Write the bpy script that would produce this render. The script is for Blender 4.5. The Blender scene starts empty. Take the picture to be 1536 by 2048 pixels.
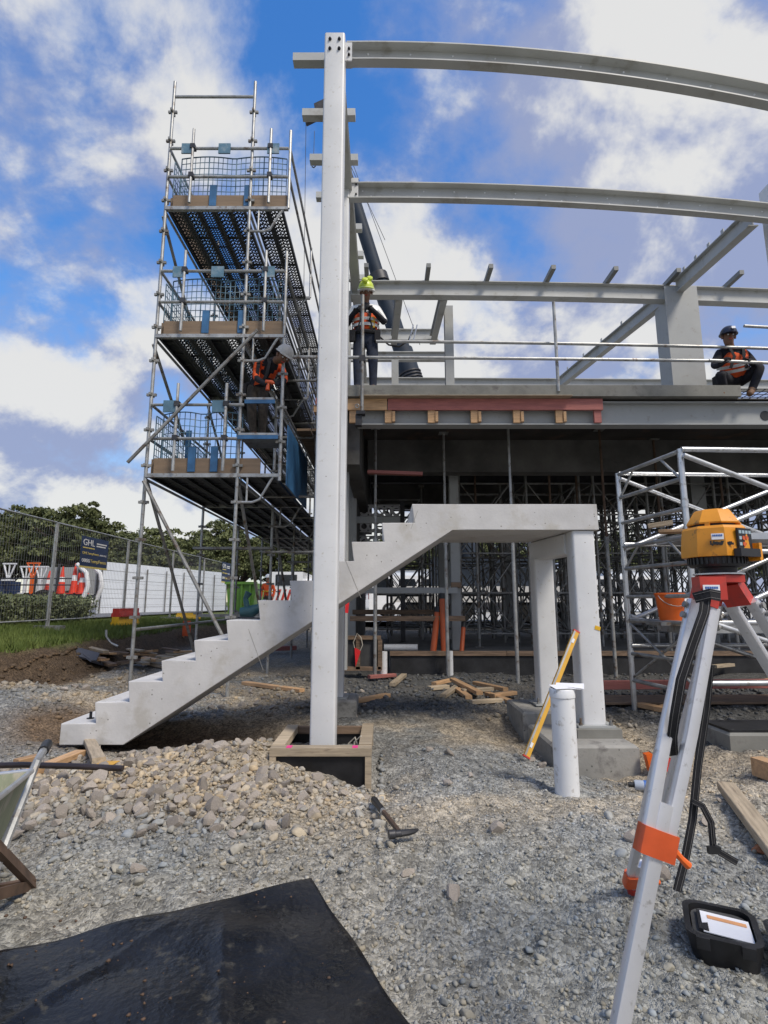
import bpy, bmesh, math, random
import numpy as np
from mathutils import Vector, Matrix, Euler, Quaternion

R = math.radians
random.seed(7)
scene = bpy.context.scene
C = scene.collection

# ------------------------------------------------------------------ camera
CAM_H = 1.21
F = 1075.0                 # focal length in photo pixels (1536 wide)
PITCH = R(9.5)
cam_d = bpy.data.cameras.new('camera')
cam_d.sensor_fit = 'HORIZONTAL'
cam_d.sensor_width = 36.0
cam_d.lens = 36.0 * F / 1536.0
cam_d.clip_start = 0.05
cam_d.clip_end = 2000
cam = bpy.data.objects.new('camera', cam_d)
C.objects.link(cam)
cam.location = (0, 0, CAM_H)
cam.rotation_euler = (R(90) + PITCH, 0, 0)
scene.camera = cam

# ------------------------------------------------------------------ sky and sun
SUN_EL, SUN_AZ = R(52), R(137)      # azimuth measured from +Y clockwise; sun stands to the right, a little behind the camera
world = bpy.data.worlds.new('World')
scene.world = world
world.use_nodes = True
wn, wl_ = world.node_tree.nodes, world.node_tree.links
wn.clear()


def build_sky():
    def n(t, **k):
        o = wn.new(t)
        for a, b in k.items():
            setattr(o, a, b)
        return o

    def math_(op, a, b=None, clamp=False):
        m = n('ShaderNodeMath', operation=op, use_clamp=clamp)
        for i, v in enumerate((a, b)):
            if v is None:
                continue
            if isinstance(v, (int, float)):
                m.inputs[i].default_value = v
            else:
                wl_.new(v, m.inputs[i])
        return m.outputs[0]
    out = n('ShaderNodeOutputWorld')
    bg = n('ShaderNodeBackground')
    bg.inputs['Strength'].default_value = 0.10
    sky = n('ShaderNodeTexSky', sky_type='NISHITA', sun_disc=False)
    sky.sun_elevation = SUN_EL
    sky.sun_rotation = SUN_AZ
    sky.air_density = 1.3
    sky.dust_density = 0.4
    sky.ozone_density = 2.5
    # deepen the blue a little (a phone's saturated sky)
    hsv = n('ShaderNodeHueSaturation')
    hsv.inputs['Hue'].default_value = 0.509
    hsv.inputs['Saturation'].default_value = 1.35
    hsv.inputs['Value'].default_value = 1.4
    wl_.new(sky.outputs[0], hsv.inputs['Color'])
    tc = n('ShaderNodeTexCoord')
    sep = n('ShaderNodeSeparateXYZ')
    wl_.new(tc.outputs['Generated'], sep.inputs[0])
    zc = math_('MAXIMUM', sep.outputs['Z'], 0.0)
    den = math_('ADD', zc, 0.75)
    px = math_('DIVIDE', sep.outputs['X'], den)
    py = math_('DIVIDE', sep.outputs['Y'], den)
    comb = n('ShaderNodeCombineXYZ')
    wl_.new(px, comb.inputs[0])
    wl_.new(py, comb.inputs[1])
    def cloud(shift, detail):
        mp = n('ShaderNodeMapping')
        mp.inputs['Location'].default_value = (SKY_OFF[0] + shift[0], SKY_OFF[1] + shift[1], 0.0)
        wl_.new(comb.outputs[0], mp.inputs[0])
        big = n('ShaderNodeTexNoise')
        big.inputs['Scale'].default_value = 3.9
        big.inputs['Detail'].default_value = detail
        big.inputs['Roughness'].default_value = 0.56
        big.inputs['Lacunarity'].default_value = 2.1
        big.inputs['Distortion'].default_value = 0.15
        wl_.new(mp.outputs[0], big.inputs['Vector'])
        return big.outputs[0]
    d0 = cloud((0, 0), 9)
    d1 = cloud((0.055, -0.075), 6)
    # a little more cloud to the right and low down, as the weather in view goes
    bias = math_('MULTIPLY', sep.outputs['X'], 0.10)
    low = math_('MULTIPLY', math_('SUBTRACT', 0.42, zc), 0.22)
    s2 = math_('ADD', math_('ADD', d0, bias), low)
    ramp = n('ShaderNodeMapRange', interpolation_type='SMOOTHSTEP')
    ramp.inputs['From Min'].default_value = 0.29
    ramp.inputs['From Max'].default_value = 0.50
    wl_.new(s2, ramp.inputs['Value'])
    # sides turned from the sun are grey: compare the cover with the cover a little sunward
    diff = math_('SUBTRACT', d1, d0)
    shr = n('ShaderNodeMapRange', interpolation_type='SMOOTHSTEP')
    shr.inputs['From Min'].default_value = 0.06
    shr.inputs['From Max'].default_value = -0.085
    wl_.new(diff, shr.inputs['Value'])
    cc = n('ShaderNodeMix', data_type='RGBA')
    cc.inputs['A'].default_value = (2.15, 2.5, 3.8, 1)
    cc.inputs['B'].default_value = (5.3, 5.25, 5.1, 1)
    wl_.new(shr.outputs[0], cc.inputs['Factor'])
    mx = n('ShaderNodeMix', data_type='RGBA')
    fac = math_('MULTIPLY', ramp.outputs[0], 0.95)
    wl_.new(fac, mx.inputs['Factor'])
    wl_.new(hsv.outputs[0], mx.inputs['A'])
    wl_.new(cc.outputs['Result'], mx.inputs['B'])
    wl_.new(mx.outputs['Result'], bg.inputs['Color'])
    wl_.new(bg.outputs[0], out.inputs[0])


SKY_OFF = (9.4, 11.9, 0.0)
build_sky()

sun_d = bpy.data.lights.new('sun', 'SUN')
sun_d.energy = 2.2
sun_d.angle = R(16)
sun_d.color = (1.0, 0.92, 0.80)
sun = bpy.data.objects.new('sun', sun_d)
C.objects.link(sun)
sd = Vector((math.sin(SUN_AZ) * math.cos(SUN_EL), math.cos(SUN_AZ) * math.cos(SUN_EL), math.sin(SUN_EL)))
sun.rotation_euler = sd.to_track_quat('Z', 'Y').to_euler()
sun.location = sd * 40

vs = scene.view_settings
scene.display_settings.display_device = 'sRGB'
vs.view_transform = 'Standard'
vs.look = 'None'
vs.exposure = 0.6
vs.gamma = 1.0
vs.use_curve_mapping = False
scene.render.engine = 'CYCLES'
scene.cycles.use_denoising = True
scene.cycles.max_bounces = 8
scene.cycles.diffuse_bounces = 4
scene.cycles.transparent_max_bounces = 12

# ------------------------------------------------------------------ helpers
CT, ST = math.cos(PITCH), math.sin(PITCH)


def ray(u, v):
    x, y = (u - 768) / F, (1024 - v) / F
    return Vector((x, CT - y * ST, ST + y * CT))


def at(u, v, Y):
    """point of the place seen at photo pixel (u, v) that stands at depth Y"""
    d = ray(u, v)
    return Vector((0, 0, CAM_H)) + d * (Y / d.y)


def atz(u, v, Z=0.0):
    d = ray(u, v)
    return Vector((0, 0, CAM_H)) + d * ((Z - CAM_H) / d.z)


def hit(u, v):
    """point where the line of sight through a photo pixel meets the lie of the land"""
    d = ray(u, v)
    t = 1.0
    while t < 60:
        p = Vector((0, 0, CAM_H)) + d * t
        if p.z < float(ground_base(p.x, p.y)):
            break
        t += 0.02
    return Vector((0, 0, CAM_H)) + d * t


BASE = {}      # object name -> world location of its origin


class MB:
    """collects simple shapes and links them as one mesh object"""

    def __init__(s):
        s.v, s.f, s.m, s.cur = [], [], [], 0

    def add(s, vs_, fs):
        o = len(s.v)
        s.v += [tuple(p) for p in vs_]
        for f in fs:
            s.f.append(tuple(i + o for i in f))
            s.m.append(s.cur)
        return s

    def box(s, c, size, rot=None):
        hx, hy, hz = size[0] / 2, size[1] / 2, size[2] / 2
        vs_ = [Vector((x, y, z)) for x in (-hx, hx) for y in (-hy, hy) for z in (-hz, hz)]
        if rot is not None:
            M_ = rot if isinstance(rot, Matrix) else Euler(rot).to_matrix()
            vs_ = [M_ @ p for p in vs_]
        c = Vector(c)
        return s.add([p + c for p in vs_], [(0, 1, 3, 2), (4, 6, 7, 5), (0, 4, 5, 1), (2, 3, 7, 6), (0, 2, 6, 4), (1, 5, 7, 3)])

    def b2(s, lo, hi):
        return s.box([(a + b) / 2 for a, b in zip(lo, hi)], [abs(b - a) for a, b in zip(lo, hi)])

    def tube(s, p0, p1, r, n=8, r1=None, caps=True):
        p0, p1 = Vector(p0), Vector(p1)
        r1 = r if r1 is None else r1
        d = (p1 - p0)
        q = d.to_track_quat('Z', 'Y')
        a, b = q @ Vector((1, 0, 0)), q @ Vector((0, 1, 0))
        vs_, fs = [], []
        for p, rr in ((p0, r), (p1, r1)):
            for i in range(n):
                t = 2 * math.pi * i / n
                vs_.append(p + a * (rr * math.cos(t)) + b * (rr * math.sin(t)))
        for i in range(n):
            j = (i + 1) % n
            fs.append((i, j, n + j, n + i))
        if caps:
            fs.append(tuple(reversed(range(n))))
            fs.append(tuple(range(n, 2 * n)))
        return s.add(vs_, fs)

    def path(s, pts, r, n=8, closed=False):
        pts = [Vector(p) for p in pts]
        rs = r if isinstance(r, (list, tuple)) else [r] * len(pts)
        vs_, fs = [], []
        prev = None
        for k, p in enumerate(pts):
            d = (pts[min(k + 1, len(pts) - 1)] - pts[max(k - 1, 0)])
            if d.length < 1e-9:
                d = Vector((0, 0, 1))
            d.normalize()
            if prev is None:
                a = d.orthogonal().normalized()
            else:
                a = (prev - d * prev.dot(d))
                a = a.normalized() if a.length > 1e-6 else d.orthogonal().normalized()
            prev = a
            b = d.cross(a)
            for i in range(n):
                t = 2 * math.pi * i / n
                vs_.append(p + a * (rs[k] * math.cos(t)) + b * (rs[k] * math.sin(t)))
        for k in range(len(pts) - 1):
            for i in range(n):
                j = (i + 1) % n
                fs.append((k * n + i, k * n + j, (k + 1) * n + j, (k + 1) * n + i))
        fs.append(tuple(reversed(range(n))))
        fs.append(tuple(range((len(pts) - 1) * n, len(pts) * n)))
        return s.add(vs_, fs)

    def sweep(s, prof, pts, lat, up):
        """prof: closed polygon of (lateral, up) offsets, carried along pts"""
        lat, up = Vector(lat), Vector(up)
        n = len(prof)
        vs_, fs = [], []
        for p in pts:
            p = Vector(p)
            for a, b in prof:
                vs_.append(p + lat * a + up * b)
        for k in range(len(pts) - 1):
            for i in range(n):
                j = (i + 1) % n
                fs.append((k * n + i, k * n + j, (k + 1) * n + j, (k + 1) * n + i))
        fs.append(tuple(reversed(range(n))))
        fs.append(tuple(range((len(pts) - 1) * n, len(pts) * n)))
        return s.add(vs_, fs)

    def bar(s, p0, p1, w, h, up=(0, 0, 1)):
        """rectangular bar from p0 to p1, w across, h along up"""
        p0, p1 = Vector(p0), Vector(p1)
        d = (p1 - p0).normalized()
        u = Vector(up)
        l = d.cross(u)
        if l.length < 1e-5:
            l = d.cross(Vector((0, 1, 0)))
        l.normalize()
        u = l.cross(d)
        return s.sweep([(-w / 2, -h / 2), (w / 2, -h / 2), (w / 2, h / 2), (-w / 2, h / 2)], [p0, p1], l, u)

    def lathe(s, prof, c=(0, 0, 0), n=20, rot=None, sx=1, sy=1):
        """prof: list of (radius, z) from bottom to top"""
        c = Vector(c)
        vs_, fs = [], []
        for r, z in prof:
            for i in range(n):
                t = 2 * math.pi * i / n
                p = Vector((r * sx * math.cos(t), r * sy * math.sin(t), z))
                if rot is not None:
                    p = rot @ p
                vs_.append(p + c)
        for k in range(len(prof) - 1):
            for i in range(n):
                j = (i + 1) % n
                fs.append((k * n + i, k * n + j, (k + 1) * n + j, (k + 1) * n + i))
        fs.append(tuple(reversed(range(n))))
        fs.append(tuple(range((len(prof) - 1) * n, len(prof) * n)))
        return s.add(vs_, fs)

    def ribbon(s, pts, w, side, t=0.003):
        side = Vector(side).normalized()
        pts = [Vector(p) for p in pts]
        n = len(pts)
        vs_, fs = [], []
        for k, p in enumerate(pts):
            d = (pts[min(k + 1, n - 1)] - pts[max(k - 1, 0)]).normalized()
            sd_ = (side - d * side.dot(d)).normalized()
            nn = d.cross(sd_)
            for a, b in ((-w / 2, -t), (w / 2, -t), (w / 2, t), (-w / 2, t)):
                vs_.append(p + sd_ * a + nn * b)
        for k in range(n - 1):
            for i in range(4):
                j = (i + 1) % 4
                fs.append((k * 4 + i, k * 4 + j, k * 4 + 4 + j, k * 4 + 4 + i))
        fs += [(3, 2, 1, 0), tuple(range(n * 4 - 4, n * 4))]
        return s.add(vs_, fs)

    def mesh(s, name, mats, off=(0, 0, 0), smooth=True, angle=40):
        me = bpy.data.meshes.new(name)
        o = Vector(off)
        me.from_pydata([(p[0] - o.x, p[1] - o.y, p[2] - o.z) for p in s.v], [], s.f)
        mats = mats if isinstance(mats, (list, tuple)) else [mats]
        for m_ in mats:
            me.materials.append(m_)
        if any(s.m):
            me.polygons.foreach_set('material_index', s.m)
        me.validate()
        bm = bmesh.new()
        bm.from_mesh(me)
        bmesh.ops.recalc_face_normals(bm, faces=bm.faces)
        bm.to_mesh(me)
        bm.free()
        if smooth:
            me.shade_smooth()
            me.set_sharp_from_angle(angle=R(angle))
        return me

    def build(s, name, mats, parent=None, smooth=True, angle=40, loc=None):
        base = Vector((0, 0, 0))
        if parent is not None:
            base = Vector(BASE[parent.name])
        elif loc is not None:
            base = Vector(loc)
        o = bpy.data.objects.new(name, s.mesh(name, mats, base, smooth, angle))
        C.objects.link(o)
        if parent is not None:
            o.parent = parent
        else:
            o.location = base
        BASE[o.name] = tuple(base)
        return o


def tag(o, label=None, cat=None, group=None, kind=None):
    if label:
        o['label'] = label
    if cat:
        o['category'] = cat
    if group:
        o['group'] = group
    if kind or cat:
        o['kind'] = kind or 'thing'
    return o


def thing(name, label, cat, loc=(0, 0, 0), group=None):
    o = bpy.data.objects.new(name, None)
    o.empty_display_size = 0.1
    C.objects.link(o)
    o.location = loc
    BASE[o.name] = tuple(loc)
    return tag(o, label, cat, group)


def struct(o):
    o['kind'] = 'structure'
    return o


def copy_tree(o, parent=None, loc=None, rz=None):
    c = o.copy()
    C.objects.link(c)
    c.parent = parent
    if loc is not None:
        c.location = loc
        BASE[c.name] = tuple(loc)
    if rz is not None:
        c.rotation_euler[2] = rz
    for ch in list(o.children):
        copy_tree(ch, c)
    return c


def iprof(w, h, tf=0.014, tw=0.010):
    a, b, t = w / 2, h / 2, tw / 2
    return [(-a, -b), (a, -b), (a, -b + tf), (t, -b + tf), (t, b - tf), (a, b - tf), (a, b), (-a, b), (-a, b - tf), (-t, b - tf), (-t, -b + tf), (-a, -b + tf)]


def cprof(w, h, tf=0.014, tw=0.010):
    """channel, web at lateral 0..tw, flanges reaching to -w"""
    b = h / 2
    return [(tw, -b), (tw, b), (-w, b), (-w, b - tf), (0, b - tf), (0, -b + tf), (-w, -b + tf), (-w, -b)]


def rrect(w, h, r, n=3):
    pts = []
    for cx, cy, a0 in ((w / 2 - r, h / 2 - r, 0), (-w / 2 + r, h / 2 - r, 90), (-w / 2 + r, -h / 2 + r, 180), (w / 2 - r, -h / 2 + r, 270)):
        for k in range(n + 1):
            t = R(a0 + 90 * k / n)
            pts.append((cx + r * math.cos(t), cy + r * math.sin(t)))
    return pts


# ------------------------------------------------------------------ materials
MATS = {}


def mat(name, col,  rough=0.6, metal=0.0, var=0.12, vs=6.0, bump=0.0, bs=40.0, stretch=(1, 1, 1), col2=None, spot=None, spot_amt=0.0, spot_scale=14.0, rvar=0.1, coat=0.0, rnd=0.0, spec=0.5, pits=None, pit_scale=30.0, pit_size=0.10):
    """painted / weathered surface: two noises vary the colour, a third gives relief, spots give stains"""
    m = bpy.data.materials.new(name)
    m.use_nodes = True
    nt = m.node_tree
    N, L = nt.nodes, nt.links
    bs_ = N['Principled BSDF']
    bs_.inputs['Metallic'].default_value = metal
    bs_.inputs['Specular IOR Level'].default_value = spec
    if coat:
        bs_.inputs['Coat Weight'].default_value = coat
    tc = N.new('ShaderNodeTexCoord')
    mp = N.new('ShaderNodeMapping')
    mp.inputs['Scale'].default_value = stretch
    L.new(tc.outputs['Object'], mp.inputs[0])
    n1 = N.new('ShaderNodeTexNoise')
    n1.inputs['Scale'].default_value = vs
    n1.inputs['Detail'].default_value = 5
    n1.inputs['Roughness'].default_value = 0.6
    vec = mp.outputs[0]
    if rnd:
        oi = N.new('ShaderNodeObjectInfo')
        ad = N.new('ShaderNodeVectorMath')
        ad.operation = 'ADD'
        ml = N.new('ShaderNodeMath')
        ml.operation = 'MULTIPLY'
        ml.inputs[1].default_value = 37.0
        L.new(oi.outputs['Random'], ml.inputs[0])
        L.new(vec, ad.inputs[0])
        L.new(ml.outputs[0], ad.inputs[1])
        vec = ad.outputs[0]
    L.new(vec, n1.inputs['Vector'])
    c = Vector(col[:3])
    c2 = Vector(col2[:3]) if col2 else c * (1 - 2.2 * var)
    c1 = c if col2 else c * (1 + var)
    mr = N.new('ShaderNodeMapRange')
    mr.inputs['From Min'].default_value = 0.3
    mr.inputs['From Max'].default_value = 0.7
    L.new(n1.outputs[0], mr.inputs['Value'])
    mx = N.new('ShaderNodeMix')
    mx.data_type = 'RGBA'
    mx.inputs['A'].default_value = (*c2, 1)
    mx.inputs['B'].default_value = (*c1, 1)
    L.new(mr.outputs[0], mx.inputs['Factor'])
    colour = mx.outputs['Result']
    if spot is not None:
        n2 = N.new('ShaderNodeTexNoise')
        n2.inputs['Scale'].default_value = spot_scale
        n2.inputs['Detail'].default_value = 6
        n2.inputs['Roughness'].default_value = 0.65
        L.new(vec, n2.inputs['Vector'])
        r2 = N.new('ShaderNodeMapRange')
        r2.inputs['From Min'].default_value = 0.56 - 0.14 * spot_amt
        r2.inputs['From Max'].default_value = 0.68 - 0.10 * spot_amt
        L.new(n2.outputs[0], r2.inputs['Value'])
        m2 = N.new('ShaderNodeMix')
        m2.data_type = 'RGBA'
        L.new(r2.outputs[0], m2.inputs['Factor'])
        L.new(colour, m2.inputs['A'])
        m2.inputs['B'].default_value = (*spot[:3], 1)
        colour = m2.outputs['Result']
    if pits is not None:
        vo = N.new('ShaderNodeTexVoronoi')
        vo.inputs['Scale'].default_value = pit_scale
        L.new(vec, vo.inputs['Vector'])
        sz = N.new('ShaderNodeSeparateColor')
        L.new(vo.outputs['Color'], sz.inputs[0])
        # every cell has its own pit size, most have none
        cm = N.new('ShaderNodeMapRange')
        cm.inputs['From Min'].default_value = 0.55
        cm.inputs['From Max'].default_value = 1.0
        cm.inputs['To Min'].default_value = 0.0
        cm.inputs['To Max'].default_value = pit_size
        L.new(sz.outputs[0], cm.inputs['Value'])
        lt = N.new('ShaderNodeMath')
        lt.operation = 'LESS_THAN'
        L.new(vo.outputs['Distance'], lt.inputs[0])
        L.new(cm.outputs[0], lt.inputs[1])
        m4 = N.new('ShaderNodeMix')
        m4.data_type = 'RGBA'
        L.new(lt.outputs[0], m4.inputs['Factor'])
        L.new(colour, m4.inputs['A'])
        m4.inputs['B'].default_value = (*pits[:3], 1)
        colour = m4.outputs['Result']
    if rnd:
        hs = N.new('ShaderNodeHueSaturation')
        m3 = N.new('ShaderNodeMapRange')
        m3.inputs['To Min'].default_value = 1 - rnd
        m3.inputs['To Max'].default_value = 1 + rnd
        L.new(oi.outputs['Random'], m3.inputs['Value'])
        L.new(m3.outputs[0], hs.inputs['Value'])
        L.new(colour, hs.inputs['Color'])
        colour = hs.outputs[0]
    L.new(colour, bs_.inputs['Base Color'])
    rr = N.new('ShaderNodeMapRange')
    rr.inputs['To Min'].default_value = max(0.05, rough - rvar)
    rr.inputs['To Max'].default_value = min(1.0, rough + rvar)
    L.new(n1.outputs[0], rr.inputs['Value'])
    L.new(rr.outputs[0], bs_.inputs['Roughness'])
    if bump:
        n3 = N.new('ShaderNodeTexNoise')
        n3.inputs['Scale'].default_value = bs
        n3.inputs['Detail'].default_value = 4
        L.new(vec, n3.inputs['Vector'])
        bp = N.new('ShaderNodeBump')
        bp.inputs['Strength'].default_value = bump
        bp.inputs['Distance'].default_value = 0.01
        L.new(n3.outputs[0], bp.inputs['Height'])
        L.new(bp.outputs[0], bs_.inputs['Normal'])
    MATS[name] = m
    return m


WHITE_STEEL = mat('white_painted_steel', (0.66, 0.665, 0.67), 0.42, var=0.05, vs=2.0, pits=(0.20, 0.17, 0.14), pit_scale=16, pit_size=0.09, spot=(0.50, 0.48, 0.43), spot_amt=-0.3, spot_scale=22, bump=0.03, bs=90)
BEAM_STEEL = mat('shaded_white_steel', (0.46, 0.465, 0.45), 0.48, var=0.07, vs=1.6, pits=(0.20, 0.18, 0.16), pit_scale=12, pit_size=0.08, spot=(0.34, 0.33, 0.30), spot_amt=-0.05, spot_scale=4, bump=0.04)  # darker copy of the white steel, backlit shade put into its colour
GREY_STEEL = mat('grey_primed_steel', (0.37, 0.38, 0.375), 0.5, var=0.05, vs=2, spot=(0.30, 0.29, 0.27), spot_amt=-0.3, spot_scale=9, bump=0.03)
DARK_STEEL = mat('dark_steel', (0.06, 0.06, 0.065), 0.5, metal=0.5, var=0.2, bump=0.05)
BOLT = mat('black_bolt_steel', (0.035, 0.035, 0.04), 0.45, metal=0.7, var=0.2)
GALV = mat('galvanised_tube', (0.40, 0.405, 0.40), 0.45, metal=0.45, var=0.16, vs=7, spot=(0.19, 0.15, 0.12), spot_amt=0.05, spot_scale=11, bump=0.05, bs=60, rnd=0.08)
GALV_OLD = mat('weathered_galvanised_steel', (0.30, 0.30, 0.29), 0.55, metal=0.3, var=0.2, vs=5, spot=(0.13, 0.09, 0.06), spot_amt=0.3, spot_scale=8, bump=0.08, rnd=0.12)
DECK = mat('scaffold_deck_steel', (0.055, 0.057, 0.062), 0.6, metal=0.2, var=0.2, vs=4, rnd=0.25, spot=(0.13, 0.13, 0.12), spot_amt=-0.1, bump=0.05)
ALU = mat('aluminium_tube', (0.62, 0.63, 0.64), 0.33, metal=0.75, var=0.07, vs=9, spot=(0.35, 0.33, 0.30), spot_amt=0.0, spot_scale=16, bump=0.03)
ALU_LEG = mat('satin_aluminium', (0.68, 0.68, 0.70), 0.36, metal=0.55, var=0.05, vs=4, stretch=(1, 1, 1), spot=(0.42, 0.41, 0.40), spot_amt=-0.25, spot_scale=30, bump=0.03, bs=120)
CONC = mat('pale_precast_concrete', (0.57, 0.56, 0.55), 0.8, var=0.09, vs=2.2, pits=(0.22, 0.21, 0.19), pit_scale=22, pit_size=0.16, spot=(0.45, 0.43, 0.395), spot_amt=0.3, spot_scale=3, bump=0.12, bs=45)
CONC_D = mat('site_cast_concrete', (0.31, 0.30, 0.275), 0.88, pits=(0.10, 0.10, 0.09), pit_scale=26, pit_size=0.2, var=0.14, vs=3, spot=(0.17, 0.16, 0.15), spot_amt=0.15, spot_scale=6, bump=0.2, bs=40)
CONC_SLAB = mat('slab_edge_concrete', (0.24, 0.235, 0.21), 0.88, var=0.18, vs=2, spot=(0.14, 0.13, 0.12), spot_amt=0.2, spot_scale=4, bump=0.2, bs=30)
BLACK_MEM = mat('black_membrane', (0.012, 0.012, 0.014), 0.5, var=0.4, vs=5, bump=0.2, bs=14)
TIMBER = mat('fresh_sawn_pine', (0.50, 0.31, 0.165), 0.75, var=0.14, vs=5, stretch=(0.8, 9, 9), spot=(0.27, 0.15, 0.07), spot_amt=-0.1, spot_scale=6, bump=0.1, bs=30, rnd=0.18)
TIMBER_GREY = mat('weathered_pine', (0.42, 0.34, 0.24), 0.82, var=0.16, vs=5, stretch=(0.8, 9, 9), spot=(0.22, 0.17, 0.12), spot_amt=0.0, spot_scale=6, bump=0.12, bs=30, rnd=0.2)
TIMBER_RED = mat('pink_primed_timber', (0.38, 0.135, 0.115), 0.75, var=0.12, vs=5, stretch=(0.8, 6, 6), spot=(0.30, 0.10, 0.09), spot_amt=0.0, bump=0.08, rnd=0.12)
TIMBER_BROWN = mat('brown_scrap_timber', (0.22, 0.15, 0.10), 0.85, var=0.25, vs=5, stretch=(0.8, 6, 6), bump=0.1, rnd=0.35)
PLY = mat('formply_board', (0.21, 0.148, 0.097), 0.7, var=0.12, vs=3, stretch=(0.5, 5, 5), spot=(0.20, 0.13, 0.08), spot_amt=0.0, spot_scale=4, bump=0.06, rnd=0.1)
PVC = mat('white_pvc', (0.72, 0.73, 0.74), 0.38, var=0.03, vs=4, spot=(0.42, 0.40, 0.37), spot_amt=-0.1, spot_scale=20, bump=0.02)
ORANGE_PIPE = mat('orange_pvc', (0.52, 0.10, 0.022), 0.45, var=0.1)
ORANGE = mat('hi_vis_orange_cloth', (0.78, 0.105, 0.02), 0.8, var=0.15, vs=14, bump=0.25, bs=18)
ORANGE_PL = mat('orange_plastic', (0.74, 0.13, 0.015), 0.4, var=0.08, vs=6)
YEL_OR = mat('yellow_orange_plastic', (0.74, 0.29, 0.015), 0.42, var=0.06, vs=12, spot=(0.10, 0.06, 0.03), spot_amt=-0.28, spot_scale=22, bump=0.03)
RED_PL = mat('red_plastic', (0.52, 0.045, 0.03), 0.42, var=0.1, vs=8, spot=(0.30, 0.05, 0.04), spot_amt=0, bump=0.03)
RED_OR = mat('red_orange_plastic', (0.60, 0.09, 0.02), 0.42, var=0.1, vs=8, bump=0.03)
BLACK_PL = mat('black_plastic', (0.018, 0.018, 0.02), 0.45, var=0.3, vs=9, bump=0.05)
BLACK_CLOTH = mat('black_webbing', (0.014, 0.014, 0.018), 0.85, var=0.3, vs=30, bump=0.2, bs=150)
GREY_CLOTH = mat('grey_foam', (0.07, 0.07, 0.07), 0.9, var=0.2, vs=10, bump=0.3, bs=80)
PAPER = mat('white_paper', (0.80, 0.80, 0.82), 0.8, var=0.02)
BLUE_MESH = mat('blue_painted_wire', (0.10, 0.20, 0.28), 0.5, var=0.2, vs=3, spot=(0.26, 0.31, 0.34), spot_amt=0.1, spot_scale=3)
BLUE_PL = mat('blue_plastic_sheet', (0.04, 0.14, 0.30), 0.5, var=0.2, vs=4, bump=0.2, bs=8)
NAVY = mat('navy_sign_board', (0.012, 0.03, 0.09), 0.5, var=0.1)
SIGN_WHITE = mat('sign_white_print', (0.75, 0.75, 0.75), 0.6, var=0.02)
SIGN_YEL = mat('sign_yellow_print', (0.70, 0.55, 0.16), 0.6, var=0.02)
YELLOW = mat('yellow_painted_metal', (0.66, 0.36, 0.035), 0.45, var=0.06)
YEL_PL = mat('yellow_plastic', (0.72, 0.42, 0.02), 0.5, var=0.1)
RED_CONE = mat('red_cone_plastic', (0.72, 0.05, 0.02), 0.5, var=0.1)
GREEN_SKIP = mat('green_painted_steel', (0.15, 0.33, 0.045), 0.5, var=0.12, vs=1.5, spot=(0.22, 0.16, 0.07), spot_amt=-0.05, spot_scale=3, bump=0.05)
HOARD = mat('white_hoarding_panel', (0.80, 0.84, 0.90), 0.6, var=0.03, vs=0.8)
WHITE_VEH = mat('white_vehicle_paint', (0.78, 0.78, 0.78), 0.25, var=0.03, vs=2, coat=0.4)
GLASS_D = mat('dark_glass', (0.015, 0.018, 0.022), 0.08, var=0.1)
RUBBER = mat('tyre_rubber', (0.02, 0.02, 0.02), 0.85, var=0.2)
CRANE = mat('blue_grey_crane_paint', (0.030, 0.042, 0.062), 0.65, var=0.15, vs=1.5, spec=0.25)
SKIN = mat('brown_skin', (0.20, 0.10, 0.06), 0.6, var=0.1)
SKIN_L = mat('tan_skin', (0.42, 0.23, 0.15), 0.6, var=0.1)
DENIM = mat('navy_work_trousers', (0.022, 0.030, 0.055), 0.9, var=0.25, vs=18, bump=0.35, bs=16)
DARKCLOTH = mat('black_work_clothes', (0.016, 0.016, 0.024), 0.9, var=0.3, vs=18, bump=0.35, bs=16)
KHAKI = mat('brown_work_trousers', (0.075, 0.062, 0.05), 0.9, var=0.25, vs=16, bump=0.35, bs=16)
BOOT = mat('tan_leather_boot', (0.17, 0.085, 0.04), 0.7, var=0.2, vs=12, bump=0.2)
LIME = mat('lime_helmet_plastic', (0.55, 0.66, 0.07), 0.35, var=0.05)
HELM_W = mat('white_helmet_plastic', (0.78, 0.78, 0.76), 0.35, var=0.04)
HELM_D = mat('greyed_white_helmet_plastic', (0.46, 0.45, 0.43), 0.5, var=0.1)  # white helmet colour in a greyer tone
HELM_N = mat('navy_helmet_plastic', (0.018, 0.024, 0.05), 0.35, var=0.1)
SILVER_TAPE = mat('reflective_tape', (0.60, 0.60, 0.58), 0.4, metal=0.2, var=0.05)
BARK = mat('dark_bark', (0.07, 0.05, 0.035), 0.9, var=0.3, vs=4, bump=0.4, bs=10)
BARROW = mat('muddy_green_tray', (0.24, 0.26, 0.17), 0.7, var=0.15, vs=3, spot=(0.36, 0.32, 0.25), spot_amt=0.35, spot_scale=4, bump=0.15, bs=18, stretch=(3, 3, 0.8))
RUST = mat('rusty_steel', (0.12, 0.075, 0.05), 0.75, metal=0.2, var=0.25, vs=8, bump=0.15)
PINK = mat('pink_marker_paint', (0.75, 0.05, 0.25), 0.6, var=0.1)
RED_FLAG = mat('red_flag_cloth', (0.75, 0.02, 0.025), 0.7, var=0.1)
ROPE = mat('pale_rope', (0.45, 0.42, 0.36), 0.9, var=0.1)
BLUE_LBL = mat('blue_print', (0.05, 0.14, 0.42), 0.5, var=0.05)
TEAL = mat('dark_teal_tool_case', (0.012, 0.06, 0.075), 0.5, var=0.2)

# ------------------------------------------------------------------ ground
_rng = np.random.RandomState(3)
_LAT = _rng.rand(256, 256)


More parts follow.
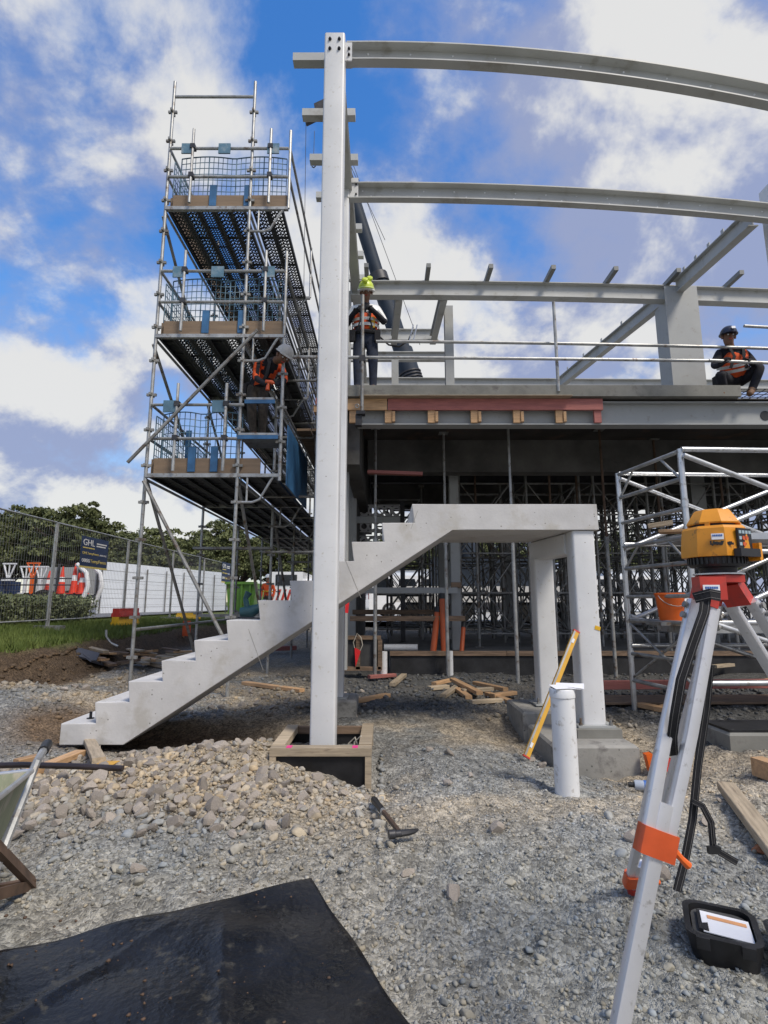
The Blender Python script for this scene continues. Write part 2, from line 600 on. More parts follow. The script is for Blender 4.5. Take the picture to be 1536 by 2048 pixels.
def vnoise(x, y):
    xi, yi = np.floor(x).astype(int), np.floor(y).astype(int)
    fx, fy = x - xi, y - yi
    fx, fy = fx * fx * (3 - 2 * fx), fy * fy * (3 - 2 * fy)
    a = _LAT[xi % 256, yi % 256]
    b = _LAT[(xi + 1) % 256, yi % 256]
    c = _LAT[xi % 256, (yi + 1) % 256]
    d = _LAT[(xi + 1) % 256, (yi + 1) % 256]
    return (a * (1 - fx) + b * fx) * (1 - fy) + (c * (1 - fx) + d * fx) * fy - 0.5


def sstep(a, b, x):
    t = np.clip((x - a) / (b - a), 0, 1)
    return t * t * (3 - 2 * t)


def gauss(x, y, cx, cy, rx, ry):
    return np.exp(-(((x - cx) / rx) ** 2 + ((y - cy) / ry) ** 2))


def ground_base(x, y):
    """the lie of the land without the fine roughness"""
    x, y = np.asarray(x, float), np.asarray(y, float)
    z = np.zeros_like(x)
    z += 0.12 * gauss(x, y, -1.15, 4.30, 0.6, 0.45)          # stones heaped against the stairs
    z += 0.08 * gauss(x, y, -1.6, 3.7, 0.8, 0.5)
    z -= 0.16 * gauss(x, y, 1.75, 4.55, 0.75, 0.75)           # dug out round the footings
    z -= 0.10 * gauss(x, y, 1.7, 5.6, 0.7, 0.6)
    z -= 0.10 * gauss(x, y, -0.1, 4.0, 0.30, 0.35)            # by the formwork box
    z -= 0.10 * gauss(x, y, -2.45, 5.3, 0.65, 0.50)           # pit under the foot of the stairs
    z -= 0.10 * gauss(x, y, -1.5, 5.4, 0.8, 0.4)
    z += 0.14 * sstep(-2.9, -3.5, x) * sstep(4.4, 5.4, y) * (1 - sstep(6.6, 7.6, y))
    wob = 0.35 * vnoise(x * 0.3 + 9, y * 0.7) + 0.25 * vnoise(x * 0.8, y * 1.9 + 4)
    xb = x + wob
    z += 0.10 * sstep(-3.2, -4.5, xb)
    z += 0.46 * sstep(-4.6, -5.3, xb) + 0.12 * sstep(-5.3, -6.9, xb) + 0.05 * sstep(-6.5, -12, x)
    z += 0.30 * sstep(13, 20, y) * sstep(-5.2, -3.8, x)
    return z


def ground_z(x, y):
    x, y = np.asarray(x, float), np.asarray(y, float)
    z = ground_base(x, y)
    near = 1 - sstep(9, 14, y)
    z = z + near * (0.05 * vnoise(x * 1.7, y * 1.7 + 20) + 0.03 * vnoise(x * 4.1 + 5, y * 4.1) + 0.030 * vnoise(x * 9.7, y * 9.7 + 3)
                    + 0.021 * vnoise(x * 21 + 2, y * 21) + 0.013 * vnoise(x * 43, y * 43 + 7) + 0.007 * vnoise(x * 83 + 1, y * 83 + 5))
    return z


def gz(x, y):
    return float(ground_z(x, y))


def zone_colours(x, y):
    tan = np.array([0.42, 0.35, 0.26])
    grey = np.array([0.272, 0.272, 0.262])
    soil = np.array([0.115, 0.080, 0.052])
    dark = np.array([0.105, 0.105, 0.105])
    grass = np.array([0.13, 0.155, 0.05])
    n = vnoise(x * 0.9 + 3, y * 0.9) + 0.6 * vnoise(x * 2.6, y * 2.6 + 8) + 0.35 * vnoise(x * 7, y * 7)
    g = sstep(-0.25, 0.3, n)[..., None]
    c = tan * (1 - g) + grey * g
    # the stones' heap is tan
    w = np.clip(1.15 * gauss(x, y, -1.6, 3.85, 1.3, 0.6), 0, 1)[..., None]
    c = c * (1 - w) + tan * w
    # foreground is greyer fines
    w = (0.7 * (1 - sstep(2.5, 3.5, y + 0.6 * n)) + 0.25 * sstep(-0.2, 0.6, x) * (1 - sstep(4, 4.6, y)))[..., None]
    c = c * (1 - w) + np.array([0.325, 0.322, 0.295]) * w
    # damp trodden patches
    n2 = vnoise(x * 0.55 + 31, y * 0.8 + 7) + 0.5 * vnoise(x * 1.9 + 4, y * 2.2) + 0.3 * vnoise(x * 6.3, y * 6.3 + 2)
    w = (0.5 * sstep(0.12, 0.45, n2))[..., None]
    c = c * (1 - w) + np.array([0.16, 0.155, 0.145]) * w
    # darker ground towards and under the building, and to the right
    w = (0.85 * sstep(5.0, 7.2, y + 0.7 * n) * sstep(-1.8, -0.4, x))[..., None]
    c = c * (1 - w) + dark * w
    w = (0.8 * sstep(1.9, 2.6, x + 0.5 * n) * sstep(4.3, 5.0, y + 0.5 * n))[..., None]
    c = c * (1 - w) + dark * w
    # raw soil: pit by the stairs, bank face
    w = np.clip(1.5 * gauss(x, y, -3.0, 5.5, 0.5, 0.6) + 1.1 * gauss(x, y, -1.9, 5.4, 0.9, 0.4), 0, 1)[..., None]
    c = c * (1 - w) + soil * 1.6 * w
    wob = 0.35 * vnoise(x * 0.3 + 9, y * 0.7) + 0.25 * vnoise(x * 0.8, y * 1.9 + 4)
    xb = x + wob
    w = sstep(-4.35, -4.75, xb + 0.25 * n)[..., None]
    c = c * (1 - w) + soil * w
    w = sstep(-5.1, -5.35, xb + 0.18 * n)[..., None]
    c = c * (1 - w) + grass * w
    # pale dust over trodden ground
    n3 = vnoise(x * 0.8 + 60, y * 1.1 + 17) + 0.5 * vnoise(x * 2.9 + 8, y * 2.9)
    c = c * (1 + 0.28 * sstep(0.0, 0.5, n3) * (1 - sstep(5.0, 6.5, y)))[..., None]
    return c * np.array([0.85, 0.86, 0.86])


def axis(lo, hi, step, far_lo, far_hi, grow=1.16):
    mid = list(np.arange(lo, hi + 1e-6, step))
    s, a = step, []
    p = lo
    while p > far_lo:
        s *= grow
        p -= s
        a.append(p)
    s, b = step, []
    p = hi
    while p < far_hi:
        s *= grow
        p += s
        b.append(p)
    return np.array(a[::-1] + mid + b)


GX = axis(-5.2, 3.6, 0.017, -420, 420, 1.13)
GY = axis(1.2, 6.6, 0.017, -60, 900, 1.09)
XX, YY = np.meshgrid(GX, GY, indexing='ij')
ZZ = ground_z(XX, YY)
nx, ny = XX.shape
gv = np.stack([XX, YY, ZZ], -1).reshape(-1, 3)
ii, jj = np.meshgrid(np.arange(nx - 1), np.arange(ny - 1), indexing='ij')
a0 = (ii * ny + jj).ravel()
gf = np.stack([a0, a0 + ny, a0 + ny + 1, a0 + 1], -1)


def np_mesh(name, verts, faces, mats, smooth=True):
    """faces: (n, k) array with k vertices each"""
    me = bpy.data.meshes.new(name)
    k = faces.shape[1]
    me.vertices.add(len(verts))
    me.vertices.foreach_set('co', np.ascontiguousarray(verts, np.float32).ravel())
    me.loops.add(faces.size)
    me.loops.foreach_set('vertex_index', np.ascontiguousarray(faces, np.int32).ravel())
    me.polygons.add(len(faces))
    me.polygons.foreach_set('loop_start', np.arange(0, faces.size, k, dtype=np.int32))
    for m_ in (mats if isinstance(mats, (list, tuple)) else [mats]):
        me.materials.append(m_)
    me.update(calc_edges=True)
    me.validate()
    if smooth:
        me.shade_smooth()
    return me


def ground_material():
    m = bpy.data.materials.new('gravelly_ground')
    m.use_nodes = True
    N, L = m.node_tree.nodes, m.node_tree.links
    b = N['Principled BSDF']
    b.inputs['Roughness'].default_value = 0.93
    b.inputs['Specular IOR Level'].default_value = 0.25
    at_ = N.new('ShaderNodeAttribute')
    at_.attribute_name = 'zone'
    geo = N.new('ShaderNodeNewGeometry')
    n0 = N.new('ShaderNodeTexNoise')
    n0.inputs['Scale'].default_value = 9
    n0.inputs['Detail'].default_value = 8
    n0.inputs['Roughness'].default_value = 0.7
    L.new(geo.outputs['Position'], n0.inputs['Vector'])
    v1 = N.new('ShaderNodeTexVoronoi')
    v1.inputs['Scale'].default_value = 70
    L.new(geo.outputs['Position'], v1.inputs['Vector'])
    v2 = N.new('ShaderNodeTexVoronoi')
    v2.inputs['Scale'].default_value = 190
    L.new(geo.outputs['Position'], v2.inputs['Vector'])
    # per-grain tint
    sp = N.new('ShaderNodeSeparateColor')
    L.new(v1.outputs['Color'], sp.inputs[0])
    r1 = N.new('ShaderNodeMapRange')
    r1.inputs['To Min'].default_value = 0.48
    r1.inputs['To Max'].default_value = 1.42
    L.new(sp.outputs[0], r1.inputs['Value'])
    r0 = N.new('ShaderNodeMapRange')
    r0.inputs['From Min'].default_value = 0.3
    r0.inputs['From Max'].default_value = 0.7
    r0.inputs['To Min'].default_value = 0.55
    r0.inputs['To Max'].default_value = 1.4
    L.new(n0.outputs[0], r0.inputs['Value'])
    mu = N.new('ShaderNodeMath')
    mu.operation = 'MULTIPLY'
    L.new(r1.outputs[0], mu.inputs[0])
    L.new(r0.outputs[0], mu.inputs[1])
    sc = N.new('ShaderNodeVectorMath')
    sc.operation = 'SCALE'
    L.new(at_.outputs['Color'], sc.inputs[0])
    L.new(mu.outputs[0], sc.inputs['Scale'])
    L.new(sc.outputs[0], b.inputs['Base Color'])
    h = N.new('ShaderNodeMath')
    h.operation = 'ADD'
    L.new(v1.outputs['Distance'], h.inputs[0])
    h2 = N.new('ShaderNodeMath')
    h2.operation = 'MULTIPLY'
    h2.inputs[1].default_value = 0.5
    L.new(v2.outputs['Distance'], h2.inputs[0])
    L.new(h2.outputs[0], h.inputs[1])
    bp = N.new('ShaderNodeBump')
    bp.invert = True
    bp.inputs['Strength'].default_value = 0.75
    bp.inputs['Distance'].default_value = 0.012
    L.new(h.outputs[0], bp.inputs['Height'])
    L.new(bp.outputs[0], b.inputs['Normal'])
    return m


GROUND_MAT = ground_material()
gme = np_mesh('ground', gv, gf, GROUND_MAT)
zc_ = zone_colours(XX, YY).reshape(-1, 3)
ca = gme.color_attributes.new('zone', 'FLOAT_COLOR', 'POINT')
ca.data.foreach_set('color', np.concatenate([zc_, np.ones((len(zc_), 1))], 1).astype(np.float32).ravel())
ground = struct(bpy.data.objects.new('ground', gme))
C.objects.link(ground)
BASE['ground'] = (0, 0, 0)

ASPHALT = mat('asphalt', (0.16, 0.165, 0.18), 0.85, var=0.12, vs=1.5, bump=0.2, bs=60)
mb = MB()
mb.add([(-90, 12.5, 0.775), (-8.6, 12.5, 0.775), (-8.0, 60, 0.775), (-90, 60, 0.775)], [(0, 1, 2, 3)])
struct(mb.build('car_park', ASPHALT))
mb = MB()
mb.add([(-7.9, 20, 0.50), (40, 20, 0.50), (60, 70, 0.52), (-7.9, 70, 0.52)], [(0, 1, 2, 3)])
struct(mb.build('yard', mat('pale_yard_hardstand', (0.40, 0.39, 0.36), 0.9, var=0.1, vs=0.6, bump=0.1)))

# stones: 8 shapes, the largest 300 as pieces, the rest as one mass
STONE = mat('broken_stone', (0.385, 0.335, 0.285), 0.88, var=0.14, vs=9, bump=0.5, bs=38, rnd=0.28, col2=(0.27, 0.24, 0.21), spec=0.3)


def gravel_mat():
    m = bpy.data.materials.new('loose_gravel')
    m.use_nodes = True
    N, L = m.node_tree.nodes, m.node_tree.links
    b = N['Principled BSDF']
    b.inputs['Roughness'].default_value = 0.9
    b.inputs['Specular IOR Level'].default_value = 0.25
    a = N.new('ShaderNodeAttribute')
    a.attribute_name = 'zone'
    geo = N.new('ShaderNodeNewGeometry')
    n0 = N.new('ShaderNodeTexNoise')
    n0.inputs['Scale'].default_value = 55
    n0.inputs['Detail'].default_value = 4
    L.new(geo.outputs['Position'], n0.inputs['Vector'])
    r = N.new('ShaderNodeMapRange')
    r.inputs['To Min'].default_value = 0.72
    r.inputs['To Max'].default_value = 1.25
    L.new(n0.outputs[0], r.inputs['Value'])
    s = N.new('ShaderNodeVectorMath')
    s.operation = 'SCALE'
    L.new(a.outputs['Color'], s.inputs[0])
    L.new(r.outputs[0], s.inputs['Scale'])
    L.new(s.outputs[0], b.inputs['Base Color'])
    bp = N.new('ShaderNodeBump')
    bp.inputs['Strength'].default_value = 0.4
    bp.inputs['Distance'].default_value = 0.004
    L.new(n0.outputs[0], bp.inputs['Height'])
    L.new(bp.outputs[0], b.inputs['Normal'])
    return m


GRAVEL = gravel_mat()


def stone_shape(sub, seed, cuts):
    """angular broken stone: sphere cut back by random planes"""
    rg = np.random.RandomState(seed)
    bm = bmesh.new()
    bmesh.ops.create_icosphere(bm, subdivisions=sub, radius=1.0)
    vs_ = np.array([v.co[:] for v in bm.verts])
    fs = np.array([[v.index for v in f.verts] for f in bm.faces])
    bm.free()
    for _ in range(cuts):
        n = rg.randn(3)
        n /= np.linalg.norm(n)
        d = rg.uniform(0.38, 0.72)
        o = np.maximum(vs_ @ n - d, 0)
        vs_ = vs_ - o[:, None] * n[None]
    vs_ = vs_ * (1 + (0.025 if sub > 1 else 0.10) * rg.randn(len(vs_), 1))
    vs_ *= np.array([1.0, rg.uniform(0.65, 0.95), rg.uniform(0.5, 0.8)])
    vs_ /= np.abs(vs_).max()
    return vs_, fs


BIG = [stone_shape(2, s, 13) for s in range(8)]
MID = [stone_shape(2, 30 + s, 12) for s in range(6)]
SML = [stone_shape(1, 60 + s, 5) for s in range(8)]
STONE_ME = []
for k, (a, b) in enumerate(BIG):
    me = np_mesh('stone', a, b, STONE, smooth=True)
    me.set_sharp_from_angle(angle=R(17))
    STONE_ME.append(me)

KEEP_OUT = [(-2.82, 4.84, 2.0, 5.98), (-0.86, 4.06, -0.06, 4.88), (1.34, 4.54, 2.07, 6.2), (1.09, 3.62, 1.30, 3.86)]


def blocked(x, y, pad=0.0):
    for x0, y0, x1, y1 in KEEP_OUT:
        if x0 - pad < x < x1 + pad and y0 - pad < y < y1 + pad:
            return True
    return False


SHEET = [(-2.2, 2.17), (-0.36, 2.56), (0.12, 1.66), (-0.2, 1.1), (-2.6, 1.1)]


def in_poly(x, y, poly):
    c = False
    n = len(poly)
    for i in range(n):
        x1, y1 = poly[i]
        x2, y2 = poly[(i + 1) % n]
        if (y1 > y) != (y2 > y) and x < (x2 - x1) * (y - y1) / (y2 - y1) + x1:
            c = not c
    return c


rg = random.Random(11)
stones = []
while len(stones) < 300:
    t = rg.random()
    if t < 0.80:
        x, y = rg.gauss(-1.40, 0.75), rg.gauss(3.72, 0.42)
        s = rg.uniform(0.026, 0.058) * (1.4 if rg.random() < 0.15 else 1)
        if y < 2.95 or y > 4.72 or x > -0.1:
            continue
        if y > 4.2 and x > -0.9:
            continue
    elif t < 0.90:
        x, y = rg.uniform(-2.6, 2.2), rg.uniform(2.0, 5.6)
        s = rg.uniform(0.022, 0.05)
    else:
        x, y = rg.uniform(-3.9, -0.2), rg.uniform(5.8, 7.6)
        s = rg.uniform(0.03, 0.06)
    if abs(x) > 0.715 * y + 0.1 or blocked(x, y, s) or in_poly(x, y, SHEET) or (0.95 < x < 1.75 and 1.9 < y < 2.6) or (-0.30 < x < 0.25 and 2.75 < y < 3.6):
        continue
    if any((x - a) ** 2 + (y - b) ** 2 < (0.72 * (s + c)) ** 2 for a, b, c in stones):
        continue
    stones.append((x, y, s))
for k, (x, y, s) in enumerate(stones):
    o = bpy.data.objects.new('stone', STONE_ME[k % 8])
    C.objects.link(o)
    o.parent = ground
    o.location = (x, y, gz(x, y) + s * 0.34)
    o.scale = (s * rg.uniform(0.85, 1.15), s, s * rg.uniform(0.85, 1.1))
    o.rotation_euler = (rg.uniform(-0.9, 0.9), rg.uniform(-0.9, 0.9), rg.uniform(0, 6.28))


def scatter(name, protos, n, sampler, size, parent=None, lift=0.25, tint=(0.8, 1.3)):
    rs = np.random.RandomState(len(name) + n)
    x, y = sampler(rs, n)
    ok = np.array([not blocked(a, b, 0.0) and not in_poly(a, b, SHEET) for a, b in zip(x, y)])
    x, y = x[ok], y[ok]
    n = len(x)
    s = size(rs, n)
    z = ground_z(x, y) + s * lift
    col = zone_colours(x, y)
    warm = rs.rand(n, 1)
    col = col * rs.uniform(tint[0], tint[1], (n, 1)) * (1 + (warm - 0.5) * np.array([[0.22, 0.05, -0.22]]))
    which = rs.randint(0, len(protos), n)
    V, Fc, CC = [], [], []
    off = 0
    for k, (pv, pf) in enumerate(protos):
        idx = np.where(which == k)[0]
        if not len(idx):
            continue
        e = rs.uniform(0, 6.283, (len(idx), 3))
        e[:, :2] = rs.uniform(-0.6, 0.6, (len(idx), 2))
        cz, sz = np.cos(e[:, 2]), np.sin(e[:, 2])
        cx, sx = np.cos(e[:, 0]), np.sin(e[:, 0])
        p = pv[None] * s[idx][:, None, None] * rs.uniform(0.8, 1.2, (len(idx), 1, 3))
        py = p[..., 1] * cx[:, None] - p[..., 2] * sx[:, None]
        pz = p[..., 1] * sx[:, None] + p[..., 2] * cx[:, None]
        qx = p[..., 0] * cz[:, None] - py * sz[:, None]
        qy = p[..., 0] * sz[:, None] + py * cz[:, None]
        q = np.stack([qx + x[idx][:, None], qy + y[idx][:, None], pz + z[idx][:, None]], -1)
        nv = pv.shape[0]
        V.append(q.reshape(-1, 3))
        Fc.append((pf[None] + (np.arange(len(idx)) * nv)[:, None, None] + off).reshape(-1, 3))
        CC.append(np.repeat(col[idx], nv, 0))
        off += len(idx) * nv
    V, Fc, CC = np.concatenate(V), np.concatenate(Fc), np.concatenate(CC)
    me = np_mesh(name, V, Fc, GRAVEL, smooth=False)
    c_ = me.color_attributes.new('zone', 'FLOAT_COLOR', 'POINT')
    c_.data.foreach_set('color', np.concatenate([CC, np.ones((len(CC), 1))], 1).astype(np.float32).ravel())
    o = bpy.data.objects.new(name, me)
    C.objects.link(o)
    o['kind'] = 'stuff'
    if parent:
        o.parent = parent
    return o


def fan(rs, n, y0, y1, p=1.0):
    y = y0 + (y1 - y0) * rs.rand(n) ** p
    x = rs.uniform(-1, 1, n) * (0.72 * y + 0.15)
    return x, y


def s_pebble(rs, n):
    return fan(rs, n, 1.5, 5.6, 1.3)


def s_heap(rs, n):
    return np.clip(rs.normal(-1.45, 0.85, n), -3.0, -0.02), np.clip(rs.normal(3.75, 0.45, n), 2.7, 4.8)


def s_back(rs, n):
    x, y = fan(rs, n, 5.6, 9.4)
    return np.clip(x, -4.9, 5), y


def s_ring(rs, n):
    x, y = fan(rs, n, 1.6, 5.4, 1.1)
    return x, y


scatter('gravel', SML, 32000, s_pebble, lambda r, n: 0.0028 + 0.012 * r.rand(n) ** 4.5, tint=(0.75, 1.35))
o = scatter('gravel', MID, 1500, s_heap, lambda r, n: 0.016 + 0.022 * r.rand(n) ** 1.6, tint=(0.85, 1.35))
o2 = scatter('gravel', MID, 300, s_ring, lambda r, n: 0.012 + 0.022 * r.rand(n) ** 2.2)
o4 = scatter('gravel', SML, 7000, s_heap, lambda r, n: 0.006 + 0.012 * r.rand(n) ** 2.0, tint=(0.7, 1.2))
o3 = scatter('gravel', SML, 5000, s_back, lambda r, n: 0.012 + 0.03 * r.rand(n) ** 2.5)
for g, lb in zip([x for x in C.objects if x.name.startswith('gravel')],
                 ('fine grey and tan gravel spread over the foreground', 'loose tan stones of the heap beside the stairs', 'scattered mid size stones on the trodden ground', 'small chips filling the gaps of the stone heap', 'dirty rubble on the earth behind the stairs')):
    tag(g, lb, 'gravel', kind='stuff')

# grass on the verge above the bank
def grass():
    rs = np.random.RandomState(5)
    n = 26000
    y = 7.0 + 12 * rs.rand(n) ** 1.5
    x = -5.05 - 2.6 * rs.rand(n) ** 1.2
    wob = 0.35 * vnoise(x * 0.3 + 9, y * 0.7) + 0.25 * vnoise(x * 0.8, y * 1.9 + 4)
    ok = (x + wob < -5.15)
    x, y = x[ok], y[ok]
    n = len(x)
    z = ground_z(x, y)
    h = 0.05 + 0.09 * rs.rand(n) ** 1.5
    a = rs.uniform(0, 6.28, n)
    w = 0.006 + 0.006 * rs.rand(n)
    lean = rs.uniform(-0.06, 0.06, (n, 2))
    p0 = np.stack([x - w * np.cos(a), y - w * np.sin(a), z - 0.01], -1)
    p1 = np.stack([x + w * np.cos(a), y + w * np.sin(a), z - 0.01], -1)
    p2 = np.stack([x + lean[:, 0], y + lean[:, 1], z + h], -1)
    V = np.stack([p0, p1, p2], 1).reshape(-1, 3)
    Fc = np.arange(3 * n).reshape(-1, 3)
    g = mat('grass_blades', (0.15, 0.185, 0.05), 0.7, var=0.25, vs=1.3, col2=(0.075, 0.115, 0.028), spec=0.2)
    o = bpy.data.objects.new('grass', np_mesh('grass', V, Fc, g, smooth=False))
    C.objects.link(o)
    tag(o, 'short green grass along the top of the earth bank', 'grass', kind='stuff')


grass()

# ------------------------------------------------------------------ precast stairs and their frame
SY0, SY1 = 4.875, 5.95
TR, RI, X0 = 0.2768, 0.175, -2.787
st = thing('concrete_staircase', 'pale precast concrete stair flight rising right to a flat landing', 'staircase', (-1.2, SY0, 0))
prof = [(X0, 0.0)]
for k in range(12):
    x = X0 + k * TR
    prof.append((x, (k + 1) * RI))
    if k < 11:
        prof.append((x + TR + 0.022, (k + 1) * RI))
prof += [(1.96, 2.1), (1.966, 1.86), (0.627, 1.86), (-2.237, 0.0)]
mb = MB()
n = len(prof)
vs_ = [(x, SY0, z) for x, z in prof] + [(x, SY1, z) for x, z in prof]
mb.add(vs_, [tuple(range(n)), tuple(reversed(range(n, 2 * n)))] + [(i, (i + 1) % n, n + (i + 1) % n, n + i) for i in range(n)])
fo = mb.build('flight', CONC, st, smooth=False)
bm = bmesh.new()
bm.from_mesh(fo.data)
bmesh.ops.bevel(bm, geom=[e for e in bm.edges], offset=0.006, segments=2, affect='EDGES', profile=0.6, clamp_overlap=True)
bmesh.ops.recalc_face_normals(bm, faces=bm.faces)
bmesh.ops.triangulate(bm, faces=[f for f in bm.faces if len(f.verts) > 4], ngon_method='EAR_CLIP')
lng = [e for e in bm.edges if e.calc_length() > 0.10 and all(len(f.verts) == 4 and f.calc_area() < 0.02 for f in e.link_faces)]
bmesh.ops.subdivide_edges(bm, edges=lng, cuts=7)
rj = random.Random(8)
for v in bm.verts:
    v.co += Vector((rj.uniform(-1, 1), rj.uniform(-1, 1), rj.uniform(-1, 1))) * (0.0022 if rj.random() < 0.3 else 0.0006)
bm.to_mesh(fo.data)
bm.free()
# casting joints on the visible side
for u0, v0, u1, v1 in ((497, 1258, 527, 1342), (690, 1118, 722, 1196), (835, 1022, 822, 1058)):
    a, b = at(u0, v0, SY0), at(u1, v1, SY0)
    mb = MB()
    mb.bar(a, b, 0.004, 0.003, (0, 1, 0))
    mb.build('casting_joint', CONC_D, st)
p = atz(181, 1437, RI)
mb = MB()
mb.lathe([(0.032, RI), (0.032, RI + 0.006), (0.012, RI + 0.01), (0.012, RI + 0.06), (0.0, RI + 0.062)], (p.x, p.y, 0), 12)
mb.build('lifting_bolt', BOLT, st)

# portal under the landing
pf = thing('portal_frame', 'white steel portal frame on two concrete blocks under the landing', 'steel frame', (1.78, 5.4, 0.1))
for nm, px, py, zb in (('near', 1.83, 5.0, 0.16), ('far', 1.70, 5.83, 0.19)):
    mb = MB()
    mb.sweep(rrect(0.205, 0.20, 0.022), [(px, py, zb), (px, py, 1.855 if nm == 'near' else 1.66)], (1, 0, 0), (0, 1, 0))
    pl = mb.build('pillar', WHITE_STEEL, pf)
    mb = MB()
    mb.b2((px - 0.16, py - 0.15, zb - 0.018), (px + 0.16, py + 0.15, zb - 0.001))
    mb.build('base_plate', GREY_STEEL, pf)
    for sx in (-0.13, 0.13):
        for sy in (-0.12, 0.12):
            mb = MB()
            mb.tube((px + sx, py + sy, zb - 0.04), (px + sx, py + sy, zb + 0.06), 0.010, 8)
            mb.tube((px + sx, py + sy, zb + 0.0), (px + sx, py + sy, zb + 0.018), 0.018, 6)
            mb.build('anchor_bolt', GALV_OLD, pf)
mb = MB()
mb.sweep(rrect(0.19, 0.20, 0.02), [(1.81, 5.102, 1.757), (1.70, 5.93, 1.757)], (1, 0, 0), (0, 0, 1))
mb.build('cross_beam', WHITE_STEEL, pf)
mb = MB()
mb.box((1.905, 4.898, 0.98), (0.05, 0.003, 0.035), (0, 0.3, 0))
mb.build('yellow_mark', YEL_PL, pf)


def block(lo, hi, label, mats=CONC_D, ch=0.02):
    o = MB()
    x0, y0, z0 = lo
    x1, y1, z1 = hi
    ring = lambda d, z: [(x0 + d, y0 + d, z), (x1 - d, y0 + d, z), (x1 - d, y1 - d, z), (x0 + d, y1 - d, z)]
    v = ring(0, z0) + ring(0, z1 - ch) + ring(ch, z1)
    f = [(3, 2, 1, 0), (8, 9, 10, 11)]
    for k in (0, 4):
        f += [(k + i, k + (i + 1) % 4, k + 4 + (i + 1) % 4, k + 4 + i) for i in range(4)]
    o.add(v, f)
    return o


nb = thing('concrete_footing', 'near grey concrete block under the front pillar, beside the white pipe', 'concrete block', (1.7, 4.97, -0.2), 'concrete footing blocks')
block((1.363, 4.57, -0.30), (2.05, 5.36, 0.07), '').build('block', CONC_D, nb, smooth=False)
mb = MB()
mb.b2((1.64, 4.80, 0.071), (2.02, 5.20, 0.141))
mb.build('grout_pad', CONC_SLAB, nb)
fb = thing('concrete_footing', 'far concrete block under the rear pillar, behind the spirit level', 'concrete block', (1.7, 5.8, -0.2), 'concrete footing blocks')
block((1.344, 5.45, -0.30), (2.03, 6.15, 0.16), '').build('block', CONC_D, fb, smooth=False)
b3 = block((-0.78, 6.0, -0.1), (-0.295, 6.5, 0.17), '')
tag(b3.build('concrete_footing', CONC_D, loc=(-0.5, 6.2, 0), smooth=False), 'small concrete block half hidden behind the tall white column', 'concrete block', 'concrete footing blocks')

# ------------------------------------------------------------------ tall columns
def bolt(mb, p, d, r=0.016, t=0.012):
    p, d = Vector(p), Vector(d).normalized()
    mb.tube(p, p + d * t, r, 6)
    mb.tube(p + d * t, p + d * (t + 0.010), r * 0.55, 6)


CX = -0.48
sc_ = thing('steel_column', 'tall white steel column rising out of the timber box', 'column', (CX, 4.5, 0), 'steel columns')
mb = MB()
mb.sweep(rrect(0.198, 0.198, 0.018), [(CX, 4.5, -0.02), (CX, 4.5, 6.69)], (1, 0, 0), (0, 1, 0))
mb.build('shaft', WHITE_STEEL, sc_)
mb = MB()
mb.b2((CX - 0.15, 4.40 - 0.06, -0.045), (CX + 0.15, 4.66, -0.021))
mb.build('base_plate', GREY_STEEL, sc_)
for sx in (-0.045, 0.045):
    for z in (6.50, 6.61):
        mb = MB()
        bolt(mb, (CX + sx, 4.401, z), (0, -1, 0))
        mb.build('bolt', BOLT, sc_)
mb = MB()
mb.b2((CX + 0.0995, 4.47, 6.45), (CX + 0.165, 4.482, 6.66))
cl = mb.build('cleat', WHITE_STEEL, sc_)
for z in (6.51, 6.58):
    mb = MB()
    bolt(mb, (CX + 0.135, 4.469, z), (0, -1, 0), 0.013)
    mb.build('bolt', BOLT, cl)
c2 = thing('steel_column', 'second white steel column standing just behind the tall one', 'column', (-0.49, 6.2, 0.17), 'steel columns')
mb = MB()
mb.sweep(rrect(0.2, 0.2, 0.016), [(-0.547, 6.2, 0.19), (-0.547, 6.2, 6.66)], (1, 0, 0), (0, 1, 0))
mb.build('shaft', WHITE_STEEL, c2)
mb = MB()
mb.b2((-0.70, 6.06, 0.171), (-0.40, 6.36, 0.189))
mb.build('base_plate', GREY_STEEL, c2)
mb = MB()
mb.b2((-0.446, 6.12, 6.30), (-0.33, 6.132, 6.60))
cl = mb.build('cleat', WHITE_STEEL, c2)
for z in (6.36, 6.50):
    mb = MB()
    bolt(mb, (-0.358, 6.119, z), (0, -1, 0), 0.013)
    mb.build('bolt', BOLT, cl)
c3 = MB()
c3.sweep(rrect(0.2, 0.2, 0.016), [(-0.66, 8.45, 0.2), (-0.66, 8.45, 6.40)], (1, 0, 0), (0, 1, 0))
tag(c3.build('steel_column', GREY_STEEL, loc=(-0.66, 8.45, 0.2)), 'third column of the row, beside the standing worker', 'column', 'steel columns')
c4 = MB()
c4.sweep(rrect(0.25, 0.25, 0.016), [(5.18, 6.33, 0.0), (5.18, 6.33, 6.64)], (1, 0, 0), (0, 1, 0))
tag(c4.build('steel_column', WHITE_STEEL, loc=(5.18, 6.33, 0)), 'column at the far right under the end of the lower curved beam', 'column', 'steel columns')
# wide plate column on the slab
wc = thing('steel_column', 'wide pale plate column standing on the upper floor', 'column', (4.93, 8.5, 4.36), 'steel columns')
mb = MB()
mb.sweep(iprof(0.56, 0.30, 0.016, 0.012), [(4.93, 8.5, 4.36), (4.93, 8.5, 6.40)], (0, 1, 0), (1, 0, 0))
mb.build('web', GREY_STEEL, wc)
mb = MB()
mb.b2((4.66, 8.20, 4.361), (5.20, 8.214, 6.39))
mb.build('face_plate', GREY_STEEL, wc)

# ------------------------------------------------------------------ roof beams
def beam(name, label, prof, pts, lat, up, m=BEAM_STEEL, loc=None, group='roof steel beams'):
    t = thing(name, label, 'beam', loc if loc else tuple(pts[0]), group)
    mb = MB()
    mb.sweep(prof, pts, lat, up)
    mb.build('beam_section', m, t)
    return t


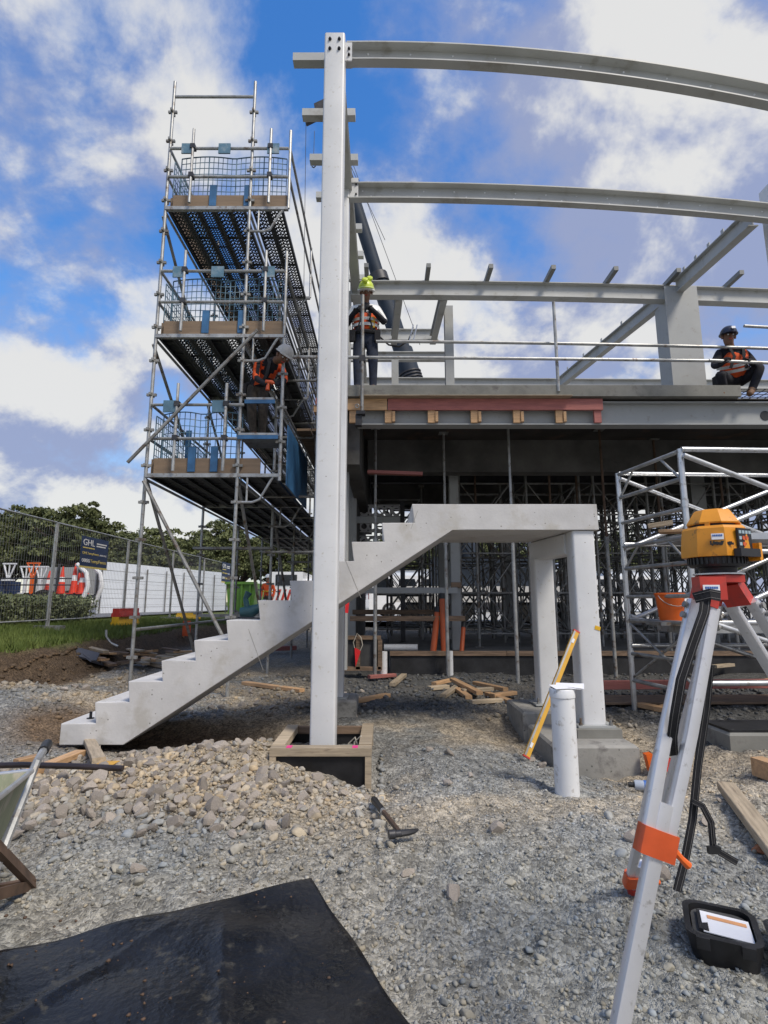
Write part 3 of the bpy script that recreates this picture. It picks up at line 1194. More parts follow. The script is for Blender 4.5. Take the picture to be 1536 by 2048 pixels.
def holes(t, pts, y, dz, n, skip=0):
    """pale bolt heads along a web"""
    L_ = len(pts)
    for i in range(n):
        f = (i + 0.5) / n * (L_ - 1)
        k = int(f)
        a = Vector(pts[k]).lerp(Vector(pts[min(k + 1, L_ - 1)]), f - k)
        mb = MB()
        mb.tube((a.x, y, a.z + dz), (a.x, y - 0.006, a.z + dz), 0.010, 8)
        mb.build('bolt_head', PVC, t)


def smooth_line(pix, Y, n=24, dz=0.0, x1=None):
    P_ = [at(u, v, Y) for u, v in pix]
    xs = np.array([p.x for p in P_])
    zs = np.array([p.z for p in P_])
    co = np.polyfit(xs, zs, 2)
    xx = np.linspace(xs[0], x1 if x1 else xs[-1], n)
    return [(float(x), Y, float(np.polyval(co, x)) + dz) for x in xx]


# front curved channel: top front edge read off the photograph
Yb = 4.50
top1 = smooth_line([(693, 81), (860, 84), (1000, 90), (1200, 110), (1400, 140), (1536, 166)], Yb, 26, -0.105, 5.6)
b1 = beam('roof_beam', 'upper curved channel beam sweeping right from the tall column top', cprof(0.085, 0.21, 0.014, 0.010), [(x, y + 0.085, z) for x, y, z in top1], (0, 1, 0), (0, 0, 1), BEAM_STEEL)
holes(b1, top1, Yb + 0.085, 0.04, 14)
Yb2 = 6.10
top2 = smooth_line([(694, 363), (860, 364), (1000, 367), (1200, 377), (1400, 391), (1536, 405)], Yb2, 26, -0.115, 5.06)
b2_ = beam('roof_beam', 'lower curved channel beam sweeping right behind the upper one', cprof(0.085, 0.23, 0.014, 0.010), [(x, y + 0.085, z) for x, y, z in top2], (0, 1, 0), (0, 0, 1), BEAM_STEEL)
holes(b2_, top2, Yb2 + 0.085, 0.045, 14)
holes(b2_, top2, Yb2 + 0.085, -0.03, 9)
Yb3 = 8.35
STUB = mat('dull_grey_stub_steel', (0.20, 0.205, 0.20), 0.55, var=0.1)
top3 = smooth_line([(700, 560), (900, 561), (1100, 564), (1340, 569), (1536, 577)], Yb3, 20, -0.135, 9.0)
b3_ = beam('roof_beam', 'straight eaves beam behind the standing worker, with stubs on top', iprof(0.16, 0.27), [(x, y + 0.08, z) for x, y, z in top3], (0, 1, 0), (0, 0, 1))
for k in range(9):
    x = -0.29 + 1.02 * k
    z = np.interp(x, [p[0] for p in top3], [p[2] for p in top3]) + 0.135 + 0.046
    mb = MB()
    mb.b2((x - 0.036, Yb3 - 0.36, z - 0.045), (x + 0.036, Yb3 + 0.15, z + 0.027))
    mb.build('eaves_stub', STUB, b3_)
Yb4 = 12.4
b4_ = beam('roof_beam', 'rear eaves beam seen low above the slab edge', iprof(0.16, 0.25), [(-0.6, Yb4, 6.47), (9.5, Yb4, 6.40)], (0, 1, 0), (0, 0, 1))

# long beam over the left column row with outriggers
lb = beam('roof_beam', 'long beam running away over the left columns, with short outriggers', iprof(0.14, 0.20), [(CX, 4.6, 6.52), (CX, 12.3, 6.52)], (1, 0, 0), (0, 0, 1), BEAM_STEEL)
for k in range(12):
    y = 4.66 + 0.625 * k
    mb = MB()
    mb.b2((-0.925, y - 0.045, 6.626), (-0.325, y + 0.045, 6.716))
    mb.build('outrigger', BEAM_STEEL, lb)
# beams running back on the right
for p0, p1, lab in (((4.82, 6.3, 6.17), (4.92, 8.3, 6.42), 'beam running back from the lower curved beam to the eaves beam'),
                    ((4.86, 8.55, 6.40), (4.17, 12.3, 6.36), 'beam running back from the eaves beam to the rear beam')):
    d = (Vector(p1) - Vector(p0)).normalized()
    lat = d.cross(Vector((0, 0, 1)))
    t = beam('roof_beam', lab, iprof(0.13, 0.24), [p0, p1], lat, (0, 0, 1))
    for k in range(5):
        q = Vector(p0).lerp(Vector(p1), 0.14 + 0.18 * k)
        mb = MB()
        mb.box(q + Vector((0, 0, 0.175)), (0.012, 0.06, 0.11))
        mb.build('cleat', GREY_STEEL, t)
# small frame behind the worker
for p0, p1, lab, pr in (((0.26, 8.52, 6.42), (0.2, 10.12, 6.42), 'left purlin between the eaves beam and the frame behind', iprof(0.12, 0.2)),
                        ((1.03, 8.52, 6.42), (0.98, 10.12, 6.42), 'right purlin between the eaves beam and the frame behind', iprof(0.12, 0.2)),
                        ((-0.4, 10.2, 6.56), (1.1, 10.2, 6.56), 'nearer cross beam of the small frame behind the worker', iprof(0.12, 0.24)),
                        ((-0.4, 11.2, 6.58), (1.5, 11.2, 6.58), 'farther cross beam of the small frame behind the worker', iprof(0.12, 0.2))):
    d = (Vector(p1) - Vector(p0)).normalized()
    beam('roof_beam', lab, pr, [p0, p1], d.cross(Vector((0, 0, 1))), (0, 0, 1))
for x, y, lab in ((1.16, 8.98, 'slim post nearest the eaves beam, right of the worker'), (0.24, 11.05, 'slim post at the back of the small frame')):
    mb = MB()
    mb.sweep(iprof(0.15, 0.15), [(x, y, 4.36), (x, y, 6.46)], (1, 0, 0), (0, 1, 0))
    tag(mb.build('steel_column', GREY_STEEL, loc=(x, y, 4.36)), lab, 'column', 'steel columns')

# ------------------------------------------------------------------ upper floor
SLZ, SLY = 4.36, 7.5
UNDER = mat('shade_dark_ply_soffit', (0.055, 0.05, 0.045), 0.8, var=0.3, vs=1.2, spot=(0.10, 0.06, 0.04), spot_amt=0.1, spot_scale=2)  # soffit ply coloured darker to stand for the shade below the slab
BEAM_D = mat('shade_dark_concrete', (0.115, 0.112, 0.105), 0.9, var=0.25, vs=1.5, bump=0.15)  # concrete with the shade under the floor put into its colour
fl = thing('floor_slab', 'grey concrete upper floor slab with a raw cast edge', 'floor slab', (4, 8, SLZ))
mb = MB()
xs = [-0.62, 4.6, 5.35]
mb.b2((-0.78, SLY, SLZ - 0.17), (5.25, 16.5, SLZ))
mb.build('slab', CONC_SLAB, fl)
mb = MB()
mb.b2((5.251, SLY + 0.5, SLZ - 0.17), (13.5, 16.5, SLZ - 0.006))
mb.build('slab', CONC_SLAB, fl)
mb = MB()      # deck sheet under
mb.b2((-0.77, SLY + 0.10, SLZ - 0.185), (13.4, 16.4, SLZ - 0.171))
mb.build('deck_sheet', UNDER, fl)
# reinforcing mesh at the cut corner, under the crouching man
mb = MB()
for k in range(16):
    x = 5.28 + 0.12 * k
    mb.tube((x, SLY + 0.02, SLZ - 0.05), (x, SLY + 0.55, SLZ - 0.05), 0.006, 5)
for k in range(5):
    y = SLY + 0.05 + 0.11 * k
    mb.tube((5.2, y, SLZ - 0.038), (7.3, y, SLZ - 0.038), 0.006, 5)
tag(mb.build('reinforcing_mesh', DARK_STEEL), 'steel reinforcing mesh at the slab corner under the crouching worker', 'steel mesh')
# edge beam
eb = thing('edge_beam', 'long grey steel edge beam carrying the upper floor', 'beam', (4, 7.7, 4.0), 'floor beams')
mb = MB()
mb.sweep(iprof(0.20, 0.36, 0.018, 0.012), [(-0.40, 7.72, 3.975), (9.5, 7.72, 3.975)], (0, 1, 0), (0, 0, 1))
mb.build('beam_section', GREY_STEEL, eb)
mb = MB()
q = at(1531, 831, 7.705)
mb.tube(q, q + Vector((0, 0.008, 0)), 0.075, 16)
mb.build('web_hole', BLACK_PL, eb)

fw = thing('edge_formwork', 'pink and raw timber formwork nailed along the slab edge', 'formwork', (2, 7.5, 4.0))
def waler(u0, u1, m, Y=7.56):
    a, b = at(u0, 797, Y), at(u1, 797, Y)
    mb = MB()
    mb.b2((a.x, Y, 4.003), (b.x, Y + 0.045, 4.175))
    mb.build('waler', m, fw)
waler(690, 774, TIMBER)
waler(775.5, 1205, TIMBER_RED)
mb = MB()
mb.b2((-0.36, 7.44, 4.178), (2.75, 7.62, 4.187))
mb.build('ply_strip', TIMBER_GREY, fw)
for u in (709, 780, 866, 952, 1037, 1122, 1199):
    x = at(u, 830, 7.58).x
    m = TIMBER_RED if u > 1190 else TIMBER
    mb = MB()
    mb.b2((x - 0.075, 7.585, 3.815), (x + 0.03, 7.63, 4.002))
    mb.build('strut_block', m, fw)
    if u not in (709, 1199):
        mb = MB()
        mb.b2((x + 0.034, 7.565, 3.825), (x + 0.075, 7.63, 3.98))
        mb.build('wedge', TIMBER, fw)

# guard rails on the slab
gr = thing('guard_rail', 'scaffold tube guard rail along the upper floor edge', 'guard rail', (2, 7.42, 4.36))
def rail(pix, Y):
    pts = smooth_line(pix, Y, 8)
    mb = MB()
    mb.path([(x, Y, z) for x, y, z in pts], 0.0242, 8)
    mb.build('rail', GALV, gr)
rail([(752, 683), (1110, 687), (1536, 697)], 7.62)
rail([(560, 714), (1110, 718), (1440, 722)], 7.44)
mb = MB()
mb.tube(at(1107, 604, 7.5), (at(1107, 604, 7.5).x, 7.5, SLZ - 0.1), 0.0242, 8)
mb.build('post', GALV, gr)
mb = MB()
pt, pb_ = at(729, 590, 7.40), at(724, 826, 7.40)
mb.tube((pb_.x, 7.40, pt.z), (pb_.x, 7.40, pb_.z), 0.0242, 10)
mb.build('post', GALV_OLD, gr)
mb = MB()
mb.box((pb_.x, 7.42, at(0, 717, 7.4).z), (0.09, 0.09, 0.09))
mb.build('coupler', DARK_STEEL, gr)
mb = MB()
mb.box((pb_.x - 0.02, 7.42, pb_.z), (0.13, 0.12, 0.05))
mb.box((pb_.x - 0.05, 7.45, pb_.z - 0.10), (0.09, 0.10, 0.16))
mb.build('clamp', DARK_STEEL, gr)
mb = MB()
for k in range(14):
    a, b = 2 * math.pi * k / 14, 2 * math.pi * (k + 1) / 14
    c = Vector((pb_.x - 0.07, 7.38, pb_.z + 0.10))
    mb.tube(c + Vector((0.026 * math.cos(a), 0, 0.026 * math.sin(a))), c + Vector((0.026 * math.cos(b), 0, 0.026 * math.sin(b))), 0.008, 5)
mb.build('tube_end', GALV, gr)
# loose tube the crouching man holds, and rail pieces at right
mb = MB()
a, b = at(1418, 721, 7.42), at(1536, 726, 7.42)
mb.tube(a, b + (b - a) * 0.6, 0.0242, 8)
tag(mb.build('scaffold_tube', GALV), 'scaffold tube held by the crouching worker', 'tube')
mb = MB()
a, b = at(1488, 652, 8.0), at(1560, 656, 8.0)
mb.tube(a, b, 0.0242, 8)
mb.tube(b, (b.x, b.y, SLZ), 0.0242, 8)
tag(mb.build('guard_rail', GALV), 'short higher rail at the right edge behind the crouching worker', 'guard rail')

# ------------------------------------------------------------------ ground floor, under the slab
gfz = 0.36
gf_ = thing('ground_floor', 'dark concrete ground floor with timber edging under the building', 'floor slab', (4, 10, 0))
mb = MB()
mb.b2((0.1, 9.5, -0.1), (13.5, 16.5, gfz - 0.02))
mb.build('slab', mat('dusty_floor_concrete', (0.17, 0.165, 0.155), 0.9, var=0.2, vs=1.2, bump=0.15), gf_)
mb = MB()
mb.b2((0.12, 9.47, -0.1), (13.4, 9.498, gfz - 0.06))
mb.build('waterproofing', mat('black_bitumen_coat', (0.03, 0.03, 0.032), 0.7, var=0.3, vs=4, bump=0.2), gf_)
x = 0.1
for k, L_ in enumerate((2.0, 1.35, 3.0, 3.0)):
    mb = MB()
    mb.b2((x, 9.44, gfz - 0.055), (x + L_ - 0.01, 9.50, gfz + 0.02))
    mb.build('edge_board', TIMBER_BROWN, gf_)
    x += L_
# transverse drop beams and interior columns
for y, zb, lab in ((9.6, 3.56, 'deep grey drop beam across the dark underside of the floor'), (13.0, 3.60, 'farther drop beam in the dark under the floor')):
    mb = MB()
    mb.b2((-0.3, y, zb), (13.0, y + 0.3, SLZ - 0.19))
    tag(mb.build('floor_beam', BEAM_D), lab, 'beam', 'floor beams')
for y, wh in ((10.9, 'nearest'), (11.9, 'second nearest'), (14.3, 'second farthest'), (15.4, 'farthest')):
    mb = MB()
    mb.sweep(iprof(0.15, 0.30), [(-0.3, y, 4.01), (13.0, y, 4.01)], (0, 1, 0), (0, 0, 1))
    tag(mb.build('floor_beam', DARK_STEEL, loc=(0, y, 4)), wh + ' of the four dark steel joists under the upper floor', 'beam', 'floor joists')
for u, v, Y, w, lab in ((908, 1050, 10.3, 0.17, 'grey steel column standing behind the orange pipes'), (886, 1050, 13.2, 0.26, 'darker column deep inside the building'), (703, 1050, 10.6, 0.2, 'column inside at the left end of the floor'), (1010, 1050, 14.0, 0.25, 'dark column near the middle of the shoring'), (1395, 1050, 11.4, 0.3, 'interior column behind the mobile tower')):
    x = at(u, v, Y).x
    mb = MB()
    mb.sweep(iprof(w, w), [(x, Y, gfz - 0.02), (x, Y, 4.0)], (1, 0, 0), (0, 1, 0))
    tag(mb.build('steel_column', GREY_STEEL, loc=(x, Y, gfz)), lab, 'column', 'steel columns')
mb = MB()
mb.b2((-0.60, 7.85, 3.25), (-0.37, 16.4, 4.17))  # added beam, blocks the sky at the slab's left end
tag(mb.build('floor_beam', BEAM_D), 'added dark beam closing the bright gap along the left end of the floor', 'beam', 'floor beams')
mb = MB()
mb.b2((-0.62, 11.0, 0.3), (-0.55, 16.3, 3.24))  # added dark panel, keeps daylight from showing under the floor
tag(mb.build('added_dark_wall', BEAM_D), 'added dark wall closing the bright gap at the left end under the floor', 'wall')
# cellular beams hanging deep on the left
cb = thing('cellular_beam', 'stack of steel beams with rows of round holes, under the floor', 'beam', (0.3, 12.4, 2.5))
for k in range(3):
    z = 3.28 - 0.36 * k
    mb = MB()
    x0, x1 = at(705, 960, 12.2).x, at(800, 960, 12.2).x
    n_h = 6
    w = (x1 - x0) / n_h
    for h_ in range(n_h):
        cx_ = x0 + w * (h_ + 0.5)
        ring = [Vector((cx_ + 0.065 * math.cos(2 * math.pi * i / 12), 12.2, z + 0.065 * math.sin(2 * math.pi * i / 12))) for i in range(12)]
        sq = []
        for i in range(12):
            t = 2 * math.pi * i / 12
            c_, s_ = math.cos(t), math.sin(t)
            m_ = max(abs(c_), abs(s_))
            sq.append(Vector((cx_ + w / 2 * c_ / m_, 12.2, z + 0.12 * s_ / m_)))
        mb.add(ring + sq, [(i, (i + 1) % 12, 12 + (i + 1) % 12, 12 + i) for i in range(12)])
    mb.b2((x0, 12.14, z - 0.135), (x1, 12.26, z - 0.12))
    mb.b2((x0, 12.14, z + 0.12), (x1, 12.26, z + 0.135))
    mb.build('perforated_web', WHITE_STEEL, cb, smooth=False)
mb = MB()
mb.b2((at(700, 960, 12.2).x, 12.1, 0.36), (at(700, 960, 12.2).x + 0.1, 12.3, 3.5))
mb.b2((at(800, 960, 12.2).x, 12.1, 0.36), (at(800, 960, 12.2).x + 0.1, 12.3, 3.5))
mb.build('rack_post', DARK_STEEL, cb)

# ------------------------------------------------------------------ scaffold beside the building
SX0, SX1, SX2 = -3.275, -2.015, -1.435
BAYS = [7.2, 9.6, 12.0, 14.4, 16.8, 19.2]
LV = [2.95, 5.0, 7.05]
TOPZ = 9.25
sf = thing('scaffold', 'three lift steel scaffold tower with perforated decks left of the columns', 'scaffold', (SX0, 7.2, 0.0))


w_, l_ = 0.016, 0.068
mb = MB()
cross = [(w_, w_), (l_, w_), (l_, -w_), (w_, -w_), (w_, -l_), (-w_, -l_), (-w_, -w_), (-l_, -w_), (-l_, w_), (-w_, w_), (-w_, l_), (w_, l_)]
mb.sweep(cross, [(0, 0, -0.018), (0, 0, 0.018)], (1, 0, 0), (0, 1, 0))
LUG = mb.mesh('lug', GALV_OLD, smooth=False)


def scaffold_mesh():
    # standards, with pressed lugs every half metre
    for x, row in ((SX0, 0), (SX1, 1)):
        for k, y in enumerate(BAYS):
            zt = TOPZ if k == 0 else 8.25
            zb = gz(x, y) - 0.02
            mb = MB()
            mb.tube((x, y, zb), (x, y, zt), 0.0242, 10)
            s = mb.build('standard', GALV if k < 2 else GALV_OLD, sf)
            z = 0.5
            while z < zt - 0.2:
                lo = bpy.data.objects.new('lug', LUG)
                C.objects.link(lo)
                lo.parent = s
                lo.location = (x - BASE[sf.name][0], y - BASE[sf.name][1], z - BASE[sf.name][2])
                z += 0.5125
            mb = MB()
            mb.b2((x - 0.09, y - 0.09, zb), (x + 0.09, y + 0.09, zb + 0.012))
            mb.tube((x, y, zb), (x, y, zb + 0.2), 0.017, 8)
            mb.build('base_jack', GALV_OLD, s)
    # transoms and ledgers
    for k, y in enumerate(BAYS):
        for z in LV:
            mb = MB()
            mb.b2((SX0, y - 0.03, z - 0.055), (SX1, y + 0.03, z - 0.002))
            mb.build('transom', GALV, sf)
            # hop-up bracket
            mb = MB()
            mb.b2((SX1, y - 0.025, z - 0.05), (SX2, y + 0.025, z - 0.004))
            arc = [(SX1 + 0.02, y, z - 0.40), (SX1 + 0.22, y, z - 0.40), (SX1 + 0.32, y, z - 0.36), (SX1 + 0.46, y, z - 0.10), (SX1 + 0.50, y, z - 0.04)]
            mb.path(arc, 0.018, 8)
            mb.tube((SX1 + 0.14, y, z - 0.40), (SX1 + 0.14, y, z - 0.05), 0.015, 8)
            mb.build('hop_up_bracket', GALV, sf)
            mb = MB()
            mb.tube((SX2, y, z - 0.02), (SX2, y, z + (1.32 if k == 0 else 1.05)), 0.022, 8)
            mb.build('hop_up_post', GALV, sf)
        if k in (1, 2, 3, 4):
            mb = MB()
            mb.b2((SX0, y - 0.03, 0.95), (SX1, y + 0.03, 1.0))
            mb.build('transom', GALV_OLD, sf)
    mb = MB()
    mb.tube((SX0 + 0.02, 7.2, 8.98), (SX1 - 0.02, 7.2, 8.98), 0.022, 8)
    mb.build('transom', GALV, sf)
    mb = MB()
    mb.b2((SX0 - 0.1, 9.45, 2.13), (SX1 + 0.05, 9.68, 2.17))
    mb.build('loose_plank', GALV_OLD, sf)
    for x in (SX0, SX1):
        for k in range(5):
            ya, yb = BAYS[k], BAYS[k + 1]
            for z in [0.85] + [l - 0.08 for l in LV] + ([l + 0.5 for l in LV] + [l + 1.0 for l in LV] if x == SX0 else []):
                mb = MB()
                mb.tube((x, ya + 0.02, z), (x, yb - 0.02, z), 0.021, 8)
                mb.build('ledger', GALV if k < 2 else GALV_OLD, sf)
    for k in range(5):
        for l in LV:
            for dz in (0.5, 1.0):
                mb = MB()
                mb.tube((SX2, BAYS[k], l + dz), (SX2, BAYS[k + 1], l + dz), 0.021, 8)
                mb.build('ledger', GALV_OLD, sf)
    # end guard rails
    for i, l in enumerate(LV):
        x1 = SX1 if i == 0 else SX2
        for dz in (0.49, 0.98):
            mb = MB()
            mb.tube((SX0 + 0.02, 7.17, l + dz), (x1 + (0.06 if i == 0 else -0.02), 7.17, l + dz), 0.022, 8)
            mb.build('guard_rail', GALV, sf)
        for xx in ((-2.9, -1.72) if i else (-2.88, -2.2)):
            mb = MB()
            mb.tube((xx, 7.13, l + 0.02), (xx, 7.13, l + 1.28), 0.022, 8)
            mb.build('guard_post', GALV, sf)
            for dz in (0.49, 0.98):
                mb = MB()
                mb.box((xx, 7.15, l + dz), (0.07, 0.09, 0.07))
                mb.build('coupler', DARK_STEEL, sf)
        # toe boards
        mb = MB()
        mb.b2((SX0 + 0.09, 7.225, l + 0.004), ((SX1 + 0.30) if i == 0 else (SX2 - 0.03), 7.262, l + 0.225))
        mb.build('toe_board', PLY, sf)
        mb = MB()
        mb.b2((SX0 + 0.03, 7.28, l + 0.004), (SX0 + 0.065, 16.8, l + 0.225))
        mb.build('toe_board', PLY, sf)
        # blue strap plates on the guards
        for xx in (-2.58, -2.06) if i else (-2.66, -2.35):
            mb = MB()
            mb.b2((xx - 0.05, 7.20, l + 0.03), (xx + 0.05, 7.222, l + 0.38))
            mb.build('guard_clip', BLUE_PL, sf)
        for xx in (-2.98, -2.42, -1.68) if i else (-2.98, -2.3):
            mb = MB()
            mb.b2((xx - 0.09, 7.125, l + 0.86), (xx + 0.09, 7.145, l + 1.03))
            mb.build('guard_hook', BLUE_MESH, sf)
        # wire guards
        def guard(p0, p1, z0, z1, bow):
            p0, p1 = Vector(p0), Vector(p1)
            L_ = (p1 - p0).length
            nv = int(L_ / 0.07)
            mb = MB()
            for a in range(nv + 1):
                q = p0.lerp(p1, a / nv)
                zz = z1 + bow * math.sin(math.pi * ((a / nv * 2) % 1.0))
                mb.tube((q.x, q.y, z0), (q.x, q.y, zz), 0.0055 if a % 6 else 0.009, 4, caps=False)
            for b in range(9):
                z = z0 + (z1 - z0) * b / 8
                pts = []
                for a in range(nv + 1):
                    q = p0.lerp(p1, a / nv)
                    pts.append((q.x, q.y, z + bow * (b / 8) * math.sin(math.pi * ((a / nv * 2) % 1.0))))
                mb.path(pts, 0.0055 if 0 < b < 8 else 0.009, 4)
            return mb.build('wire_guard', BLUE_MESH, sf)
        guard((SX0 + 0.18, 7.24, 0), ((SX1 + 0.03) if i == 0 else (SX2 - 0.05), 7.24, 0), l + 0.10, l + 0.86, 0.04)
        for k in range(2):
            guard((SX0 + 0.05, BAYS[k] + 0.1, 0), (SX0 + 0.05, BAYS[k + 1] - 0.1, 0), l + 0.10, l + 0.86, 0.03)
        if i == 1:
            guard((SX0 + 0.2, 9.5, 0), (SX1, 9.5, 0), l + 0.10, l + 0.86, 0.03)
    # blue sheets at the foot of the lowest lift's inner side
    mb = MB()
    mb.b2((SX2 + 0.03, 7.5, 2.85), (SX2 + 0.045, 9.5, 3.75))
    mb.build('blue_sheet', BLUE_PL, sf)
    mb = MB()
    mb.b2((SX0 + 0.48, 7.30, 3.08), (SX0 + 0.56, 7.31, 3.6))
    mb.build('blue_sheet', BLUE_PL, sf)
    # raking tubes
    for a, b, m in ((at(255, 925, 7.10), at(515, 660, 7.10), GALV_OLD), (at(287, 962, 7.12), at(470, 1322, 7.12), GALV_OLD),
                    (Vector((SX0, 7.26, 2.85)), Vector((SX0, 9.55, 0.35)), GALV_OLD), (Vector((SX1, 9.5, 0.4)), Vector((SX1, 7.3, 2.8)), GALV_OLD),
                    (Vector((SX0 - 0.03, 7.2, 6.9)), Vector((SX0 - 0.03, 9.6, 5.1)), GALV_OLD), (Vector((SX0 - 0.03, 7.2, 4.85)), Vector((SX0 - 0.03, 9.6, 3.1)), GALV_OLD),
                    (Vector((SX0 - 0.03, 9.6, 4.85)), Vector((SX0 - 0.03, 12.0, 3.1)), GALV_OLD),
                    (Vector((SX1, 12.0, 0.4)), Vector((SX1, 9.7, 2.8)), GALV_OLD), (Vector((SX1, 16.8, 0.5)), Vector((SX1, 14.5, 2.8)), GALV_OLD)):
        mb = MB()
        mb.tube(a, b, 0.0245, 8)
        mb.build('brace', m, sf)


scaffold_mesh()


def plank_mesh(L_, W, nl, nw, rad, name, solid=False):
    """pressed steel plank, punched through with real holes, lips turned down at the edges"""
    mb = MB()
    if solid:
        mb.b2((-W / 2, 0, -0.004), (W / 2, L_, 0))
        for k in range(6):
            y = L_ * (k + 0.5) / 6
            mb.b2((-W / 2 + 0.01, y - 0.02, -0.02), (W / 2 - 0.01, y + 0.02, -0.0045))
    else:
        dx, dy = W / nw, L_ / nl
        for i in range(nl):
            for j in range(nw):
                cx_, cy_ = -W / 2 + dx * (j + 0.5), dy * (i + 0.5)
                skip = (i % 9 == 8)
                if skip:
                    mb.add([(cx_ - dx / 2, cy_ - dy / 2, 0), (cx_ + dx / 2, cy_ - dy / 2, 0), (cx_ + dx / 2, cy_ + dy / 2, 0), (cx_ - dx / 2, cy_ + dy / 2, 0)], [(0, 1, 2, 3)])
                    continue
                off = 0.25 * dy * (1 if j % 2 else -1)
                ring, sq = [], []
                for t in range(8):
                    a = 2 * math.pi * (t + 0.5) / 8
                    c_, s_ = math.cos(a), math.sin(a)
                    ring.append((cx_ + rad * c_, cy_ + off * 0.6 + rad * s_, 0))
                    m_ = max(abs(c_), abs(s_))
                    sq.append((cx_ + dx / 2 * c_ / m_, cy_ + dy / 2 * s_ / m_, 0))
                mb.add(ring + sq, [(t, (t + 1) % 8, 8 + (t + 1) % 8, 8 + t) for t in range(8)])
    for s in (-1, 1):
        mb.b2((s * W / 2 - 0.004, 0, -0.05), (s * W / 2 + 0.004, L_, 0.001))
        mb.b2((s * (W / 2 - 0.02) - 0.016, 0, -0.052), (s * (W / 2 - 0.02) + 0.016, L_, -0.048))
    mb.b2((-W / 2, 0, -0.05), (W / 2, 0.006, 0.001))
    mb.b2((-W / 2, L_ - 0.006, -0.05), (W / 2, L_, 0.001))
    return mb.mesh(name, DECK, smooth=False)


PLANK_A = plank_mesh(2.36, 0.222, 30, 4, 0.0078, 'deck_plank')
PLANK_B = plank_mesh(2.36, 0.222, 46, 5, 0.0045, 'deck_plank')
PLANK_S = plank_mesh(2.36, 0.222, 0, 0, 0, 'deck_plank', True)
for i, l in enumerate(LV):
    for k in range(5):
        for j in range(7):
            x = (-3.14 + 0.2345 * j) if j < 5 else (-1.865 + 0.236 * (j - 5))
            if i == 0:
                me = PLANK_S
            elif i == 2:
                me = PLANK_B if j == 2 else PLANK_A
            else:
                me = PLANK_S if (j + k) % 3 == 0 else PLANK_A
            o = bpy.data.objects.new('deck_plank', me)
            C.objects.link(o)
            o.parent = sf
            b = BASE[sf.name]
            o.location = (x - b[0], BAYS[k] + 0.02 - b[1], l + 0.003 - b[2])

# small platforms where the bending worker stands
wp = thing('work_platform', 'two small steel platforms slung between scaffold posts under the bending worker', 'platform', (-1.7, 7.3, 3.3))
for z, x0, x1, nm in ((at(540, 870, 7.2).z, SX1 + 0.02, SX2 - 0.04, 'platform_board'), (at(540, 800, 7.2).z, SX1 + 0.10, SX2 - 0.10, 'platform_tray')):
    mb = MB()
    mb.b2((x0, 7.1, z - 0.03), (x1, 7.1 + (0.66 if nm == 'platform_board' else 0.16), z))
    mb.build(nm, GALV, wp)
    mb = MB()
    mb.b2((x0 - 0.02, 7.101, z - 0.085), (x1 + 0.02, 7.12, z - 0.031))
    mb.build('edge_rail', BLUE_PL, wp)
mb = MB()
mb.tube((SX2, 7.2, LV[0] - 0.1), (SX2, 7.2, LV[1] - 0.06), 0.0242, 10)
mb.build('post', GALV, wp)
for z in (3.4, 3.9, 4.4):
    lo = bpy.data.objects.new('lug', LUG)
    C.objects.link(lo)
    lo.parent = wp
    lo.location = (SX2 - BASE[wp.name][0], 7.2 - BASE[wp.name][1], z - BASE[wp.name][2])

# inner row of posts between scaffold and building (seen left of the tall column)
ip = thing('access_scaffold', 'dark cluster of scaffold posts between the tower and the building', 'scaffold', (-1.0, 8.0, 0.1))
for k, (x, y) in enumerate(((-1.12, 8.6), (-1.12, 10.8), (-1.12, 13.0), (-0.95, 9.6), (-1.2, 15.4), (-0.9, 12.0))):
    mb = MB()
    mb.tube((x, y, gz(x, y) - 0.02), (x, y, 5.4 + 0.3 * (k % 3)), 0.0242, 8)
    s = mb.build('standard', GALV_OLD, ip)
for z in (0.9, 2.0, 2.9, 3.9, 4.9):
    mb = MB()
    mb.tube((-1.12, 8.5, z), (-1.12, 15.4, z), 0.021, 8)
    mb.build('ledger', GALV_OLD, ip)
    for y in (8.6, 10.8, 13.0):
        mb = MB()
        mb.tube((-1.95, y, z), (-0.62, y, z), 0.021, 8)
        mb.build('transom', GALV_OLD, ip)
for y0 in (8.6, 10.8):
    mb = MB()
    mb.tube((-1.1, y0, 2.9), (-1.1, y0 + 2.2, 4.9), 0.021, 8)
    mb.tube((-1.1, y0, 0.4), (-1.1, y0 + 2.2, 2.9), 0.021, 8)
    mb.build('brace', GALV_OLD, ip)
for k in range(3):
    mb = MB()
    mb.b2((-1.4 + 0.24 * k, 8.3, 3.92), (-1.18 + 0.24 * k, 13.2, 3.96))
    mb.build('deck_plank', TIMBER_BROWN, ip)

# pink bearer ends stacked beside the tall column
for k in range(9):
    z = 4.16 - 0.112 * k
    if k in (2, 5):
        continue
    mb = MB()
    Lx = 0.42 - 0.022 * k + 0.05 * ((k * 7) % 3)
    mb.b2((-0.60 - Lx, 7.62 + 0.02 * (k % 2), z - 0.05), (-0.60, 7.80, z + 0.05))
    o = mb.build('timber_bearer', TIMBER_RED if k % 4 != 1 else TIMBER, loc=(-0.8, 7.7, z))
    tag(o, 'pink timber bearer end poking out left of the tall column' if k % 4 != 1 else 'raw timber bearer end among the pink ones by the column', 'timber', 'bearer ends by the column')

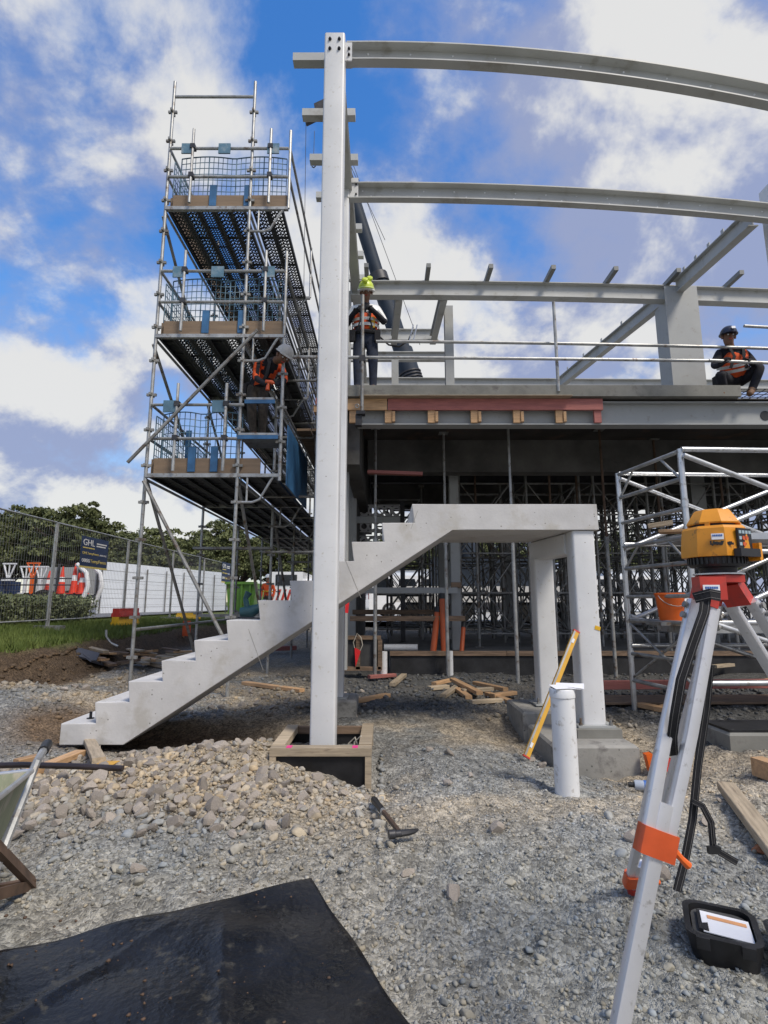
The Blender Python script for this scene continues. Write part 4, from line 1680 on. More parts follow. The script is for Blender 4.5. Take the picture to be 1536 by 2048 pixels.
# ------------------------------------------------------------------ props under the floor
def prop(u, vb, Y, rusty, lab):
    d = at(u, vb, Y)
    x, zb = d.x, (gfz - 0.02 if Y > 9.55 else gz(d.x, Y) - 0.01)
    t = thing('steel_prop', lab, 'prop', (x, Y, zb), 'steel props under the floor')
    m = GALV_OLD if rusty else GALV
    mb = MB()
    mb.tube((x, Y, zb), (x, Y, zb + 2.25), 0.030, 10)
    mb.build('outer_tube', m, t)
    mb = MB()
    mb.tube((x, Y, zb + 2.2), (x, Y, SLZ - 0.2), 0.022, 8)
    mb.build('inner_tube', RUST if rusty else GALV, t)
    mb = MB()
    mb.tube((x, Y, zb + 2.18), (x, Y, zb + 2.30), 0.042, 10)
    mb.tube((x - 0.11, Y, zb + 2.24), (x + 0.11, Y, zb + 2.24), 0.007, 6)
    mb.build('collar', m, t)
    mb = MB()
    mb.b2((x - 0.08, Y - 0.08, zb - 0.004), (x + 0.08, Y + 0.08, zb + 0.006))
    mb.b2((x - 0.08, Y - 0.08, SLZ - 0.2), (x + 0.08, Y + 0.08, SLZ - 0.186))
    mb.build('plates', m, t)


prop(750, 1345, 8.9, 0, 'steel prop standing by the red flag and timber panel')
prop(896, 1345, 9.2, 0, 'grey steel prop in front of the orange pipes')
prop(1036, 1360, 8.5, 0, 'bright steel prop just left of the rear pillar')
prop(1118, 1340, 9.9, 1, 'rusty prop seen between the two white pillars')
prop(1232, 1350, 9.0, 1, 'rusty steel prop right of the landing end')
prop(1175, 1340, 10.6, 1, 'rusty prop behind the front white pillar')
prop(960, 1320, 10.8, 1, 'thin rusty prop deeper inside, middle of the landing gap')
prop(1345, 1330, 9.6, 1, 'rusty prop seen through the mobile tower')
prop(1480, 1330, 9.8, 1, 'rusty prop behind the laser level')

# shoring towers deep under the floor
def shoring():
    lab = 'dark shoring tower in the forest of supports under the floor'
    r = thing('shoring_tower', lab, 'shoring', (0, 0, 0), 'shoring towers under the floor')
    for sx in (0, 1.1):
        for sy in (0, 1.1):
            mb = MB()
            mb.tube((sx, sy, 0), (sx, sy, 3.62), 0.030, 6)
            mb.b2((sx - 0.07, sy - 0.07, 3.6), (sx + 0.07, sy + 0.07, 3.66))
            mb.build('leg', GALV_OLD, r)
    for side in range(4):
        mb = MB()
        a, b = [((0, 0), (1.1, 0)), ((1.1, 0), (1.1, 1.1)), ((1.1, 1.1), (0, 1.1)), ((0, 1.1), (0, 0))][side]
        for z in (0.25, 1.05, 1.85, 2.65, 3.3):
            mb.tube((*a, z), (*b, z), 0.020, 5)
        for z in (0.25, 1.85):
            mb.tube((*a, z), (*b, z + 1.5), 0.015, 5)
            if side % 2 == 0:
                mb.tube((*b, z), (*a, z + 1.5), 0.015, 5)
        mb.build('side_frame', GALV_OLD, r)
    return r


sh0 = shoring()
spots = [(x, y) for y in (10.95, 12.15, 13.35, 15.0) for x in (1.55, 2.95, 4.35, 5.75, 7.15, 8.55)] + [(0.2, 14.3), (-0.2, 12.75), (0.1, 15.6)]
sh0.location = (*spots[0], gfz - 0.02)
for s in spots[1:]:
    copy_tree(sh0, None, (*s, gfz - 0.02))
# two shallow timber joist packs under the slab, small details deep in the bay
for a, b, m, lab in (((735, 944, 8.4), (845, 948, 8.4), TIMBER_RED, 'pink timber lying high under the floor on the left'),):
    pa, pb = at(*a), at(*b)
    mb = MB()
    mb.bar(pa, pb, 0.10, 0.05)
    tag(mb.build('timber_joist', m), lab, 'timber')

# frames of timber and white rails by the orange pipes
def plank(name, label, p0, p1, w, t, m, group=None, cat='timber', up=(0, 0, 1)):
    """a length of timber as an object of its own, its grain along local X"""
    p0, p1 = Vector(p0), Vector(p1)
    L_ = (p1 - p0).length
    d = (p1 - p0).normalized()
    u = Vector(up)
    l = u.cross(d)
    if l.length < 1e-5:
        l = Vector((0, 1, 0))
    l.normalize()
    u = d.cross(l)
    mb = MB()
    c = min(0.004, t * 0.2)
    mb.sweep([(-w / 2 + c, -t / 2), (w / 2 - c, -t / 2), (w / 2, -t / 2 + c), (w / 2, t / 2 - c), (w / 2 - c, t / 2), (-w / 2 + c, t / 2), (-w / 2, t / 2 - c), (-w / 2, -t / 2 + c)],
             [(-L_ / 2, 0, 0), (L_ / 2, 0, 0)], (0, 1, 0), (0, 0, 1))
    o = bpy.data.objects.new(name, mb.mesh(name, m, smooth=False))
    C.objects.link(o)
    M_ = Matrix((d, l, u)).transposed().to_4x4()
    M_.translation = (p0 + p1) / 2
    o.matrix_world = M_
    return tag(o, label, cat, group)


plank('timber_rail', 'brown timber rail fixed across in front of the orange pipes', at(700, 1237, 9.75), at(930, 1237, 9.75), 0.05, 0.09, TIMBER_BROWN)
plank('timber_rail', 'farther brown timber rail behind the orange pipes', at(705, 1224, 10.5), at(880, 1224, 10.5), 0.05, 0.09, TIMBER_BROWN)
plank('white_rail', 'white steel rail at waist height inside the building', at(715, 1181, 10.0), at(915, 1181, 10.0), 0.06, 0.11, GREY_STEEL, cat='rail')
plank('white_rail', 'long pale rail lying higher inside on the left', at(700, 1040, 11.0), at(800, 1040, 11.0), 0.06, 0.14, GREY_STEEL, cat='rail')
plank('timber_block', 'short brown block on the grey column at rail height', at(902, 1170, 10.15), at(922, 1170, 10.15), 0.08, 0.10, TIMBER_BROWN)
for u0, v0, u1, v1, r, lab in ((866, 1298, 875, 1222, 0.055, 'shorter leaning orange pipe with black cap'), (888, 1298, 884, 1195, 0.052, 'tallest orange pipe with black cap, left of the grey column'), (923, 1295, 927, 1252, 0.04, 'small leaning orange pipe right of the grey column')):
    a, b = at(u0, v0, 9.62), at(u1, v1, 9.8)
    a.z = gfz - 0.02
    t = thing('orange_pipe', lab, 'pipe', tuple(a), 'orange pipes')
    mb = MB()
    mb.tube(a, b, r, 14)
    mb.build('pipe', ORANGE_PIPE, t)
    mb = MB()
    d = (b - a).normalized()
    mb.tube(b - d * 0.03, b + d * 0.07, r * 1.12, 14)
    mb.build('cap', BLACK_PL, t)
mb = MB()
a, b = at(768, 1285, 9.9), at(835, 1287, 9.9)
a.z = b.z = gfz + 0.045
mb.tube(a, b, 0.06, 14)
tag(mb.build('white_pipe', PVC), 'white plastic pipe lying on the dark ground floor', 'pipe')
for u, v0, v1, Y, r, lab in ((767, 1303, 1352, 9.0, 0.062, 'short white pipe upright beside the timber panel'), (902, 1302, 1348, 9.25, 0.04, 'thin white pipe upright in front of the black floor edge')):
    a, b = at(u, v1, Y), at(u, v0, Y)
    mb = MB()
    mb.tube((a.x, Y, gz(a.x, Y) - 0.02), (a.x, Y, b.z), r, 14)
    tag(mb.build('white_pipe', PVC, loc=(a.x, Y, 0)), lab, 'pipe')
# timber framed panel with the red flag
tp = thing('form_panel', 'dark formwork panel framed in timber, with a red flag on it', 'formwork panel', tuple(at(725, 1340, 8.95)))
a, b = at(690, 1275, 8.95), at(762, 1338, 8.95)
mb = MB()
mb.b2((a.x, 8.95, b.z), (b.x, 8.97, a.z))
mb.build('panel', mat('wet_form_ply', (0.06, 0.062, 0.065), 0.7, var=0.3, vs=3), tp)
for x0, x1, z0, z1 in ((a.x, b.x, a.z - 0.03, a.z + 0.03), (a.x + 0.18, a.x + 0.25, b.z, a.z - 0.031), (b.x - 0.05, b.x + 0.02, b.z, a.z - 0.031), (a.x, b.x, b.z - 0.02, b.z + 0.04)):
    mb = MB()
    mb.b2((x0, 8.90, z0), (x1, 8.948, z1))
    mb.build('batten', TIMBER_BROWN, tp)
c = at(714, 1300, 8.87)
mb = MB()
mb.add([(c.x - 0.04, 8.87, c.z + 0.04), (c.x + 0.06, 8.87, c.z - 0.01), (c.x + 0.05, 8.865, c.z - 0.05), (c.x - 0.02, 8.87, c.z - 0.26),
        (c.x - 0.04, 8.875, c.z + 0.04), (c.x + 0.06, 8.875, c.z - 0.01), (c.x + 0.05, 8.87, c.z - 0.05), (c.x - 0.02, 8.875, c.z - 0.26)],
       [(0, 1, 2, 3), (7, 6, 5, 4), (0, 4, 5, 1), (1, 5, 6, 2), (2, 6, 7, 3), (3, 7, 4, 0)])
tag(mb.build('red_flag', RED_FLAG, loc=tuple(c)), 'small red pennant hung on a rope loop under the stairs', 'flag')
mb = MB()
mb.path([(c.x - 0.04, 8.872, c.z + 0.03), (c.x - 0.06, 8.87, c.z + 0.12), (c.x, 8.87, c.z + 0.26), (c.x + 0.06, 8.87, c.z + 0.2), (c.x + 0.09, 8.87, c.z + 0.08), (c.x + 0.05, 8.872, c.z - 0.01)], 0.008, 5)
tag(mb.build('rope', ROPE), 'pale rope loop holding the red pennant', 'rope')
c = at(693, 1212, 8.0)
mb = MB()
mb.box(c, (0.07, 0.012, 0.2), (0, 0.1, 0))
o = tag(mb.build('red_tag', RED_FLAG), 'red tag hanging beside the tall column below the stairs', 'tag')

# ------------------------------------------------------------------ mobile aluminium tower on the right
mt = thing('mobile_tower', 'silver aluminium mobile scaffold tower at the right', 'scaffold', (2.88, 6.45, 0))
A, B_ = Vector((2.875, 6.45, 0)), Vector((3.06, 5.38, 0))
RX = Vector((2.15, 0.10, 0))
ZT = 2.77
def mtube(p, q, r=0.0255, nm='tube', m=ALU):
    mb = MB()
    mb.tube(p, q, r, 10)
    return mb.build(nm, m, mt)
for q in (A, B_, A + RX, B_ + RX):
    z0 = gz(q.x, q.y) - 0.01
    mtube(Vector((q.x, q.y, z0)), Vector((q.x, q.y, ZT)), 0.031, 'standard')
    for z in (0.62, 1.15, 1.68, 2.2):
        mb = MB()
        mb.tube((q.x, q.y, z - 0.04), (q.x, q.y, z + 0.04), 0.037, 10)
        mb.build('sleeve', ALU, mt)
for dx in (Vector((0, 0, 0)), RX):
    for z in (0.32, 0.62, 1.0, 1.27, 1.60, 1.86, 2.15, 2.46, ZT - 0.02):
        mtube(A + dx + Vector((0, 0, z)), B_ + dx + Vector((0, 0, z)), 0.022, 'rung', GALV)
    for z0, z1 in ((2.46, ZT - 0.03), (1.60, 1.86)):
        mtube(A + dx + Vector((0, 0, z0)) + (B_ - A) * 0.02, A + dx + (B_ - A) * 0.28 + Vector((0, 0, z1)), 0.014, 'knee_brace', GALV)
        mtube(B_ + dx + Vector((0, 0, z0)) - (B_ - A) * 0.02, B_ + dx - (B_ - A) * 0.28 + Vector((0, 0, z1)), 0.014, 'knee_brace', GALV)
    mtube(A + dx + Vector((0, 0, 0.34)), B_ + dx + Vector((0, 0, 0.98)), 0.014, 'knee_brace', GALV)
    mtube(A + dx + Vector((0, 0, 0.98)), B_ + dx + Vector((0, 0, 0.34)), 0.014, 'knee_brace', GALV)
for base, zs in ((A, (ZT, 1.9, 1.0, 0.72)), (B_, (ZT, 1.72, 1.02, 0.45))):
    for z in zs:
        mtube(base + Vector((0.0, -0.03, z - 0.01)), base + RX + Vector((0, -0.03, z - 0.01)), 0.027, 'ledger')
for base in (A, B_):
    mtube(base + Vector((0, -0.06, ZT - 0.08)), base + RX + Vector((0, -0.06, 1.85)), 0.026, 'diagonal')
    mtube(base + Vector((0, -0.06, 1.83)), base + RX + Vector((0, -0.06, ZT - 0.1)), 0.026, 'diagonal')
    mtube(base + Vector((0, -0.06, 1.0)), base + RX + Vector((0, -0.06, 1.88)), 0.026, 'diagonal')
    mtube(base + Vector((0, -0.06, 1.05)), base + RX + Vector((0, -0.06, 0.35)), 0.026, 'diagonal')
mb = MB()
mb.box(A * 0.5 + B_ * 0.5 + RX * 0.5 + Vector((0.15, 0, 1.90)), (2.0, 0.62, 0.07))
mb.build('platform', ALU, mt)
mb = MB()
mb.box(A * 0.5 + B_ * 0.5 + RX * 0.5 + Vector((0.15, 0.1, 0.93)), (2.1, 0.5, 0.09))
mb.build('platform', GALV, mt)
# bucket on the tower
bz = 1.005
bc = A.lerp(B_, 0.55) + Vector((0.10, 0, bz))
bk = thing('bucket', 'orange plastic bucket standing on the mobile tower', 'bucket', tuple(bc))
mb = MB()
mb.lathe([(0.112, 0), (0.118, 0.02), (0.142, 0.27), (0.152, 0.275), (0.152, 0.295), (0.142, 0.30), (0.138, 0.29), (0.110, 0.015)], bc, 24)
mb.build('pail', ORANGE_PL, bk)
mb = MB()
mb.path([bc + Vector((0.148 * math.cos(t), -0.05 - 0.10 * math.sin(t), 0.27 - 0.11 * math.sin(t))) for t in [math.pi * k / 10 for k in range(11)]], 0.004, 6)
mb.build('handle', GALV, bk)
# support for the bucket
mb = MB()
mb.box(bc + Vector((0.05, 0, -0.02)), (0.5, 0.34, 0.034))
mb.build('shelf_board', GALV_OLD, mt)
plank('timber_offcut', 'timber offcut lying across the mobile tower rung', at(1296, 1053, 6.1), at(1345, 1045, 6.0), 0.09, 0.05, TIMBER_GREY)
plank('timber_offcut', 'yellowish plank end on the mobile tower deck', at(1318, 1064, 5.75), at(1382, 1062, 5.6), 0.20, 0.03, TIMBER)

# ------------------------------------------------------------------ crane behind
cr = thing('mobile_crane', 'blue grey telescopic crane boom leaning up behind the building', 'crane', (3.3, 20, 0.5))
p0, p1 = at(826, 770, 20), at(655, 232, 20)
d = (p1 - p0).normalized()
foot = p0 - d * ((p0.z - 2.3) / d.z)
mb = MB()
mb.tube(foot, p0 + d * 1.5, 0.42, 14)
mb.build('boom_section', CRANE, cr)
q = at(757, 556, 20)
mb = MB()
mb.tube(p0 + d * 1.45, q, 0.34, 14)
mb.build('boom_section', CRANE, cr)
mb = MB()
mb.tube(q - d * 0.25, q + d * 0.12, 0.40, 14)
mb.build('boom_collar', DARK_STEEL, cr)
mb = MB()
mb.tube(q, p1, 0.27, 14)
mb.build('boom_section', CRANE, cr)
mb = MB()
mb.box(p1 + d * 0.2 + Vector((-0.15, -0.1, 0)), (0.5, 0.4, 0.55), (0, -0.5, 0))
mb.bar(p1 + Vector((-0.1, 0, 0.1)), at(612, 247, 20), 0.12, 0.2, (0, 1, 0))
mb.build('boom_head', DARK_STEEL, cr)
for k in range(4):
    mb = MB()
    c = p0 + d * (0.05 + 0.13 * k)
    mb.tube(c, c + d * 0.05, 0.47, 14)
    mb.build('boom_ring', DARK_STEEL, cr)
for a, b in ((at(612, 247, 20), at(606, 700, 20)), (at(690, 285, 19.6), at(840, 690, 19.6)), (p1, at(770, 480, 19.7)), (at(629, 262, 20), at(627, 322, 20))):
    mb = MB()
    mb.tube(a, b, 0.012, 5)
    mb.build('cable', DARK_STEEL, cr)
h = at(628, 318, 20)
mb = MB()
mb.box(h, (0.22, 0.2, 0.16))
mb.path([h + Vector((0, 0, -0.08)), h + Vector((0.0, 0, -0.24)), h + Vector((0.07, 0, -0.34)), h + Vector((0.0, 0, -0.42)), h + Vector((-0.08, 0, -0.36))], 0.028, 6)
mb.build('hook_block', DARK_STEEL, cr)
mb = MB()
mb.b2((0.3, 18.9, 1.2), (7.8, 21.2, 1.75))
mb.build('carrier', WHITE_VEH, cr)
mb = MB()
mb.b2((1.8, 19.2, 1.76), (5.4, 20.9, 2.8))
mb.build('turret', CRANE, cr)
for x in (1.2, 2.6, 5.2, 6.8):
    for y in (18.95, 20.85):
        mb = MB()
        mb.tube((x, y, 1.05), (x, y + 0.3, 1.05), 0.56, 18)
        mb.build('wheel', RUBBER, cr)

# ------------------------------------------------------------------ left background: fence, hoarding, vehicles
def text_mesh(body, size, name):
    cu = bpy.data.curves.new(name, 'FONT')
    cu.body = body
    cu.size = size
    cu.extrude = 0.002
    o = bpy.data.objects.new(name, cu)
    C.objects.link(o)
    dg = bpy.context.evaluated_depsgraph_get()
    me = bpy.data.meshes.new_from_object(o.evaluated_get(dg))
    bpy.data.objects.remove(o)
    return me


def put_text(body, size, m, origin, xd, yd, parent, name='lettering', width=None):
    me = text_mesh(body, size, name)
    me.materials.clear()
    me.materials.append(m)
    vs_ = np.array([v.co[:] for v in me.vertices])
    if width:
        vs_[:, 0] *= width / max(1e-6, vs_[:, 0].max())
    xd, yd = Vector(xd).normalized(), Vector(yd).normalized()
    zd = xd.cross(yd)
    M_ = np.array([xd[:], yd[:], zd[:]])
    w = vs_ @ M_ + np.array(origin[:]) - np.array(BASE[parent.name])
    me.vertices.foreach_set('co', w.astype(np.float32).ravel())
    me.update()
    o = bpy.data.objects.new(name, me)
    C.objects.link(o)
    o.parent = parent
    BASE[o.name] = BASE[parent.name]
    return o


FX = -6.7
FP = [7.7, 10.92, 14.05, 17.1, 20.1, 23.1]
names = ['fence panel at the left edge of the picture', 'fence panel carrying the navy sign', 'fence panel behind the left scaffold post', 'fence panel in front of the white hoarding', 'farthest fence panel, by the second navy sign']
for k in range(5):
    y0, y1 = FP[k] + 0.03, FP[k + 1] - 0.03
    zb = float(ground_base(FX, (y0 + y1) / 2)) + 0.06
    zt = zb + 2.08
    t = thing('fence_panel', 'grey wire temporary ' + names[k], 'fence', (FX, y0, zb), 'temporary fence panels')
    mb = MB()
    mb.path([(FX, y0, zb), (FX, y0, zt), (FX, y1, zt), (FX, y1, zb)], 0.021, 8)
    mb.tube((FX, y0, zb + 0.12), (FX, y1, zb + 0.12), 0.016, 6)
    mb.build('frame', GALV, t)
    mb = MB()
    n_ = int((y1 - y0) / 0.072)
    for a in range(1, n_):
        y = y0 + (y1 - y0) * a / n_
        mb.tube((FX, y, zb + 0.12), (FX, y, zt), 0.0026, 3, caps=False)
    for b in range(1, 7):
        z = zb + 0.12 + (zt - zb - 0.12) * b / 7
        mb.tube((FX, y0, z), (FX, y1, z), 0.0026, 3, caps=False)
    mb.build('wire_mesh', GALV_OLD, t)
    mb = MB()
    mb.b2((FX - 0.3, y0 - 0.08, zb - 0.1), (FX + 0.3, y0 + 0.08, zb + 0.01))
    mb.build('foot', YEL_PL if k == 0 else GALV_OLD, t)
# sign
def sign(Y0, Y1, z0, z1, X, label, full):
    t = thing('site_sign', label, 'sign', (X, Y0, z0), 'navy fence signs')
    mb = MB()
    mb.b2((X, Y0, z0), (X + 0.012, Y1, z1))
    mb.build('board', NAVY, t)
    W, H = Y1 - Y0, z1 - z0
    xf = X + 0.014
    mb = MB()
    mb.b2((X, Y0 - 0.01, z0 - 0.045 * H / 0.7), (X + 0.0125, Y1 + 0.01, z0 - 0.001))
    mb.build('yellow_strip', SIGN_YEL, t)
    put_text('GHL', 0.30 * H, SIGN_WHITE, (xf, Y0 + 0.04 * W, z0 + 0.70 * H), (0, 1, 0), (0, 0, 1), t, width=0.42 * W)
    mb = MB()
    mb.b2((xf, Y0 + 0.04 * W, z0 + 0.60 * H), (xf + 0.003, Y0 + 0.46 * W, z0 + 0.635 * H))
    mb.build('underline', SIGN_YEL, t)
    for k, wd in enumerate((0.38, 0.40)):
        mb = MB()
        for i in range(11 - k):
            mb.b2((xf, Y0 + (0.53 + 0.036 * i) * W, z0 + (0.79 - 0.085 * k) * H), (xf + 0.003, Y0 + (0.557 + 0.036 * i) * W, z0 + (0.835 - 0.085 * k) * H))
        mb.build('small_print', SIGN_WHITE, t)
    put_text('GHLTempFence', 0.115 * H, SIGN_YEL, (xf, Y0 + 0.04 * W, z0 + 0.40 * H), (0, 1, 0), (0, 0, 1), t, width=0.60 * W)
    put_text('.co.nz', 0.115 * H, SIGN_WHITE, (xf, Y0 + 0.66 * W, z0 + 0.40 * H), (0, 1, 0), (0, 0, 1), t, width=0.28 * W)
    put_text('0800', 0.17 * H, SIGN_WHITE, (xf, Y0 + 0.04 * W, z0 + 0.13 * H), (0, 1, 0), (0, 0, 1), t, width=0.29 * W)
    put_text('TempFence', 0.17 * H, SIGN_YEL, (xf, Y0 + 0.34 * W, z0 + 0.13 * H), (0, 1, 0), (0, 0, 1), t, width=0.61 * W)


sign(11.8, 12.95, 2.00, 2.66, FX + 0.03, 'navy sign with white letters hung on the near wire fence', True)
sign(22.2, 23.4, 2.05, 2.85, FX + 0.03, 'smaller looking far navy sign in front of the white hoarding', True)

# hoarding
ho = thing('hoarding', 'long bluish white hoarding wall beyond the wire fence', 'hoarding', (-11.0, 21, 0.75))
pa, pb = Vector((-11.05, 21.0, 0)), Vector((-8.6, 29.5, 0))
for k in range(7):
    a, b = pa.lerp(pb, k / 7), pa.lerp(pb, (k + 0.985) / 7)
    mb = MB()
    mb.bar(a + Vector((0, 0, 1.77)), b + Vector((0, 0, 1.77)), 0.05, 2.0)
    mb.build('panel', HOARD, ho)
    mb = MB()
    q = a + Vector((0.09, 0.02, 0))
    mb.tube((q.x, q.y, 0.75), (q.x, q.y, 2.6), 0.03, 6)
    mb.build('post', GALV_OLD, ho)
    for j in range(5):
        mb = MB()
        z = 1.0 + 0.36 * j
        mb.bar(a + Vector((0.028, 0, z)), b + Vector((0.028, 0, z)), 0.006, 0.012)
        mb.build('panel_seam', GALV, ho)

# red and yellow fence blocks
def foot_block(p, rz, lab, two=True):
    t = thing('barrier_block', lab, 'barrier block', tuple(p), 'plastic barrier blocks')
    Rz = Matrix.Rotation(rz, 3, 'Z')
    for k, m in enumerate((YEL_PL, RED_PL) if two else (YEL_PL,)):
        prof = [(-0.12, 0), (0.12, 0), (0.12, 0.06), (0.09, 0.10), (0.09, 0.2), (-0.09, 0.2), (-0.09, 0.10), (-0.12, 0.06)]
        mb = MB()
        mb.sweep(prof, [Vector(p) + Rz @ Vector((-0.38, 0, 0.201 * k)), Vector(p) + Rz @ Vector((0.38, 0, 0.201 * k))], Rz @ Vector((0, 1, 0)), (0, 0, 1))
        mb.build('block', m, t)


g_ = lambda x, y: float(ground_base(x, y)) + 0.02
foot_block((-6.3, 13.35, g_(-6.3, 13.35)), R(80), 'red block on a yellow block beside the left scaffold post')
foot_block((-6.4, 17.9, g_(-6.4, 17.9)), R(20), 'single yellow block at the fence behind the rear scaffold post', False)
foot_block((-6.3, 8.05, g_(-6.3, 8.05)), R(90), 'yellow block at the left edge of the picture', False)

# hedge
def leaf_cloud(name, pts, sizes, m, rs, parent=None, loc=None):
    n_ = len(pts)
    base = Vector((0, 0, 0))
    if parent is not None:
        base = Vector(BASE[parent.name])
    d1 = rs.randn(n_, 3)
    d1 /= np.linalg.norm(d1, axis=1)[:, None]
    d2 = np.cross(d1, rs.randn(n_, 3))
    d2 /= np.linalg.norm(d2, axis=1)[:, None]
    s = sizes[:, None]
    P_ = pts - np.array(base[:])
    V = np.stack([P_ - d1 * s, P_ + d2 * s * 0.55, P_ + d1 * s, P_ - d2 * s * 0.55], 1).reshape(-1, 3)
    Fc = np.arange(4 * n_).reshape(-1, 4)
    o = bpy.data.objects.new(name, np_mesh(name, V, Fc, m, smooth=False))
    C.objects.link(o)
    if parent:
        o.parent = parent
    BASE[o.name] = tuple(base)
    return o


HEDGE_M = mat('hedge_leaves', (0.20, 0.225, 0.12), 0.7, var=0.3, vs=3.0, col2=(0.10, 0.12, 0.055), spec=0.25)
rs = np.random.RandomState(21)
he = thing('hedge', 'clipped grey green hedge behind the wire fence', 'hedge', (-8.2, 12, 0.75))
n_ = 22000
py_ = rs.uniform(9.0, 14.7, n_)
px_ = rs.uniform(-8.75, -7.75, n_)
top = 1.30 + 0.14 * vnoise(py_ * 1.7, px_ * 1.5) + 0.10 * vnoise(py_ * 6, px_ * 6)
t_ = rs.rand(n_) ** 0.6
leaf_cloud('foliage', np.stack([px_ + 0.05 * rs.randn(n_), py_ + 0.05 * rs.randn(n_), 0.72 + (top - 0.72) * t_ + 0.03 * rs.randn(n_)], -1), rs.uniform(0.025, 0.055, n_), HEDGE_M, rs, he)
mb = MB()
for k in range(14):
    y = 9.2 + 0.41 * k
    mb.path([(-8.25, y, 0.7), (-8.2 + 0.1 * math.sin(k), y + 0.05, 0.95), (-8.3 + 0.15 * math.cos(k * 2), y, 1.2)], [0.025, 0.018, 0.008], 5)
mb.build('stems', BARK, he)

# trees
LEAF = mat('dark_evergreen_leaves', (0.15, 0.165, 0.065), 0.6, var=0.3, vs=0.7, col2=(0.060, 0.075, 0.030), rnd=0.15, spec=0.3)
TREE_PROTO = []
for s_ in range(4):
    rs = np.random.RandomState(50 + s_)
    r = thing('evergreen_tree', 'tree', 'tree', (0, 0, 0), 'trees beyond the car park')
    H = 9.0 + rs.uniform(-0.8, 0.8)
    mb = MB()
    mb.path([(0, 0, -0.3), (0.1, 0, 1.2), (0.05, 0.1, 2.6), (0.2, 0, H * 0.65)], [0.42, 0.34, 0.27, 0.08], 8)
    tips = []
    for k in range(9):
        a = 2 * math.pi * k / 9 + rs.uniform(-0.3, 0.3)
        z0 = rs.uniform(1.4, 3.2)
        rr = rs.uniform(2.2, 3.8)
        e = Vector((rr * math.cos(a), rr * math.sin(a), z0 + rs.uniform(2.0, 3.6)))
        mb.path([(0.08, 0.05, z0), (e.x * 0.45, e.y * 0.45, z0 + (e.z - z0) * 0.6), tuple(e)], [0.2, 0.13, 0.04], 6)
        tips.append(e)
    mb.build('trunk', BARK, r)
    pts, sz = [], []
    nc = 150
    for c in range(nc):
        v = rs.randn(3)
        v /= np.linalg.norm(v)
        v[2] = abs(v[2]) * 1.0 - 0.35 * rs.rand()
        rad = np.array([3.9, 3.9, H * 0.50]) * rs.uniform(0.62, 1.0)
        cen = np.array([0, 0, H * 0.46]) + v * rad
        cr_ = rs.uniform(0.30, 1.0)
        m_ = int(190 * cr_)
        q = rs.randn(m_, 3)
        q /= np.linalg.norm(q, axis=1)[:, None]
        q[:, 2] = np.abs(q[:, 2]) * 0.8 - 0.15
        pts.append(cen + q * cr_ * rs.uniform(0.55, 1.05, (m_, 1)))
        sz.append(rs.uniform(0.06, 0.22, m_))
    leaf_cloud('crown', np.concatenate(pts), np.concatenate(sz), LEAF, rs, r)
    TREE_PROTO.append(r)
tr_spots = [(-47, 52), (-41, 49), (-35.5, 51), (-30.5, 48.5), (-26.5, 46), (-22.5, 47), (-18.0, 50), (-14.0, 52), (-10.0, 51), (-6.0, 53), (-44, 60), (-37.5, 60), (-31, 59), (-24.5, 58), (-18.5, 61), (-12, 61), (-3, 60),
            (2.5, 62), (8, 60), (14, 62), (20, 60), (27, 61), (34, 60), (41, 62)]
tl = ['broad dark evergreen tree at the left end of the tree line', 'dark evergreen tree rising above its neighbours left of the scaffold', 'evergreen tree of the row beyond the car park']
for k, (x, y) in enumerate(tr_spots):
    src = TREE_PROTO[k % 4]
    sc__ = (1.12 if k < 4 or 10 <= k < 13 else 0.98 if k < 10 else 1.05) * (1.05 if k == 4 else 1.0) * (0.95 + 0.1 * ((k * 37) % 10) / 10) * (0.86 if 5 <= k < 10 else 1)
    if k < 4:
        t = src
        t.location = (x, y, 0.6)
    else:
        t = copy_tree(src, None, (x, y, 0.6))
    t.rotation_euler[2] = k * 1.3
    t.scale = (sc__, sc__, sc__ * (0.95 + 0.02 * (k % 5)))
    t['label'] = tl[0] if k == 2 else tl[1] if k == 4 else tl[2]

# traffic truck with cones and stands
GROUND_L = 0.775
tk = thing('utility_truck', 'flat deck work truck loaded with red cones behind the hedge', 'truck', (-12, 19.4, GROUND_L))
mb = MB()
mb.b2((-15.6, 18.4, 1.35), (-10.6, 20.4, 1.48))
mb.build('deck', DARK_STEEL, tk)
mb = MB()
mb.b2((-13.0, 20.3, 1.5), (-10.75, 20.36, 2.5))
mb.build('rear_panel', GREY_STEEL, tk)
for x in (-13.05, -12.2, -11.4, -10.7):
    mb = MB()
    mb.b2((x - 0.03, 20.20, 1.48), (x + 0.03, 20.29, 2.62))
    mb.build('stake', DARK_STEEL, tk)
for z in (1.78, 2.0):
    mb = MB()
    mb.tube((-13.1, 18.45, z), (-10.65, 18.45, z), 0.025, 6)
    mb.build('side_rail', DARK_STEEL, tk)
mb = MB()
mb.b2((-15.55, 19.0, 1.5), (-13.6, 20.3, 1.95))
mb.build('tool_box', NAVY, tk)
for x in (-14.6, -11.6):
    for y in (18.5, 20.0):
        mb = MB()
        mb.tube((x, y, 1.2), (x, y + 0.28, 1.2), 0.43, 16)
        mb.build('wheel', RUBBER, tk)
for k in range(2):
    mb = MB()
    mb.path([(-10.55 + 0.22 * k, 18.6 + 0.5 * k, 1.0), (-10.3 + 0.22 * k, 18.6 + 0.5 * k, 1.25), (-10.15 + 0.22 * k, 18.6 + 0.5 * k, 1.75), (-10.25 + 0.22 * k, 18.6 + 0.5 * k, 2.2), (-10.6 + 0.22 * k, 18.6 + 0.5 * k, 2.5)], 0.075, 8)
    mb.build('curved_bumper_tube', PVC, tk)
